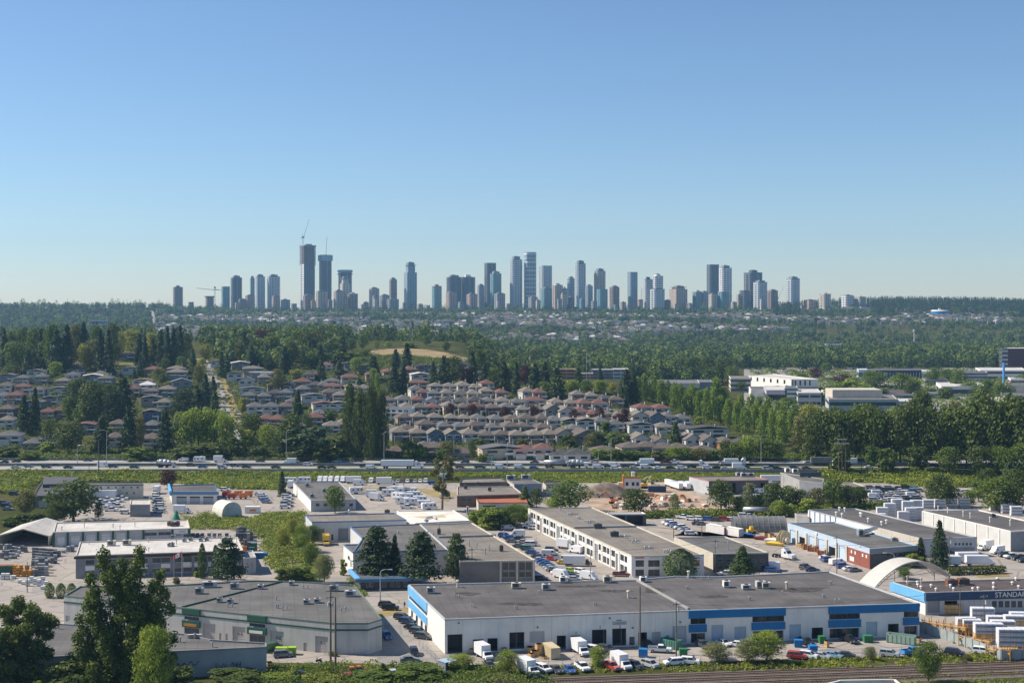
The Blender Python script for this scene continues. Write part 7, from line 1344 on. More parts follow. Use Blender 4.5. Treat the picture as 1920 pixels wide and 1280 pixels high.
houses('behind two tall dark conifers', 'hre,28,757 hgw,5,757 wdg,92,761,11 wdw,120,761,10 wgw,110,742,16 hbw,9,737 hre,40,738 hbw,70,744 hte,116,727,11 hgw,134,717 hgg,40,721 hgg,76,721 wgw,66,711,14 wgg,12,717,12 lrg,53,704,13 hbe,144,697,11 hbe,141,705,14 wwg,172,719,13 hgg,197,723 wgw,244,703,15 wow,266,727,13 hww,275,736,11 hbg,284,746 wgg,283,763,12 htw,307,770 htg,312,744,11 htg,331,711,14 gug,339,729,16 hre,250,744,9 hte,330,704,13 lgw,205,705,14 lgg,186,710,12 lrg,285,700,14 hgg,150,758 wgg,60,770,12')
house(234, 676, 'hip', 'brown', 'beige', 'standing alone above the green lawn', 20, 14, 0)
wb = Bld('house', 'boxy white modern house with grey cladding on the slope', [tuple(G(466, 716))[:2], tuple(G(520, 716))[:2], (lambda v: (v.x + 1, v.y + 10))(G(520, 716)), (lambda v: (v.x + 1, v.y + 10))(G(466, 716))], 8.5, WHITE, RF_WH, cat='house', z0=g(*tuple(G(490, 716))[:2]) - 1, world=True); wb.band(0, .5, 8.0, MGREY, 'grey_cladding', 0, .4, .15); wb.hole(0, 'win', (.55, .85, 4.6, 6.8), px=False); wb.finish()
apt = Bld('apartment_block', 'white angular apartment block right of the tall poplars', [tuple(G(722, 790))[:2], tuple(G(772, 792))[:2], (lambda v: (v.x + 1, v.y + 12))(G(772, 792)), (lambda v: (v.x + 1, v.y + 12))(G(722, 790))], 9, WHITE, RF_BR, cat='apartments', z0=g(*tuple(G(750, 790))[:2]) - .5, world=True)
for t0 in (.05, .25, .5, .72):
    for z in (1.0, 4.0, 6.6): apt.hole(0, 'win', (t0, t0 + .14, z, z + 1.4), px=False)
apt.band(0, 5.8, 6.2, LGREY, 'balcony', .0, .7, 1.0); apt.finish()
ug('garden_shrubs', [(0, 850), (440, 850), (720, 850), (1440, 858), (1330, 800), (1200, 760), (900, 720), (560, 690), (0, 706)], 6400, .8, 1.1, ['bd', 'md'], 'garden shrubs and hedges between the hill houses', hmul=1.7, seed=50)
ug('crest_shrubs', [(630, 656), (690, 664), (800, 672), (880, 680), (880, 694), (700, 688), (630, 680)], 420, 1.2, 2.0, ['bd', 'md'], 'shrubs in front of the golden meadow', hmul=1.2, seed=52)
ug('poplar_shrubs', [(1190, 748), (1330, 800), (1440, 852), (1540, 850), (1500, 800), (1360, 740), (1220, 715)], 900, .8, 1.3, ['bd', 'ol'], 'undergrowth below the poplar row', hmul=1.3, seed=51)
# streets and meadow
ribbon('hill_street', [tuple(G(*p))[:2] for p in ((448, 838), (425, 790), (412, 745), (402, 715), (390, 690), (376, 672))], 8.5, STREET, .12, 'street climbing the hill between parked cars')
ribbon('dry_street_verge', [tuple(G(*p))[:2] for p in ((452, 795), (436, 765), (424, 735), (412, 708))], 7, DRYG, .1, 'dry grass verge beside the hill street')
for i, pts in enumerate((((720, 842), (960, 846), (1200, 852), (1400, 858)), ((740, 808), (1000, 812), (1300, 828)), ((800, 786), (1000, 789), (1290, 806)), ((800, 758), (1000, 760), (1160, 770)))): ribbon('residential_street', [tuple(G(*p))[:2] for p in pts], 7, STREET, .08, ('street in front of the front row of houses', 'lane behind the front row of houses', 'street of dark red trees', 'street below the upper row')[i])
cars('on the hill street', 'cars along the hill street', 'uw,415,730,-80 ss,432,732,0 uw,440,736,0 pw,424,741,-80 sk,429,749,-70 sr,432,757,-70 uw,443,772,-70 sw,446,778,-80 sg,448,785,0 sw,448,792,-80 sd,410,720,-80 sw,419,735,-80')
sheetm = MB()
mp = [(688, 663), (700, 655), (760, 653.5), (800, 656), (840, 662), (880, 672), (870, 677), (800, 669), (740, 664), (690, 668)]
q = [G(*p) for p in mp]; 
b = MB(); c = sum((Vector(v) for v in q), Vector()) / len(q)
for i in range(len(q)):
    for k in range(4):
        f = lambda v, t: (c.x + (v.x - c.x) * t, c.y + (v.y - c.y) * t); A_, B_ = q[i], q[(i + 1) % len(q)]
        pts = [f(A_, k / 4), f(A_, (k + 1) / 4), f(B_, (k + 1) / 4), f(B_, k / 4)] if k else [f(A_, .25), f(B_, .25), (c.x, c.y)]
        b.poly([(x, y, g(x, y) + .35) for x, y in pts])
tag(ob('meadow', b.mesh('meadow', mat('golden_dry_meadow', (.3, .225, .11), .95, .14, .03))), 'golden dry meadow on the hill crest', kind='structure')
sheetl = [G(*p) for p in ((222, 688), (254, 688), (252, 681), (224, 681))]; b = MB(); b.poly([(v.x, v.y, g(v.x, v.y) + .5) for v in sheetl]); tag(ob('lawn', b.mesh('lawn', GRASS)), 'bright lawn below the house standing alone', kind='structure')
# sound wall and highway
fence('sound_wall', 'long grey sound wall behind the highway verge', [G(-30, 853), G(170, 851), G(440, 853), G(560, 858)], 3.2, mat('sound_wall_concrete', (.3, .3, .3), .85, .1, .2), CONC, 6.0, 'wall', .3)
fence('white_fence', 'white garden fence in front of the front row', [G(860, 838), G(905, 840), G(945, 842)], 1.3, WHITE, WHITE, 2.4)
Yn, Yf = 664.0, 689.0
for nm, y, lb in (('highway_road', Yn, 'near carriageway of the highway'), ('highway_road', Yf, 'far carriageway of the highway')): ribbon(nm, [(-420, y + .5), (60, y - .5), (190, y - 2), (330, y + 4)], 15, HWY, .06, lb)
def barrier(y, lb):
    r = tag(empty('concrete_barrier', (-400, y, g(0, y))), lb, 'barrier', 'highway barriers'); b = MB(); b.box(0, 700, -.3, .3, 0, .35); b.box(0, 700, -.15, .15, .35, 1.05); ob('barrier_wall', b.mesh('barrier_wall', MGREY), r)
barrier(676.5, 'median barrier between the highway carriageways'); barrier(654.6, 'dark barrier on the near side of the highway'); barrier(698.5, 'barrier on the far side of the highway')
for y, lb in ((660.2, 0), (664, 1), (667.7, 2), (685.2, 3), (689, 4), (692.7, 5)):
    b = MB()
    for k in range(70): x = -380 + k * 9; b.poly([(x, y - .08, g(x, y) + .07), (x + 3, y - .08, g(x + 3, y) + .07), (x + 3, y + .08, g(x + 3, y) + .07), (x, y + .08, g(x, y) + .07)])
    tag(ob('lane_markings', b.mesh('lane_markings', WHITE)), 'white dashed lane line on the highway', kind='structure')

# ------------------------------------------------------------------ trees on the hill
HT = 'trees among the hill houses'
def T(place, rows):
    for a in rows: tree(*a, place, HT)
T('above the sound wall', [(45, 815, 741, 32, 'con', 'cn'), (66, 815, 728, 28, 'con', 'cn'), (128, 850, 790, 76, 'dec', 'dk'), (190, 848, 782, 40, 'con', 'cn'), (241, 848, 762, 40, 'con', 'cn'), (262, 845, 780, 26, 'dec', 'ol'), (310, 850, 770, 42, 'con', 'cn'), (95, 838, 785, 46, 'dec', 'dk'), (88, 848, 828, 34, 'bush', 'lt'), (12, 858, 838, 60, 'bush', 'dk'), (58, 862, 846, 40, 'bush', 'md'), (262, 862, 838, 70, 'bush', 'md'), (205, 815, 800, 22, 'bush', 'lt'), (470, 832, 776, 56, 'dec', 'dk'), (502, 842, 796, 46, 'dec', 'lt'), (466, 852, 806, 42, 'bush', 'yl'), (545, 858, 780, 64, 'dec', 'dk'), (582, 862, 802, 104, 'bush', 'cn'), (640, 860, 820, 30, 'bush', 'dk'), (525, 858, 815, 40, 'dec', 'dk'), (440, 858, 820, 40, 'bush', 'dk'), (545, 868, 846, 26, 'bush', 'sg'), (490, 858, 835, 50, 'bush', 'dk'), (355, 860, 835, 90, 'bush', 'dk'), (405, 860, 832, 70, 'bush', 'dk'), (610, 866, 830, 60, 'bush', 'dk')])
T('above the sound wall', [(345, 850, 772, 56, 'spread', 'lt'), (372, 848, 764, 60, 'spread', 'lt'), (402, 848, 768, 60, 'spread', 'lt'), (425, 852, 778, 44, 'spread', 'lt')])
T('on the slope right of two conifers', [(145, 785, 710, 58, 'dec', 'dk'), (172, 795, 715, 60, 'dec', 'dk'), (205, 790, 720, 56, 'dec', 'dk'), (232, 795, 708, 56, 'con', 'cn'), (215, 800, 730, 46, 'dec', 'cn'), (130, 790, 745, 40, 'dec', 'md'), (160, 795, 755, 50, 'dec', 'md'), (345, 780, 728, 50, 'dec', 'cn'), (372, 775, 730, 42, 'con', 'cn'), (385, 762, 702, 30, 'con', 'cn'), (403, 772, 735, 26, 'con', 'cm'), (400, 748, 706, 22, 'con', 'cn'), (378, 718, 672, 26, 'dec', 'yl'), (372, 722, 685, 24, 'dec', 'ol'), (330, 790, 755, 36, 'dec', 'cn'), (252, 722, 695, 18, 'con', 'cn'), (298, 712, 690, 26, 'dec', 'ol'), (304, 722, 700, 20, 'dec', 'dk'), (104, 708, 678, 32, 'dec', 'lt'), (122, 700, 685, 12, 'dec', 'yl'), (22, 705, 685, 44, 'dec', 'dk'), (100, 744, 733, 18, 'bush', 'lt'), (118, 712, 700, 16, 'bush', 'lt'), (200, 710, 700, 26, 'bush', 'lt'), (455, 770, 745, 22, 'bush', 'yl')])
T('along the dark crest above the crowded slope', [(8, 696, 616, 22, 'con', 'cn'), (30, 700, 640, 50, 'dec', 'md'), (52, 705, 655, 30, 'con', 'cn'), (62, 695, 615, 34, 'dec', 'md'), (78, 700, 618, 34, 'con', 'cn'), (96, 702, 608, 40, 'dec', 'md'), (106, 704, 618, 42, 'con', 'cn'), (126, 702, 612, 40, 'con', 'cn'), (140, 690, 610, 34, 'dec', 'ol'), (158, 700, 645, 34, 'dec', 'yl'), (176, 700, 636, 42, 'dec', 'ol'), (157, 690, 604, 30, 'con', 'cn'), (188, 705, 618, 34, 'con', 'cn'), (204, 706, 620, 28, 'con', 'cn'), (180, 685, 612, 30, 'dec', 'md'), (212, 690, 606, 32, 'dec', 'dk'), (224, 676, 622, 30, 'dec', 'yl'), (246, 668, 618, 44, 'dec', 'yl'), (262, 690, 626, 24, 'con', 'cn'), (272, 695, 632, 24, 'con', 'cn'), (282, 684, 624, 34, 'dec', 'yl'), (288, 684, 630, 22, 'con', 'cn'), (302, 686, 620, 22, 'con', 'cn'), (314, 690, 612, 24, 'con', 'cn'), (326, 690, 616, 26, 'con', 'cn'), (338, 688, 612, 26, 'con', 'cn'), (350, 680, 625, 24, 'dec', 'dk'), (362, 702, 655, 22, 'con', 'cm'), (262, 705, 672, 18, 'con', 'cm'), (310, 694, 672, 22, 'dec', 'md'), (340, 700, 668, 24, 'dec', 'md'), (44, 690, 614, 30, 'dec', 'dk'), (20, 690, 625, 30, 'dec', 'dk')])
T('on the crest right of the hill street', [(386, 680, 645, 22, 'dec', 'yl'), (415, 708, 660, 20, 'con', 'cm'), (426, 706, 662, 20, 'con', 'cm'), (440, 665, 618, 18, 'con', 'cn'), (458, 668, 622, 22, 'con', 'cn'), (404, 670, 650, 20, 'bush', 'md'), (472, 690, 648, 26, 'con', 'cn'), (492, 655, 618, 40, 'dec', 'pu'), (510, 672, 630, 44, 'dec', 'md'), (534, 700, 650, 36, 'con', 'cn'), (505, 700, 670, 28, 'dec', 'cn'), (560, 668, 618, 46, 'dec', 'md'), (575, 672, 622, 40, 'dec', 'dk'), (590, 665, 620, 34, 'dec', 'ol'), (606, 660, 618, 26, 'con', 'cn'), (600, 690, 648, 26, 'con', 'cn'), (545, 690, 640, 36, 'dec', 'dk'), (520, 738, 692, 34, 'dec', 'ol'), (556, 710, 692, 26, 'bush', 'yl'), (585, 690, 660, 30, 'dec', 'md'), (450, 680, 640, 24, 'dec', 'ol'), (480, 672, 636, 26, 'dec', 'dk')])
T('around the golden meadow', [(602, 714, 668, 24, 'con', 'cm'), (636, 712, 676, 30, 'con', 'cm'), (644, 652, 624, 10, 'con', 'cn'), (660, 658, 634, 22, 'dec', 'md'), (680, 656, 628, 22, 'dec', 'md'), (668, 702, 670, 30, 'dec', 'lt'), (706, 655, 638, 14, 'dec', 'lt'), (728, 652, 640, 16, 'dec', 'lt'), (742, 690, 655, 26, 'con', 'cn'), (763, 695, 645, 32, 'con', 'cn'), (700, 712, 668, 38, 'con', 'cn'), (684, 672, 655, 30, 'dec', 'md'), (660, 678, 660, 40, 'bush', 'md'), (800, 648, 630, 24, 'dec', 'md'), (770, 652, 640, 26, 'bush', 'lt'), (836, 660, 640, 20, 'dec', 'md'), (620, 670, 650, 30, 'dec', 'ol'), (640, 668, 652, 26, 'dec', 'pu')])
T('behind the terrace row', [(739, 738, 680, 34, 'con', 'cn'), (757, 738, 686, 28, 'con', 'cn'), (832, 724, 668, 40, 'con', 'cn'), (850, 724, 668, 44, 'dec', 'dk'), (812, 722, 676, 20, 'con', 'cm'), (875, 722, 690, 34, 'dec', 'pu'), (908, 730, 682, 26, 'con', 'cn'), (926, 730, 690, 34, 'dec', 'md'), (945, 732, 678, 36, 'con', 'cn'), (968, 744, 680, 24, 'con', 'cn'), (985, 728, 686, 34, 'dec', 'pu'), (1003, 738, 682, 36, 'con', 'cn'), (1022, 730, 680, 34, 'con', 'cn'), (1044, 748, 690, 48, 'con', 'cm'), (1020, 745, 715, 30, 'dec', 'md'), (1072, 740, 712, 34, 'dec', 'lt'), (1100, 735, 712, 30, 'dec', 'md'), (1125, 738, 712, 34, 'dec', 'lt'), (1148, 735, 718, 20, 'dec', 'yl'), (1174, 758, 692, 34, 'con', 'cn'), (1188, 758, 700, 34, 'con', 'cn'), (1168, 740, 705, 24, 'con', 'cn'), (1125, 720, 690, 18, 'con', 'cn'), (1085, 730, 690, 20, 'con', 'cn'), (886, 720, 660, 28, 'con', 'cn'), (900, 710, 655, 34, 'dec', 'dk'), (960, 700, 655, 34, 'dec', 'md'), (1000, 700, 655, 40, 'dec', 'dk')])
T('in the street of dark red trees', [(845, 786, 756, 22, 'dec', 'pu'), (885, 787, 757, 24, 'dec', 'pu'), (947, 790, 762, 22, 'dec', 'pu'), (1000, 790, 760, 26, 'dec', 'pu'), (1076, 794, 766, 18, 'dec', 'pu'), (1125, 796, 764, 22, 'dec', 'pu'), (1172, 798, 766, 26, 'dec', 'pu'), (1160, 796, 775, 18, 'dec', 'pu')])
T('between the house rows', [(558, 805, 734, 36, 'con', 'cm'), (544, 800, 775, 34, 'dec', 'dk'), (620, 790, 768, 26, 'bush', 'md'), (575, 812, 775, 24, 'dec', 'md'), (950, 806, 794, 22, 'bush', 'lt'), (1058, 806, 792, 22, 'bush', 'lt'), (1135, 810, 790, 24, 'bush', 'md'), (1266, 840, 791, 34, 'con', 'cm'), (1120, 838, 808, 42, 'dec', 'dk'), (1150, 842, 812, 36, 'bush', 'md'), (1108, 846, 815, 34, 'dec', 'ol'), (1065, 836, 816, 36, 'bush', 'dk'), (1185, 838, 816, 50, 'bush', 'dk'), (1220, 840, 820, 36, 'bush', 'dk'), (1306, 840, 820, 14, 'bush', 'md'), (1336, 842, 820, 16, 'bush', 'md'), (1310, 796, 780, 20, 'bush', 'lt'), (980, 838, 822, 26, 'bush', 'ol'), (900, 836, 822, 20, 'bush', 'md'), (785, 845, 830, 34, 'bush', 'ol'), (700, 718, 690, 20, 'dec', 'lt'), (707, 745, 702, 18, 'col', 'pp'), (668, 720, 706, 30, 'bush', 'yl'), (735, 800, 785, 20, 'bush', 'md'), (760, 792, 776, 18, 'bush', 'md')])
T('in the green belt beside the highway', [(1362, 862, 826, 34, 'dec', 'dk'), (1125, 862, 840, 34, 'bush', 'lt'), (1150, 863, 842, 34, 'bush', 'md'), (1178, 863, 843, 40, 'bush', 'md'), (1205, 862, 846, 40, 'bush', 'md'), (1235, 863, 845, 36, 'bush', 'ol'), (1262, 862, 838, 40, 'dec', 'lt'), (1285, 862, 838, 40, 'dec', 'md'), (1312, 863, 840, 40, 'dec', 'ol'), (1335, 862, 842, 34, 'bush', 'md'), (1380, 863, 828, 44, 'dec', 'md'), (1405, 863, 818, 50, 'dec', 'lt'), (1432, 864, 822, 46, 'dec', 'md'), (1455, 864, 826, 40, 'dec', 'md'), (770, 862, 828, 50, 'bush', 'md'), (790, 862, 838, 40, 'bush', 'lt'), (838, 860, 826, 40, 'dec', 'ol'), (885, 864, 826, 18, 'dec', 'dk'), (830, 864, 842, 30, 'bush', 'md'), (905, 866, 850, 22, 'bush', 'md'), (1490, 852, 815, 20, 'con', 'cm'), (1530, 858, 838, 36, 'bush', 'dk'), (1095, 862, 850, 20, 'bush', 'md')])
for i, (px, bs, tp, wd) in enumerate(((655, 858, 724, 27), (675, 860, 732, 25), (696, 862, 726, 26), (716, 860, 738, 25), (686, 860, 745, 22), (706, 858, 742, 22))): tree(px, bs, tp, wd * 1.5, 'lom', 'dk', 'in the tall clump by the highway', 'tall poplars by the highway')
for a in ((1197, 748, 708, 13), (1208, 748, 704, 15), (1224, 752, 706, 15), (1239, 757, 714, 15), (1252, 760, 716, 14), (1264, 772, 718, 14), (1276, 770, 722, 14), (1287, 775, 738, 14), (1297, 778, 720, 16), (1311, 782, 734, 15), (1325, 792, 732, 15), (1333, 786, 746, 14), (1342, 788, 712, 24), (1352, 795, 745, 16), (1366, 800, 748, 16), (1358, 790, 730, 18), (1381, 808, 757, 15), (1398, 812, 765, 17), (1415, 804, 760, 18), (1431, 825, 764, 20), (1448, 828, 775, 18), (1465, 836, 780, 21), (1484, 826, 772, 20), (1500, 828, 790, 18), (1424, 800, 745, 18), (1440, 805, 748, 20), (1458, 810, 752, 22), (1472, 812, 755, 20), (1408, 792, 742, 18), (1492, 808, 758, 20), (1232, 745, 716, 13), (1270, 752, 725, 13), (1318, 770, 730, 14), (1390, 790, 742, 16)): tree(a[0], a[1], a[2], a[3] * 1.75, 'col', 'pp', 'in the diagonal poplar row', 'poplars in the diagonal row')
DM = 'in the dark trees behind the highway'
for a in ((1508, 856, 778, 48, 'dec', 'ol'), (1530, 862, 770, 54, 'dec', 'dk'), (1556, 864, 772, 56, 'dec', 'dk'), (1580, 866, 768, 54, 'dec', 'cw'), (1604, 866, 774, 52, 'dec', 'dk'), (1632, 868, 758, 58, 'dec', 'cw'), (1660, 868, 776, 54, 'dec', 'dk'), (1688, 870, 768, 58, 'dec', 'cw'), (1712, 872, 752, 60, 'dec', 'dk'), (1738, 872, 766, 58, 'dec', 'cw'), (1762, 874, 770, 60, 'dec', 'dk'), (1790, 874, 762, 62, 'dec', 'cw'), (1812, 876, 764, 58, 'dec', 'dk'), (1838, 878, 742, 66, 'dec', 'cw'), (1866, 880, 758, 64, 'dec', 'dk'), (1896, 882, 742, 70, 'dec', 'cw'), (1922, 886, 746, 68, 'dec', 'dk'), (1845, 850, 732, 50, 'dec', 'dk'), (1790, 850, 755, 50, 'dec', 'ol'), (1730, 850, 735, 44, 'dec', 'dk'), (1560, 850, 764, 44, 'dec', 'md'), (1610, 850, 760, 44, 'dec', 'md'), (1520, 840, 758, 44, 'dec', 'yl'), (1680, 850, 764, 40, 'dec', 'lt'), (1575, 884, 830, 36, 'bush', 'dk'), (1660, 886, 842, 36, 'bush', 'dk'), (1720, 884, 838, 36, 'bush', 'dk'), (1780, 888, 838, 44, 'dec', 'md'), (1835, 892, 836, 46, 'dec', 'dk'), (1880, 896, 838, 50, 'dec', 'md'), (1640, 872, 836, 30, 'bush', 'md'), (1918, 900, 830, 50, 'dec', 'md')): tree(*a[:3], a[3] * 1.25, *a[4:], DM, 'trees behind the highway')
# ------------------------------------------------------------------ business park on the flat behind the poplars
def park(name, label, x0, x1, top, base, depth, wall, roofm, bands=0, cat='office', Y=None, rz=0.0, glass=True, extra=None):
    """block whose front wall spans photo columns x0..x1 and rows top..base"""
    p = G((x0 + x1) / 2, base); y = p.y if Y is None else Y; z0 = g(PX((x0 + x1) / 2, y), y); h = PZ(top, y) - z0; a, c = PX(x0, y), PX(x1, y); s = math.tan(rad(rz)) * (c - a)
    B_ = Bld(name, label, [(a, y), (c, y + s), (c + depth * c / y * .75, y + depth + s), (a + depth * a / y * .75, y + depth)], h, wall, roofm, cat=cat, world=True, z0=z0, tw=.5)
    nf = bands
    for k in range(nf):
        za = h * (k + .28) / max(nf, 1); zb = h * (k + .68) / max(nf, 1)
        if glass is True:
            n = max(2, int((c - a) / 9))
            for j in range(n): B_.hole(0, 'win', ((j + .06) / n, (j + .94) / n, za, zb), px=False)
        else: B_.band(0, za, zb, glass, 'window_band', .01, .99, .1)
        B_.hole(3, 'win', (.04, .5, za, zb), px=False); B_.hole(3, 'win', (.54, .97, za, zb), px=False)
    if extra: extra(B_, h)
    return B_.finish()
TG = glassmat('green_tint_glass', (.03, .09, .085), .1); DKG = glassmat('dark_band_glass', (.02, .025, .03), .15)
def slots(B_, h):
    for k in range(6): B_.hole(3, 'win', (.08 + k * .15, .12 + k * .15, h * .55, h * .9), px=False, m=DKG)
    for k in range(4): B_.hole(0, 'win', (.12 + k * .18, .18 + k * .18, h * .45, h * .9), px=False, m=DKG)
    B_.band(0, 0, h * .3, MGREY, 'base_band', 0, 1, .1); B_.band(0, h * .3, h * .98, MGREY, 'grey_panel', 0, .07, .12)
def big_white():
    y0 = G(1492, 732).y; z0 = g(0 + PX(1492, y0), y0); h = PZ(711, y0) - z0; P = [(PX(1484, y0), y0), (PX(1536, y0), y0 + 4), (PX(1536, y0) - 24, y0 + 95), (PX(1400, y0 + 62), y0 + 62)]
    B_ = Bld('office_building', 'large white block with tall dark slot windows behind the poplar row', P, h, WHITE, RF_WH, cat='office', world=True, z0=z0, tw=.6); slots(B_, h); B_.finish()
big_white()
park('parking_garage', 'cream parking garage left of the large white block', 1370, 1408, 709, 735, 40, mat('pale_cream_concrete', (.66, .6, .5), .8, .05), RF_TAN, 3, 'garage', glass=DKG)
park('office_building', 'pale office with flat grey roof below the large white block', 1408, 1437, 730, 752, 40, WHITE, RF_GR, 0)
park('office_building', 'grey concrete office wing in front of the large white block', 1437, 1475, 731, 758, 50, LGREY, RF_WH, 1, glass=DKG)
park('office_building', 'green glazed stair block beside the grey office wing', 1472, 1496, 726, 758, 20, mat('pale_frame', (.55, .58, .58), .6, .05), RF_GR, 4, glass=TG)
park('office_building', 'pale grey office with dark window squares right of the green stair block', 1496, 1540, 736, 762, 50, LGREY, RF_WH, 2)
park('office_building', 'long green glass office with cream penthouse', 1554, 1682, 748, 782, 45, LGREY, RF_TAN, 2, glass=TG, extra=lambda B_, h: (lambda b: (b.box(-22, 14, -6, 16, h - .3, h + 5.5), ob('penthouse', b.mesh('penthouse', CREAM), B_.root)))(MB()))
park('office_building', 'rounded pale building with rust band right of the green glass office', 1682, 1716, 752, 780, 30, LGREY, RF_WH, 1, glass=RUST)
park('warehouse', 'long brown roofed low building behind the green glass office', 1572, 1718, 739, 748, 60, LGREY, RF_BR, 1, 'warehouse', glass=DKG)
park('warehouse', 'low white roofed building among bushes', 1545, 1580, 736, 744, 40, WHITE, RF_WH, 0, 'warehouse')
park('warehouse', 'pale blue trimmed low building right of the brown roofs', 1712, 1782, 737, 747, 40, mat('pale_blue_wall', (.4, .48, .56), .6, .05), RF_TAN, 1, 'warehouse', glass=DKG)
park('warehouse', 'grey low shed with skylights behind the round trees', 1650, 1712, 722, 731, 60, LGREY, RF_WH, 1, 'warehouse', glass=DKG)
park('warehouse', 'grey metal shed with curved roof edge', 1735, 1777, 712, 722, 40, MGREY, RF_GR, 1, 'warehouse', glass=DKG)
park('office_building', 'dark long office with white pillars at the forest edge', 1628, 1728, 694, 711, 40, NAVY, RF_GR, 2, extra=lambda B_, h: [B_.band(0, h * .05, h * .8, WHITE, 'pillar', .02 + k * .055, .026 + k * .055, .4) for k in range(18)], glass=DKG)
park('office_building', 'pale teal end block of the dark long office', 1610, 1627, 693, 711, 30, mat('pale_teal_wall', (.42, .55, .58), .6, .05), RF_WH, 1)
park('warehouse', 'long white warehouse with small square windows', 1838, 1925, 694, 712, 60, WHITE, RF_WH, 2, 'warehouse', glass=DKG)
park('office_building', 'glass office with round corner in front of the white warehouse', 1806, 1852, 698, 716, 30, LGREY, RF_GR, 3, glass=DKG)
park('office_building', 'tall dark maroon office slab at the right edge', 1890, 1960, 653, 702, 35, mat('maroon_glass_wall', (.085, .04, .045), .35, .05), RF_WH, 0)
park('office_building', 'glass end of the maroon slab with pale floor lines', 1879, 1890, 654, 702, 35, DGREY, RF_GR, 6, glass=LGREY)
park('warehouse', 'half built white warehouse with orange scaffolding', 1765, 1848, 724, 743, 60, WHITE, RF_WH, 1, 'warehouse', glass=DGREY, extra=lambda B_, h: (lambda b: ([b.box(x, x + .3, -34, -33.7, 0, h + 5) for x in (22, 25, 28, 31)], [b.box(21, 32, -34.2, -33.5, z, z + .4) for z in (h * .4, h * .8, h + 3)], ob('scaffold', b.mesh('scaffold', YPOST), B_.root)))(MB()))
park('parking_garage', 'white banded parking garage rising above the dark trees', 1856, 1893, 752, 800, 40, WHITE, RF_WH, 4, 'garage', glass=DKG)
park('warehouse', 'cream shed with flat grey roof near the right edge', 1890, 1935, 722, 738, 40, CREAM, RF_GR, 0, 'warehouse')
park('warehouse', 'small white building below the white warehouse', 1895, 1930, 710, 722, 30, WHITE, RF_WH, 1, 'warehouse', glass=DKG)
park('warehouse', 'dark roofed plant building at the lower right of the park', 1885, 1935, 742, 765, 40, MGREY, RF_GR, 0, 'warehouse')
park('warehouse', 'long cream shed with grey roof behind the poplar row', 1206, 1312, 718, 727, 50, CREAM, mat('slate_roof', (.17, .17, .18), .8, .1), 0, 'warehouse')
park('warehouse', 'grey gabled shed right of the long cream shed', 1305, 1336, 716, 732, 40, MGREY, mat('slate_roof', (.17, .17, .18)), 0, 'warehouse')
park('office_building', 'white low block right of the green belt', 1562, 1590, 742, 752, 30, WHITE, RF_WH, 1, glass=DKG)
park('warehouse', 'white flat roof between the round trees', 1725, 1760, 696, 704, 40, WHITE, RF_WH, 0, 'warehouse')
park('house', 'cream villa in the forest above the park', 1518, 1535, 676, 690, 14, CREAM, RF_TAN, 1, 'house', glass=DKG)
park('apartment_block', 'white apartment block half hidden by forest trees', 1548, 1578, 645, 660, 20, WHITE, RF_TAN, 2, 'apartments', Y=2100, glass=DKG)
for x0, x1, t_, b_, lb in ((1538, 1552, 648, 664, 'small white house left of the half hidden apartment block'), (1542, 1550, 684, 696, 'white house among dark trees near the park'), (1562, 1572, 680, 694, 'pale tall house among dark trees near the park'), (1600, 1618, 681, 690, 'pale roofed house right of the tall pale one')): park('house', lb, x0, x1, t_, b_, 14, WHITE, RF_TAN, 1, 'house', Y=2000 if t_ < 660 else 1650, glass=DKG)
park('apartment_block', 'orange sheathed building frame behind the terrace row', 1046, 1078, 692, 718, 20, mat('orange_sheathing', (.55, .27, .11), .8, .12), RF_TAN, 3, 'apartments', Y=1190)
park('apartment_block', 'grey building frame under construction beside the crane mast', 1110, 1152, 693, 716, 24, mat('bare_grey_frame', (.22, .24, .27), .8, .1), CONC, 3, 'apartments', Y=1230)
park('apartment_block', 'white topped building frame right of the grey frame', 1150, 1178, 692, 718, 24, LGREY, RF_WH, 3, 'apartments', Y=1225)
park('apartment_block', 'small pinkish structure below the crane mast', 1088, 1112, 700, 722, 18, mat('pink_sheathing', (.45, .3, .24), .8, .1), CONC, 2, 'apartments', Y=1200)
def mast(px, base, top, label, Y, w=2.0, cat='tower crane', jib=None, name='tower_crane', m=None):
    y = Y; x = PX(px, y); z0 = PZ(base, y); h = PZ(top, y) - z0; r = tag(empty(name, (x, y, z0)), label, cat); b = MB(); m = m or CREAM
    for sx in (-1, 1):
        for sy in (-1, 1): b.box(sx * w / 2 - .15, sx * w / 2 + .15, sy * w / 2 - .15, sy * w / 2 + .15, 0, h)
    k = 0; z = 0
    while z < h - w * 1.5: b.tube((-w / 2, -w / 2, z), (w / 2, -w / 2, z + w * 1.5), .12, n=4); b.tube((-w / 2, w / 2, z), (-w / 2, -w / 2, z + w * 1.5), .12, n=4); z += w * 1.5
    ob('mast', b.mesh('mast', m), r)
    for nm, (ax, az), (bx, bz), rr in jib or (): b = MB(); b.tube((PX(ax, y) - x, 0, PZ(az, y) - z0), (PX(bx, y) - x, 0, PZ(bz, y) - z0), rr, rr * .7, 5); ob(nm, b.mesh(nm, m), r)
    if jib: b = MB(); b.box(-2.5, 2.5, -1.5, 1.5, h - 4, h + 1); ob('cab', b.mesh('cab', MGREY), r)
    return r
mast(1103, 712, 664, 'bare cream crane mast above the building frames', 1195, 3.2)
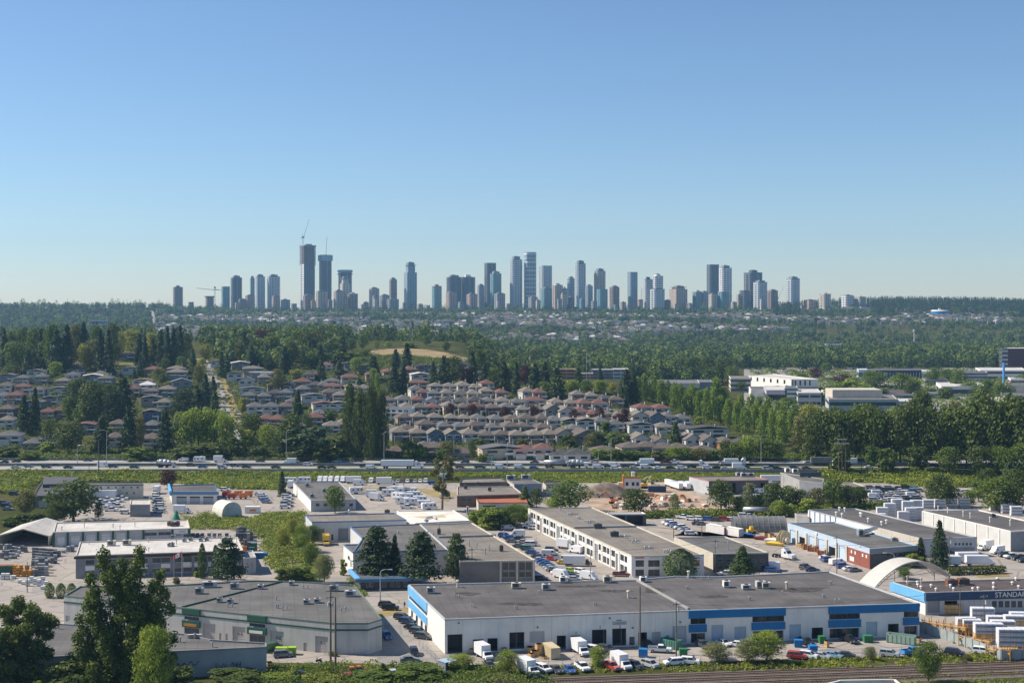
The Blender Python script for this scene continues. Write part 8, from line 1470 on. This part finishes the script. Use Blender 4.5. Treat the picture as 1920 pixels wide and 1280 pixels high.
r = tag(empty('chimney_stack', (PX(1882, 1210), 1210, 4.5)), 'tall bright blue chimney stack before the maroon slab', 'chimney'); b = MB(); b.tube((0, 0, 0), (0, 0, PZ(680, 1210) - 4.5), 1.2, 1.0, 14); ob('stack', b.mesh('stack', mat('bright_blue_stack', (.1, .35, .75), .5, .04)), r); b = MB(); b.tube((0, 0, 0), (0, 0, 4), 2.0, 1.8, 14); ob('base_plinth', b.mesh('base_plinth', CONC), r)
b = MB(); ys = np.linspace(990, 1640, 14); uu = np.linspace(1395, 1990, 10)
for y_ in ys:
    for u_ in uu: b.v.append((PX(u_, y_), y_, g(PX(u_, y_), y_) + .08))
for i in range(13):
    for j in range(9): a = i * 10 + j; b.f.append((a, a + 1, a + 11, a + 10)); b.m.append(0)
tag(ob('park_paving', b.mesh('park_paving', STREET)), 'pale paved lots between the business park buildings', kind='structure')
ug('park_greenery', [(PX(1400, 1560), 1560), (PX(1990, 1560), 1560), (PX(1990, 1000), 1000), (PX(1500, 1000), 1000)], 1700, 1.6, 3.0, ['md', 'lt'], 'shrubs and young trees between the business park buildings', True, 1.2, 60)
PT = 'among the business park buildings'
for a in ((1640, 732, 695, 60, 'dec', 'md'), (1690, 736, 700, 50, 'dec', 'md'), (1712, 745, 712, 40, 'dec', 'dk'), (1750, 720, 690, 30, 'dec', 'md'), (1775, 718, 692, 34, 'dec', 'md'), (1798, 730, 694, 34, 'dec', 'md'), (1590, 738, 712, 60, 'bush', 'lt'), (1560, 742, 722, 40, 'bush', 'md'), (1615, 740, 720, 44, 'bush', 'lt'), (1820, 742, 716, 44, 'dec', 'md'), (1850, 748, 712, 46, 'dec', 'md'), (1880, 752, 718, 50, 'dec', 'md'), (1800, 736, 714, 50, 'bush', 'md'), (1650, 745, 726, 50, 'bush', 'md'), (1540, 755, 735, 20, 'dec', 'md'), (1478, 765, 745, 40, 'dec', 'md'), (1725, 790, 733, 40, 'dec', 'dk'), (1775, 748, 726, 30, 'bush', 'md'), (1745, 742, 728, 40, 'bush', 'md'), (1600, 752, 742, 40, 'bush', 'lt'), (1390, 735, 715, 24, 'dec', 'md'), (1920, 720, 700, 30, 'dec', 'md'), (1900, 735, 722, 30, 'bush', 'md'), (1505, 722, 700, 30, 'dec', 'md'), (1580, 722, 702, 40, 'dec', 'pu'), (1600, 728, 708, 44, 'dec', 'lt'), (1550, 700, 680, 26, 'dec', 'md'), (1530, 712, 690, 26, 'dec', 'pu')): tree(*a, PT, 'trees in the business park', lod=1)
cars('in the business park lot beside the white block', 'cars in the business park', 'sw,1542,735,0 ss,1548,738,0 sw,1552,732,0 sd,1556,736,0 ss,1560,740,0 sw,1545,728,0 sk,1550,741,0 sw,1564,734,0')

# ------------------------------------------------------------------ skyline towers
FAC = {'glass': facade('blue_glass_facade', (.09, .15, .21), (.3, .35, .39), 6.4, 8, .28, .2), 'dark': facade('dark_glass_facade', (.04, .05, .065), (.12, .13, .15), 6.4, 7.5, .25, .22), 'teal': facade('teal_glass_facade', (.06, .16, .19), (.2, .3, .32), 6.4, 9, .28, .15),
       'light': facade('light_glass_facade', (.14, .19, .24), (.5, .54, .57), 6.4, 8, .32, .28), 'cream': facade('cream_concrete_facade', (.1, .11, .12), (.56, .5, .43), 6.2, 8, .42, .42), 'beige': facade('beige_concrete_facade', (.12, .12, .12), (.46, .39, .33), 6.2, 7.5, .42, .42),
       'pink': facade('pink_concrete_facade', (.11, .1, .1), (.46, .33, .29), 6.2, 7.5, .42, .42), 'brown': facade('brown_concrete_facade', (.07, .065, .065), (.26, .2, .18), 6.2, 7, .42, .38), 'grey': facade('grey_concrete_facade', (.08, .09, .1), (.33, .34, .35), 6.2, 7, .38, .32),
       'white': facade('white_slab_facade', (.12, .15, .18), (.68, .69, .7), 6.4, 10, .45, .2), 'check': facade('chequered_facade', (.05, .06, .08), (.6, .62, .65), 6.0, 6.0, check=True), 'grid': facade('grid_band_facade', (.1, .16, .21), (.62, .66, .68), 25, 7.5, .08, .1)}
NT2 = [0]
RPL = mat('rooftop_plant_grey', (.24, .25, .26), .7, .08)
def tower(x0, x1, top, base, fac, label, Y, crown=1, rz=24, podium=False, balc=True, split=0.0, capm=None, ratio=1.0):
    w = (x1 - x0) * Y / F; z0 = g(PX((x0 + x1) / 2, Y), Y) - 2; zb = min(z0, PZ(base, Y)); h = PZ(top, Y) - z0; c, s = math.cos(rad(rz)), abs(math.sin(rad(rz))); a = w / (c + s * ratio); d = a * ratio
    r = tag(empty('high_rise_tower', (PX((x0 + x1) / 2, Y), Y, z0), rad(rz)), label, 'tower', 'towers on the skyline'); b = MB(); ch = h * (.94 if crown else 1); q = .12 * a
    if split: hh = h * split; b.box(-a / 2, a / 2, -d / 2, d / 2, -4, hh); b.box(-a * .36, a * .36, -d * .36, d * .36, hh, ch)
    else:
        P = [(-a / 2 + q, -d / 2), (a / 2 - q, -d / 2), (a / 2, -d / 2 + q), (a / 2, d / 2 - q), (a / 2 - q, d / 2), (-a / 2 + q, d / 2), (-a / 2, d / 2 - q), (-a / 2, -d / 2 + q)]; b.prism(P, -4, ch)
    ob('tower_shaft', b.mesh('tower_shaft', FAC[fac]), r); NT2[0] += 1
    sl = WHITE if fac in ('light', 'white', 'grid', 'glass') else CREAM if fac in ('cream', 'beige', 'pink') else LGREY
    if balc and not split:
        for i, (bx, by) in enumerate(((-.5, .05), (.0, -.5), (.5, -.1))):
            b = MB(); n = int(ch / 6.4)
            for k in range(n): z = 6 + k * 6.4; b.box(bx * a - .09 * a, bx * a + .09 * a, by * d - .09 * d - .3, by * d + .09 * d, z, z + 1.3)
            o = ob('balcony_stack', b.mesh('balcony_stack', sl if i != 2 else FAC[fac]), r); o['kind'] = 'stuff'
    if crown:
        b = MB(); k = .62 if crown == 1 else .42; b.box(-a * k / 2, a * k / 2, -d * k / 2, d * k / 2, ch, h); b.box(-a * .2, a * .1, -d * .2, d * .1, h, h + 1.6); ob('rooftop_crown', b.mesh('rooftop_crown', capm or RPL), r)
        b = MB(); b.box(-a * .47, a * .47, -d * .47, d * .47, ch, ch + 1.4); ob('roof_slab', b.mesh('roof_slab', RPL), r)
    if crown == 3: b = MB(); b.frust((-a * .4, a * .4, -d * .4, d * .4), (-.1, .1, -.1, .1), ch, h + 3); ob('roof_peak', b.mesh('roof_peak', capm or sl), r)
    if podium: b = MB(); b.box(-a * .9, a * .9, -d * .9, d * .7, -4, h * .1); ob('podium', b.mesh('podium', LGREY), r)
    return r, (a, d, h, ch)
Y1, Y2, Y3 = 3860, 3980, 4120
tower(323, 344, 536, 578, 'brown', 'broad grey brown slab tower standing alone at the left of the skyline', Y2, 2)
ra, dm = tower(384, 402, 555, 580, 'brown', 'short unfinished concrete core tower beneath the horizontal crane', Y2, 0, balc=False); b = MB(); a, d, h, ch = dm; b.box(-a * .6, a * .6, -d * .6, d * .6, h - 3, h); ob('work_deck', b.mesh('work_deck', RUST), ra)
mast(403, 575, 538, 'tower crane with long horizontal jib beside the short core tower', 3970, 2.2, jib=(('jib', (404, 543.5), (368, 540), 1.1), ('counter_jib', (402, 542.5), (415, 544), 1.3)), m=LGREY)
tower(414, 432, 537, 580, 'teal', 'pale teal tower left of the dark glass tower', Y2, 0); tower(431, 455, 517, 582, 'dark', 'dark glass tower with white rooftop edge near the horizontal crane', Y1, 1)
tower(468, 478, 518, 580, 'glass', 'narrow blue tower behind the paired light towers', Y3, 1); tower(477, 498, 515, 584, 'light', 'light glass tower, left of the light pair', Y2, 1); tower(500, 526, 515, 584, 'light', 'light glass tower, right of the light pair', Y2, 1, ratio=.8)
tower(446, 463, 560, 584, 'brown', 'low brown block in front of the dark glass tower', 3820, 1); tower(459, 479, 553, 582, 'pink', 'low reddish slab in front of the narrow blue tower', 3840, 1); tower(509, 526, 554, 586, 'pink', 'low reddish slab before the right light tower', 3820, 1); tower(525, 545, 561, 584, 'grey', 'low grey block with stubby cap right of the light pair', 3830, 2)
rt, dm = tower(562, 592, 460, 584, 'dark', 'tallest tower under construction with luffing crane on top', Y2, 0, rz=30, balc=False)
a, d, h, ch = dm; b = MB()
for z in np.arange(h * .72, h - 2, 3.4): b.box(-a * .53, a * .53, -d * .53, d * .53, z, z + .6)
for sx in (-1, 1):
    for sy in (-1, 1): b.box(sx * a * .5 - .6, sx * a * .5 + .6, sy * d * .5 - .6, sy * d * .5 + .6, h * .7, h)
ob('bare_floor_slab', b.mesh('bare_floor_slab', RUST), rt)['kind'] = 'stuff'; b = MB(); b.box(-a * .56, a * .56, -d * .56, d * .56, h - 4, h - 1); b.box(-a * .2, a * .3, -d * .2, d * .2, h - 1, h + 4); ob('formwork_deck', b.mesh('formwork_deck', MGREY), rt)
b = MB(); b.box(-a / 2 - .5, -a / 2, -d * .44, d * .4, 6, h * .72); ob('finished_cladding', b.mesh('finished_cladding', FAC['white']), rt); b = MB(); b.box(-a * .54, -a * .5, d * .1, d * .2, 0, h); ob('hoist_mast', b.mesh('hoist_mast', LGREY), rt)
mast(568, 462, 444, 'luffing crane with raised jib on the tallest tower', 3970, 2.2, jib=(('jib', (569, 446), (579.5, 411), 1.0), ('counter_jib', (571, 445), (564, 446), 1.6), ('strut', (568, 444), (566, 438), .7)), m=LGREY)
rt, dm = tower(597, 623, 478, 582, 'dark', 'second unfinished glass tower with pale top screen and vertical crane', Y2, 0, rz=28); a, d, h, ch = dm; b = MB(); b.box(-a * .56, a * .56, -d * .56, d * .56, h - 18, h - 1); ob('top_screen', b.mesh('top_screen', mat('pale_blue_screen', (.3, .42, .5), .5, .06)), rt)
mast(611, 482, 478, 'crane with nearly vertical jib on the second unfinished tower', 3970, 2.2, jib=(('jib', (611, 480), (613, 444), 1.0), ('counter_jib', (610, 480), (607, 482), 1.6)), m=LGREY)
rt, dm = tower(633, 661, 506, 582, 'dark', 'unfinished tower with pale open top floors', Y2, 0); a, d, h, ch = dm; b = MB(); b.box(-a * .53, a * .53, -d * .53, d * .53, h - 7, h - 1); ob('top_screen', b.mesh('top_screen', mat('pale_blue_screen', (.3, .42, .5))), rt); b = MB(); b.box(-a * .54, a * .54, -d * .54, d * .54, h - 14, h - 11); ob('bare_floor_slab', b.mesh('bare_floor_slab', DGREY), rt)
tower(637, 658, 519, 582, 'cream', 'cream stepped tower before the unfinished open tower', Y1, 1, split=.82); tower(582, 593, 563, 584, 'pink', 'small pinkish block at the foot of the tallest tower', 3830, 1); tower(591, 615, 544, 586, 'beige', 'beige twin cored block before the second unfinished tower', 3820, 1); tower(624, 646, 544, 586, 'beige', 'beige slab block right of the twin cored one', 3820, 1); tower(650, 672, 549, 584, 'brown', 'brown tower with house shaped white top', 3830, 3)
tower(567, 590, 552, 582, 'brown', 'brown low block tucked beneath the tallest tower', 3850, 1)
tower(681, 692, 566, 586, 'grey', 'low grey block left of the round topped beige tower', 3840, 1); tower(691, 712, 539, 576, 'beige', 'round topped beige tower', Y2, 1); tower(697, 712, 554, 590, 'grey', 'grey slab block before the round topped beige tower', 3810, 1); tower(711, 731, 552, 586, 'grey', 'grey twin slab left of the slim brown tower', 3830, 1)
tower(729, 745, 521, 584, 'brown', 'slim brown tower with domed top', Y2, 1); tower(724, 749, 560, 592, 'grey', 'wide grey block before the slim brown tower', 3800, 1); tower(757, 782, 492, 584, 'glass', 'tall blue glass tower with stepped crown standing apart', Y2, 1, split=.8); tower(754, 762, 567, 584, 'glass', 'tiny glass block at the foot of the stepped crown tower', 3850, 0)
tower(809, 829, 534, 580, 'teal', 'teal block tower with red rooftop sign', Y1, 2, capm=paint('red')); 
tower(836, 866, 516, 580, 'dark', 'dark curved slab, left half of the wide dark pair', Y3, 1, ratio=.6); tower(862, 892, 516, 580, 'dark', 'dark slab with white cap, right half of the wide dark pair', Y3 + 30, 2, ratio=.6, capm=WHITE)
tower(835, 857, 547, 582, 'pink', 'pinkish domed tower before the left dark slab', 3830, 1); tower(874, 896, 550, 584, 'pink', 'pinkish domed tower before the right dark slab', 3830, 1); tower(894, 909, 533, 580, 'grey', 'pale grey striped tower between the dark slabs and dark slim tower', Y2, 1)
tower(907, 931, 493, 580, 'dark', 'tall dark tower with stepped teal shoulder', Y3, 0); tower(918, 941, 509, 582, 'teal', 'pale teal tower before the tall dark one', Y2, 1); tower(926, 948, 549, 582, 'grey', 'grey green block at the foot of the pale teal tower', 3830, 1)
tower(955, 980, 481, 582, 'light', 'tall light tower with curved glass crown', Y2, 1, ratio=.8); rt, dm = tower(982, 1006, 473, 584, 'grid', 'tallest light tower with white floor bands and glass crown', Y2, 0, rz=18, balc=False); a, d, h, ch = dm; b = MB()
for z in np.arange(12, h, 12.4): b.box(-a * .515, a * .515, -d * .515, d * .515, z, z + 1.6)
ob('floor_band', b.mesh('floor_band', WHITE), rt)['kind'] = 'stuff'
tower(1008, 1036, 498, 570, 'light', 'pale striped tower with square notch at its top', Y3, 0); tower(990, 1009, 556, 590, 'grey', 'grey block before the tallest light tower', 3810, 1); tower(1013, 1036, 539, 586, 'teal', 'teal and cream gridded block', 3830, 1); tower(1034, 1056, 532, 584, 'beige', 'tan tower with pyramid top', 3880, 3); tower(1052, 1064, 539, 582, 'beige', 'narrow tan tower with pyramid top', 3890, 3); tower(1051, 1063, 549, 588, 'cream', 'narrow cream block in front of the tan towers', 3810, 1)
tower(1063, 1078, 519, 580, 'glass', 'blue tower left of the tall white ribbed tower', Y3, 1); tower(1077, 1099, 489, 582, 'light', 'tall white ribbed tower in the middle of the skyline', Y2, 1, ratio=.8); tower(1097, 1112, 534, 582, 'glass', 'blue tower right of the tall white ribbed tower', 3900, 1)
tower(1063, 1078, 556, 584, 'dark', 'dark low block before the blue tower', 3820, 1); tower(1113, 1136, 504, 578, 'beige', 'beige balcony tower with boxy cap', Y2, 1); tower(1118, 1140, 542, 586, 'teal', 'green glass round fronted block', 3830, 0); tower(1142, 1162, 536, 584, 'brown', 'brown balcony tower with flat cap', Y1, 1)
tower(1176, 1196, 510, 580, 'glass', 'blue glass slab standing apart with pale top line', Y2, 0, balc=False); tower(1195, 1206, 561, 584, 'pink', 'low pinkish slab right of the blue glass slab', 3850, 0); tower(1206, 1224, 520, 584, 'check', 'chequered black and white tower', Y1, 2, rz=12, balc=False, capm=DGREY); tower(1221, 1244, 514, 570, 'white', 'white tower with sloped cap behind the chequered one', Y3, 3); tower(1218, 1247, 540, 588, 'light', 'wide blue and white block before the chequered tower', 3830, 1)
tower(1246, 1258, 562, 584, 'brown', 'small brown block left of the yellowish tower', 3850, 1); tower(1256, 1288, 536, 584, 'beige', 'wide yellowish stepped tower', 3880, 1, split=.88); tower(1286, 1298, 568, 584, 'brown', 'low brown block right of the yellowish tower', 3850, 0); tower(1298, 1317, 545, 584, 'teal', 'teal tower with pyramid top', 3880, 3); tower(1312, 1329, 546, 584, 'glass', 'grey blue tower right of the teal pyramid top', 3890, 1)
tower(1325, 1348, 496, 580, 'dark', 'tall dark slab of the right hand pair', Y3, 0, rz=15, balc=False); tower(1348, 1372, 498, 582, 'white', 'tall white wavy balcony tower of the right hand pair', Y2, 1, rz=15); tower(1328, 1346, 550, 584, 'cream', 'cream round block before the dark slab', 3830, 1); tower(1345, 1368, 547, 584, 'teal', 'teal fronted block before the white wavy tower', 3830, 0)
tower(1394, 1430, 507, 575, 'dark', 'wide dark stepped tower with boxy top', Y3, 2, capm=DGREY); tower(1380, 1392, 552, 584, 'cream', 'narrow cream block left of the dark slab block', 3850, 1); tower(1386, 1413, 544, 584, 'dark', 'dark slab block before the wide dark tower', 3850, 0); tower(1412, 1439, 526, 590, 'light', 'blue tower with bright white corner fin', 3820, 1); tower(1438, 1459, 543, 584, 'brown', 'brown ribbed block right of the white fin tower', 3860, 1)
tower(1474, 1500, 519, 582, 'light', 'pale tower standing alone near the forest ridge', Y1, 1); tower(1466, 1489, 574, 590, 'glass', 'low blue glass block under the lone pale tower', 3810, 0); tower(1508, 1531, 562, 586, 'pink', 'low pink twin block at the forest edge', 3840, 1)
tower(1536, 1558, 550, 592, 'cream', 'pale ribbed tower with peaked top, left of three at the forest', 3800, 3); tower(1577, 1601, 553, 590, 'white', 'pale ribbed tower with flat cap, middle of three at the forest', 3800, 1); tower(1602, 1624, 556, 590, 'cream', 'pale ribbed tower with peaked top, right of three at the forest', 3800, 3)
mast(1458, 582, 558, 'small luffing crane left of the lone pale tower', 3960, 2, jib=(('jib', (1459, 559), (1470, 537), .9),), m=LGREY); mast(1203, 575, 540, 'thin crane mast left of the chequered tower', 3960, 2, m=LGREY)
wt = tag(empty('water_tank', (PX(1762, 3450), 3450, 46)), 'big round blue water tank in the forest', 'water tank'); zt = PZ(581, 3450) - wt.location.z; zb = PZ(598, 3450) - wt.location.z; b = MB(); b.tube((0, 0, zb - 10), (0, 0, zt - 3), 22, n=26); ob('tank_wall', b.mesh('tank_wall', mat('tank_blue', (.03, .25, .55), .5, .04)), wt); b = MB(); b.tube((0, 0, zt - 3), (0, 0, zt), 22.5, 20, n=26); ob('tank_roof', b.mesh('tank_roof', WHITE), wt); b = MB(); b.box(-3, 3, -3, 3, zt, zt + 4); ob('roof_hut', b.mesh('roof_hut', CREAM), wt)
for x0, x1, t_, b_, c, lb in ((138, 165, 570.5, 580, LGREY, 'grey flat building on the far left ridge'), (228, 250, 574, 580, mat('pale_blue_wall', (.4, .48, .56)), 'pale blue flat building on the far left ridge'), (170, 200, 600, 611, LGREY, 'long grey apartment row on the far left slope'), (1062, 1112, 575, 583, LGREY, 'long low mall block at the foot of the white ribbed tower')): park('apartment_block', lb, x0, x1, t_, b_, 30, c, RF_GR, 2, 'apartments', Y={138: 3780, 228: 3800, 170: 2900, 1062: 3830}[x0], glass=DKG)
p = G(1714, 640); r = tag(empty('cell_mast', (PX(1714, 2350), 2350, g(PX(1714, 2350), 2350))), 'slim white mast rising from the forest', 'mast'); b = MB(); b.tube((0, 0, 0), (0, 0, PZ(617, 2350) - r.location.z), .9, .5, 6); ob('mast', b.mesh('mast', WHITE), r); b = MB(); b.tube((0, 0, PZ(622, 2350) - r.location.z), (0, 0, PZ(618, 2350) - r.location.z), 2.2, n=8); ob('antenna', b.mesh('antenna', LGREY), r)

# ------------------------------------------------------------------ far woods and far houses
def blob(seed, n, conif):
    rs = np.random.RandomState(seed)
    if conif:
        z = rs.rand(n) ** 1.3; R = .5 * (1 - z) ** .9 * rs.uniform(.5, 1.1, n) + .02; a = rs.uniform(0, 6.283, n); p = np.stack([R * np.cos(a), R * np.sin(a), .06 + .94 * z], 1); nn = unit(np.stack([np.cos(a), np.sin(a), .9 + 0 * a], 1) + rs.normal(size=(n, 3)) * .5)
    else:
        d = unit(rs.normal(size=(n, 3))); rr = rs.uniform(.75, 1.08, (n, 1)); lump = 1 + .18 * np.sin(d[:, :1] * 5 + seed) * np.cos(d[:, 1:2] * 4); p = d * rr * lump * [.5, .5, .42] + [0, 0, .56]; nn = unit(d + rs.normal(size=(n, 3)) * .5)
    return p, nn
BL = {0: [blob(i, 95, False) for i in range(5)], 1: [blob(10 + i, 80, True) for i in range(4)]}
def wood(name, label, X, Y, H, W, con, mats, seed, size=.2):
    rs = np.random.RandomState(seed); Z = gv(X, Y) - 1; Qs, Ms = [], []
    for kind in (0, 1):
        for v in range(len(BL[kind])):
            s = np.where((con == kind) & (np.arange(len(X)) % len(BL[kind]) == v))[0]
            if not len(s): continue
            p, nn = BL[kind][v]; k = len(p); a = rs.uniform(0, 6.283, len(s)); ca, sa = np.cos(a)[:, None], np.sin(a)[:, None]
            px = p[None, :, 0] * ca - p[None, :, 1] * sa; py = p[None, :, 0] * sa + p[None, :, 1] * ca; pz = np.broadcast_to(p[None, :, 2], px.shape)
            nx = nn[None, :, 0] * ca - nn[None, :, 1] * sa; ny = nn[None, :, 0] * sa + nn[None, :, 1] * ca; nz = np.broadcast_to(nn[None, :, 2], nx.shape)
            P3 = np.stack([X[s][:, None] + px * W[s][:, None], Y[s][:, None] + py * W[s][:, None], Z[s][:, None] + pz * H[s][:, None]], -1).reshape(-1, 3)
            Qs.append(cards(P3, unit(np.stack([nx, ny, nz], -1).reshape(-1, 3)), np.repeat(W[s] * size * 1.25, k), rs)); Ms.append(np.repeat(np.where(kind == 1, 1, rs.choice(3, len(s), p=[.55, .2, .25])), k))
    return tag(ob(name, np_quads(name, np.concatenate(Qs), [LEAF[m] for m in mats], np.concatenate(Ms))), label, kind='stuff')
def scat(rs, n, y0, y1, u0, u1, pw=.5):
    y = (y0 ** 2 + (y1 ** 2 - y0 ** 2) * rs.rand(n)) ** .5; u = rs.uniform(u0, u1, n); return (u - CX) / F * y, y, u
for i, (x0, w_, t_, c_) in enumerate(((352, 12, 566, 'grey'), (440, 10, 567, 'beige'), (545, 12, 569, 'grey'), (614, 10, 562, 'brown'), (676, 8, 570, 'beige'), (782, 12, 570, 'grey'), (797, 10, 572, 'cream'), (858, 14, 566, 'grey'), (948, 9, 569, 'beige'), (1004, 10, 562, 'cream'), (1044, 10, 560, 'grey'), (1086, 12, 560, 'teal'), (1108, 12, 564, 'grey'), (1162, 12, 566, 'beige'), (1174, 10, 570, 'grey'), (1262, 10, 571, 'cream'), (1290, 10, 570, 'grey'), (1370, 12, 566, 'beige'), (1459, 12, 569, 'grey'), (1424, 8, 560, 'cream'), (1500, 9, 572, 'grey'), (930, 8, 562, 'cream'), (700, 9, 560, 'cream'), (1150, 9, 571, 'teal'))):
    r_, d_ = tower(x0, x0 + w_, t_, 588, c_, None, 3790 - (i % 3) * 25, 1 if i % 2 else 0); del r_['group']; reg(r_, x0, f'short {c_} apartment block', 'at the feet of the towers', 'tower', 'short blocks at the tower feet')
rs = np.random.RandomState(41)
x, y, u = scat(rs, 5200, 1290, 2320, 990, 2060); k = ~((u > 1340) & (y < 1590)) & ~((u > 1180) & (u < 1345) & (y < 1420)) & ~((u < 1060) & (y < 1300)) & ~((u > 1190) & (y < 1440)); x, y, u = x[k], y[k], u[k]; n = len(x); con = (rs.rand(n) < .22).astype(int)
wood('valley_forest', 'dense green forest behind the business park', x, y, rs.uniform(13, 24, n) * np.where(y > 1950, .75, 1), rs.uniform(9, 15, n) * np.where(con, .65, 1), con, ['far', 'fd', 'fl'], 1)
x, y, u = scat(rs, 2600, 1450, 2350, -150, 1010); n = len(x); con = (rs.rand(n) < .3).astype(int); hz_ = rs.uniform(15, 25, n)
wood('valley_forest', 'hazy forest in the dip behind the left crest', x, y, hz_, rs.uniform(9, 15, n) * np.where(con, .65, 1), con, ['far', 'fd', 'fl'], 2)
x, y, u = scat(rs, 2600, 1100, 1470, 380, 1345); pyv = HY + (CH - gv(x, y)) / y * F
k = ~((u < 880) & (pyv > 690)) & ~((u > 640) & (u < 885))  & ~((u < 415) & (pyv > 655)) & ~((u > 1030) & (y < 1260)) & ~((u > 880) & (y < 1100)); x, y, u = x[k], y[k], u[k]; n = len(x); con = (rs.rand(n) < .3).astype(int)
wood('crest_woods', 'mixed woods along the hill crest beside the meadow', x, y, rs.uniform(10, 21, n), rs.uniform(8, 13, n) * np.where(con, .6, 1), con, ['far', 'fd', 'fl'], 7)
x, y, u = scat(rs, 8200, 2300, 3720, -150, 2070)
hs = sst(2480, 2600, y) * (1 - sst(3420, 3560, y)) * ((u > 300) & (u < 1920)); cl = np.sin(x * .011 + 2 * np.sin(y * .006)) + np.sin(y * .013 + x * .004); k = rs.rand(len(x)) > hs * np.where(cl > -.5, .72, .25); k &= ~((u > 283) & (u < 293)) & ~((u > 1738) & (u < 1786) & (y > 3180) & (y < 3470)); x, y, u = x[k], y[k], u[k]; n = len(x); con = (rs.rand(n) < .33).astype(int)
wood('far_slope_trees', 'scattered trees over the far housing slope', x, y, rs.uniform(8, 17, n) * np.where(con, 1.35, 1), rs.uniform(8, 15, n) * np.where(con, .6, 1), con, ['far', 'fd', 'fl'], 3)
x, y, u = scat(rs, 1900, 3680, 3830, -150, 1500); n = len(x); con = (rs.rand(n) < .45).astype(int); hh = rs.uniform(9, 18, n) + 12 * (rs.rand(n) < .06) + 7 * (u < 320)
wood('ridge_trees', 'tree line along the ridge below the towers', x, y, hh, rs.uniform(8, 14, n) * np.where(con, .6, 1), con, ['far', 'fd', 'fl'], 4)
x, y, u = scat(rs, 3200, 3450, 4000, 1450, 2080); k = ~((u > 1495) & (u < 1632) & (y < 3830)) & ~((u > 1732) & (u < 1792) & (y < 3480)); x, y, u = x[k], y[k], u[k]; n = len(x); con = (rs.rand(n) < .85).astype(int)
wood('ridge_conifers', 'dark conifer forest along the right hand ridge', x, y, rs.uniform(20, 33, n), rs.uniform(9, 13, n) * np.where(con, .75, 1), con, ['fd', 'fd', 'far'], 5)
def far_houses():
    rs = np.random.RandomState(6); mats = [WM['white'], WM['cream'], WM['grey'], RM['brown'], RM['grey'], RM['tan'], RM['white'], WM['pink']]; V = []; M = []; FQ = []; n = 0
    x, y, u = scat(rs, 5200, 2440, 3690, 295, 1900); cl = np.sin(x * .011 + 2 * np.sin(y * .006)) + np.sin(y * .013 + x * .004)
    k = (cl > -.5) & ~((u > 1480) & (y < 3050)) & ~((u > 1180) & (u < 1500) & (y < 2700)); k &= (rs.rand(len(x)) < .9); x, y = x[k], y[k]; z = gv(x, y)
    for X_, Y_, Z_ in zip(x, y, z):
        w, d, h = rs.uniform(4.5, 7), rs.uniform(5.5, 8.5), rs.uniform(5, 7.5); a = rad(rs.choice([-14, 76]) + rs.uniform(-6, 6)); c, s = math.cos(a), math.sin(a); q = lambda lx, ly, lz: (X_ + lx * c - ly * s, Y_ + lx * s + ly * c, Z_ + lz)
        wm = rs.choice([0, 1, 2, 7], p=[.45, .27, .2, .08]); rm = rs.choice([3, 4, 5, 6], p=[.36, .33, .2, .11])
        e = [(-w, -d), (w, -d), (w, d), (-w, d)]
        for i in range(4): p0, p1 = e[i], e[(i + 1) % 4]; FQ.append([q(*p0, -2), q(*p1, -2), q(*p1, h), q(*p0, h)]); M.append(wm)
        r0, r1 = (0, -d + w * .8), (0, d - w * .8); o = 1.08; t = h + 2.4
        for A_ in ([q(-w * o, -d * o, h), q(w * o, -d * o, h), q(*r0, t), q(*r0, t)], [q(w * o, -d * o, h), q(w * o, d * o, h), q(*r1, t), q(*r0, t)], [q(w * o, d * o, h), q(-w * o, d * o, h), q(*r1, t), q(*r1, t)], [q(-w * o, d * o, h), q(-w * o, -d * o, h), q(*r0, t), q(*r1, t)]): FQ.append(A_); M.append(rm)
    tag(ob('distant_housing', np_quads('distant_housing', np.array(FQ), mats, np.array(M))), 'hazy suburb of small pale houses on the far slope', kind='stuff')
far_houses()
ribbon('far_street', [tuple(G(*p))[:2] for p in ((296, 612), (290, 603), (286, 590), (284, 582))], 9, mat('far_street', (.3, .28, .25), .9, .05), .6, 'pale street climbing the far slope', step=40)
T('on the crest edge above the business park', [(1330, 715, 668, 46, 'dec', 'dk'), (1355, 718, 672, 44, 'dec', 'dk'), (1300, 712, 670, 40, 'dec', 'dk'), (1275, 710, 672, 40, 'dec', 'dk'), (1372, 722, 686, 36, 'dec', 'md'), (1250, 708, 680, 34, 'dec', 'md')])
finish_labels()
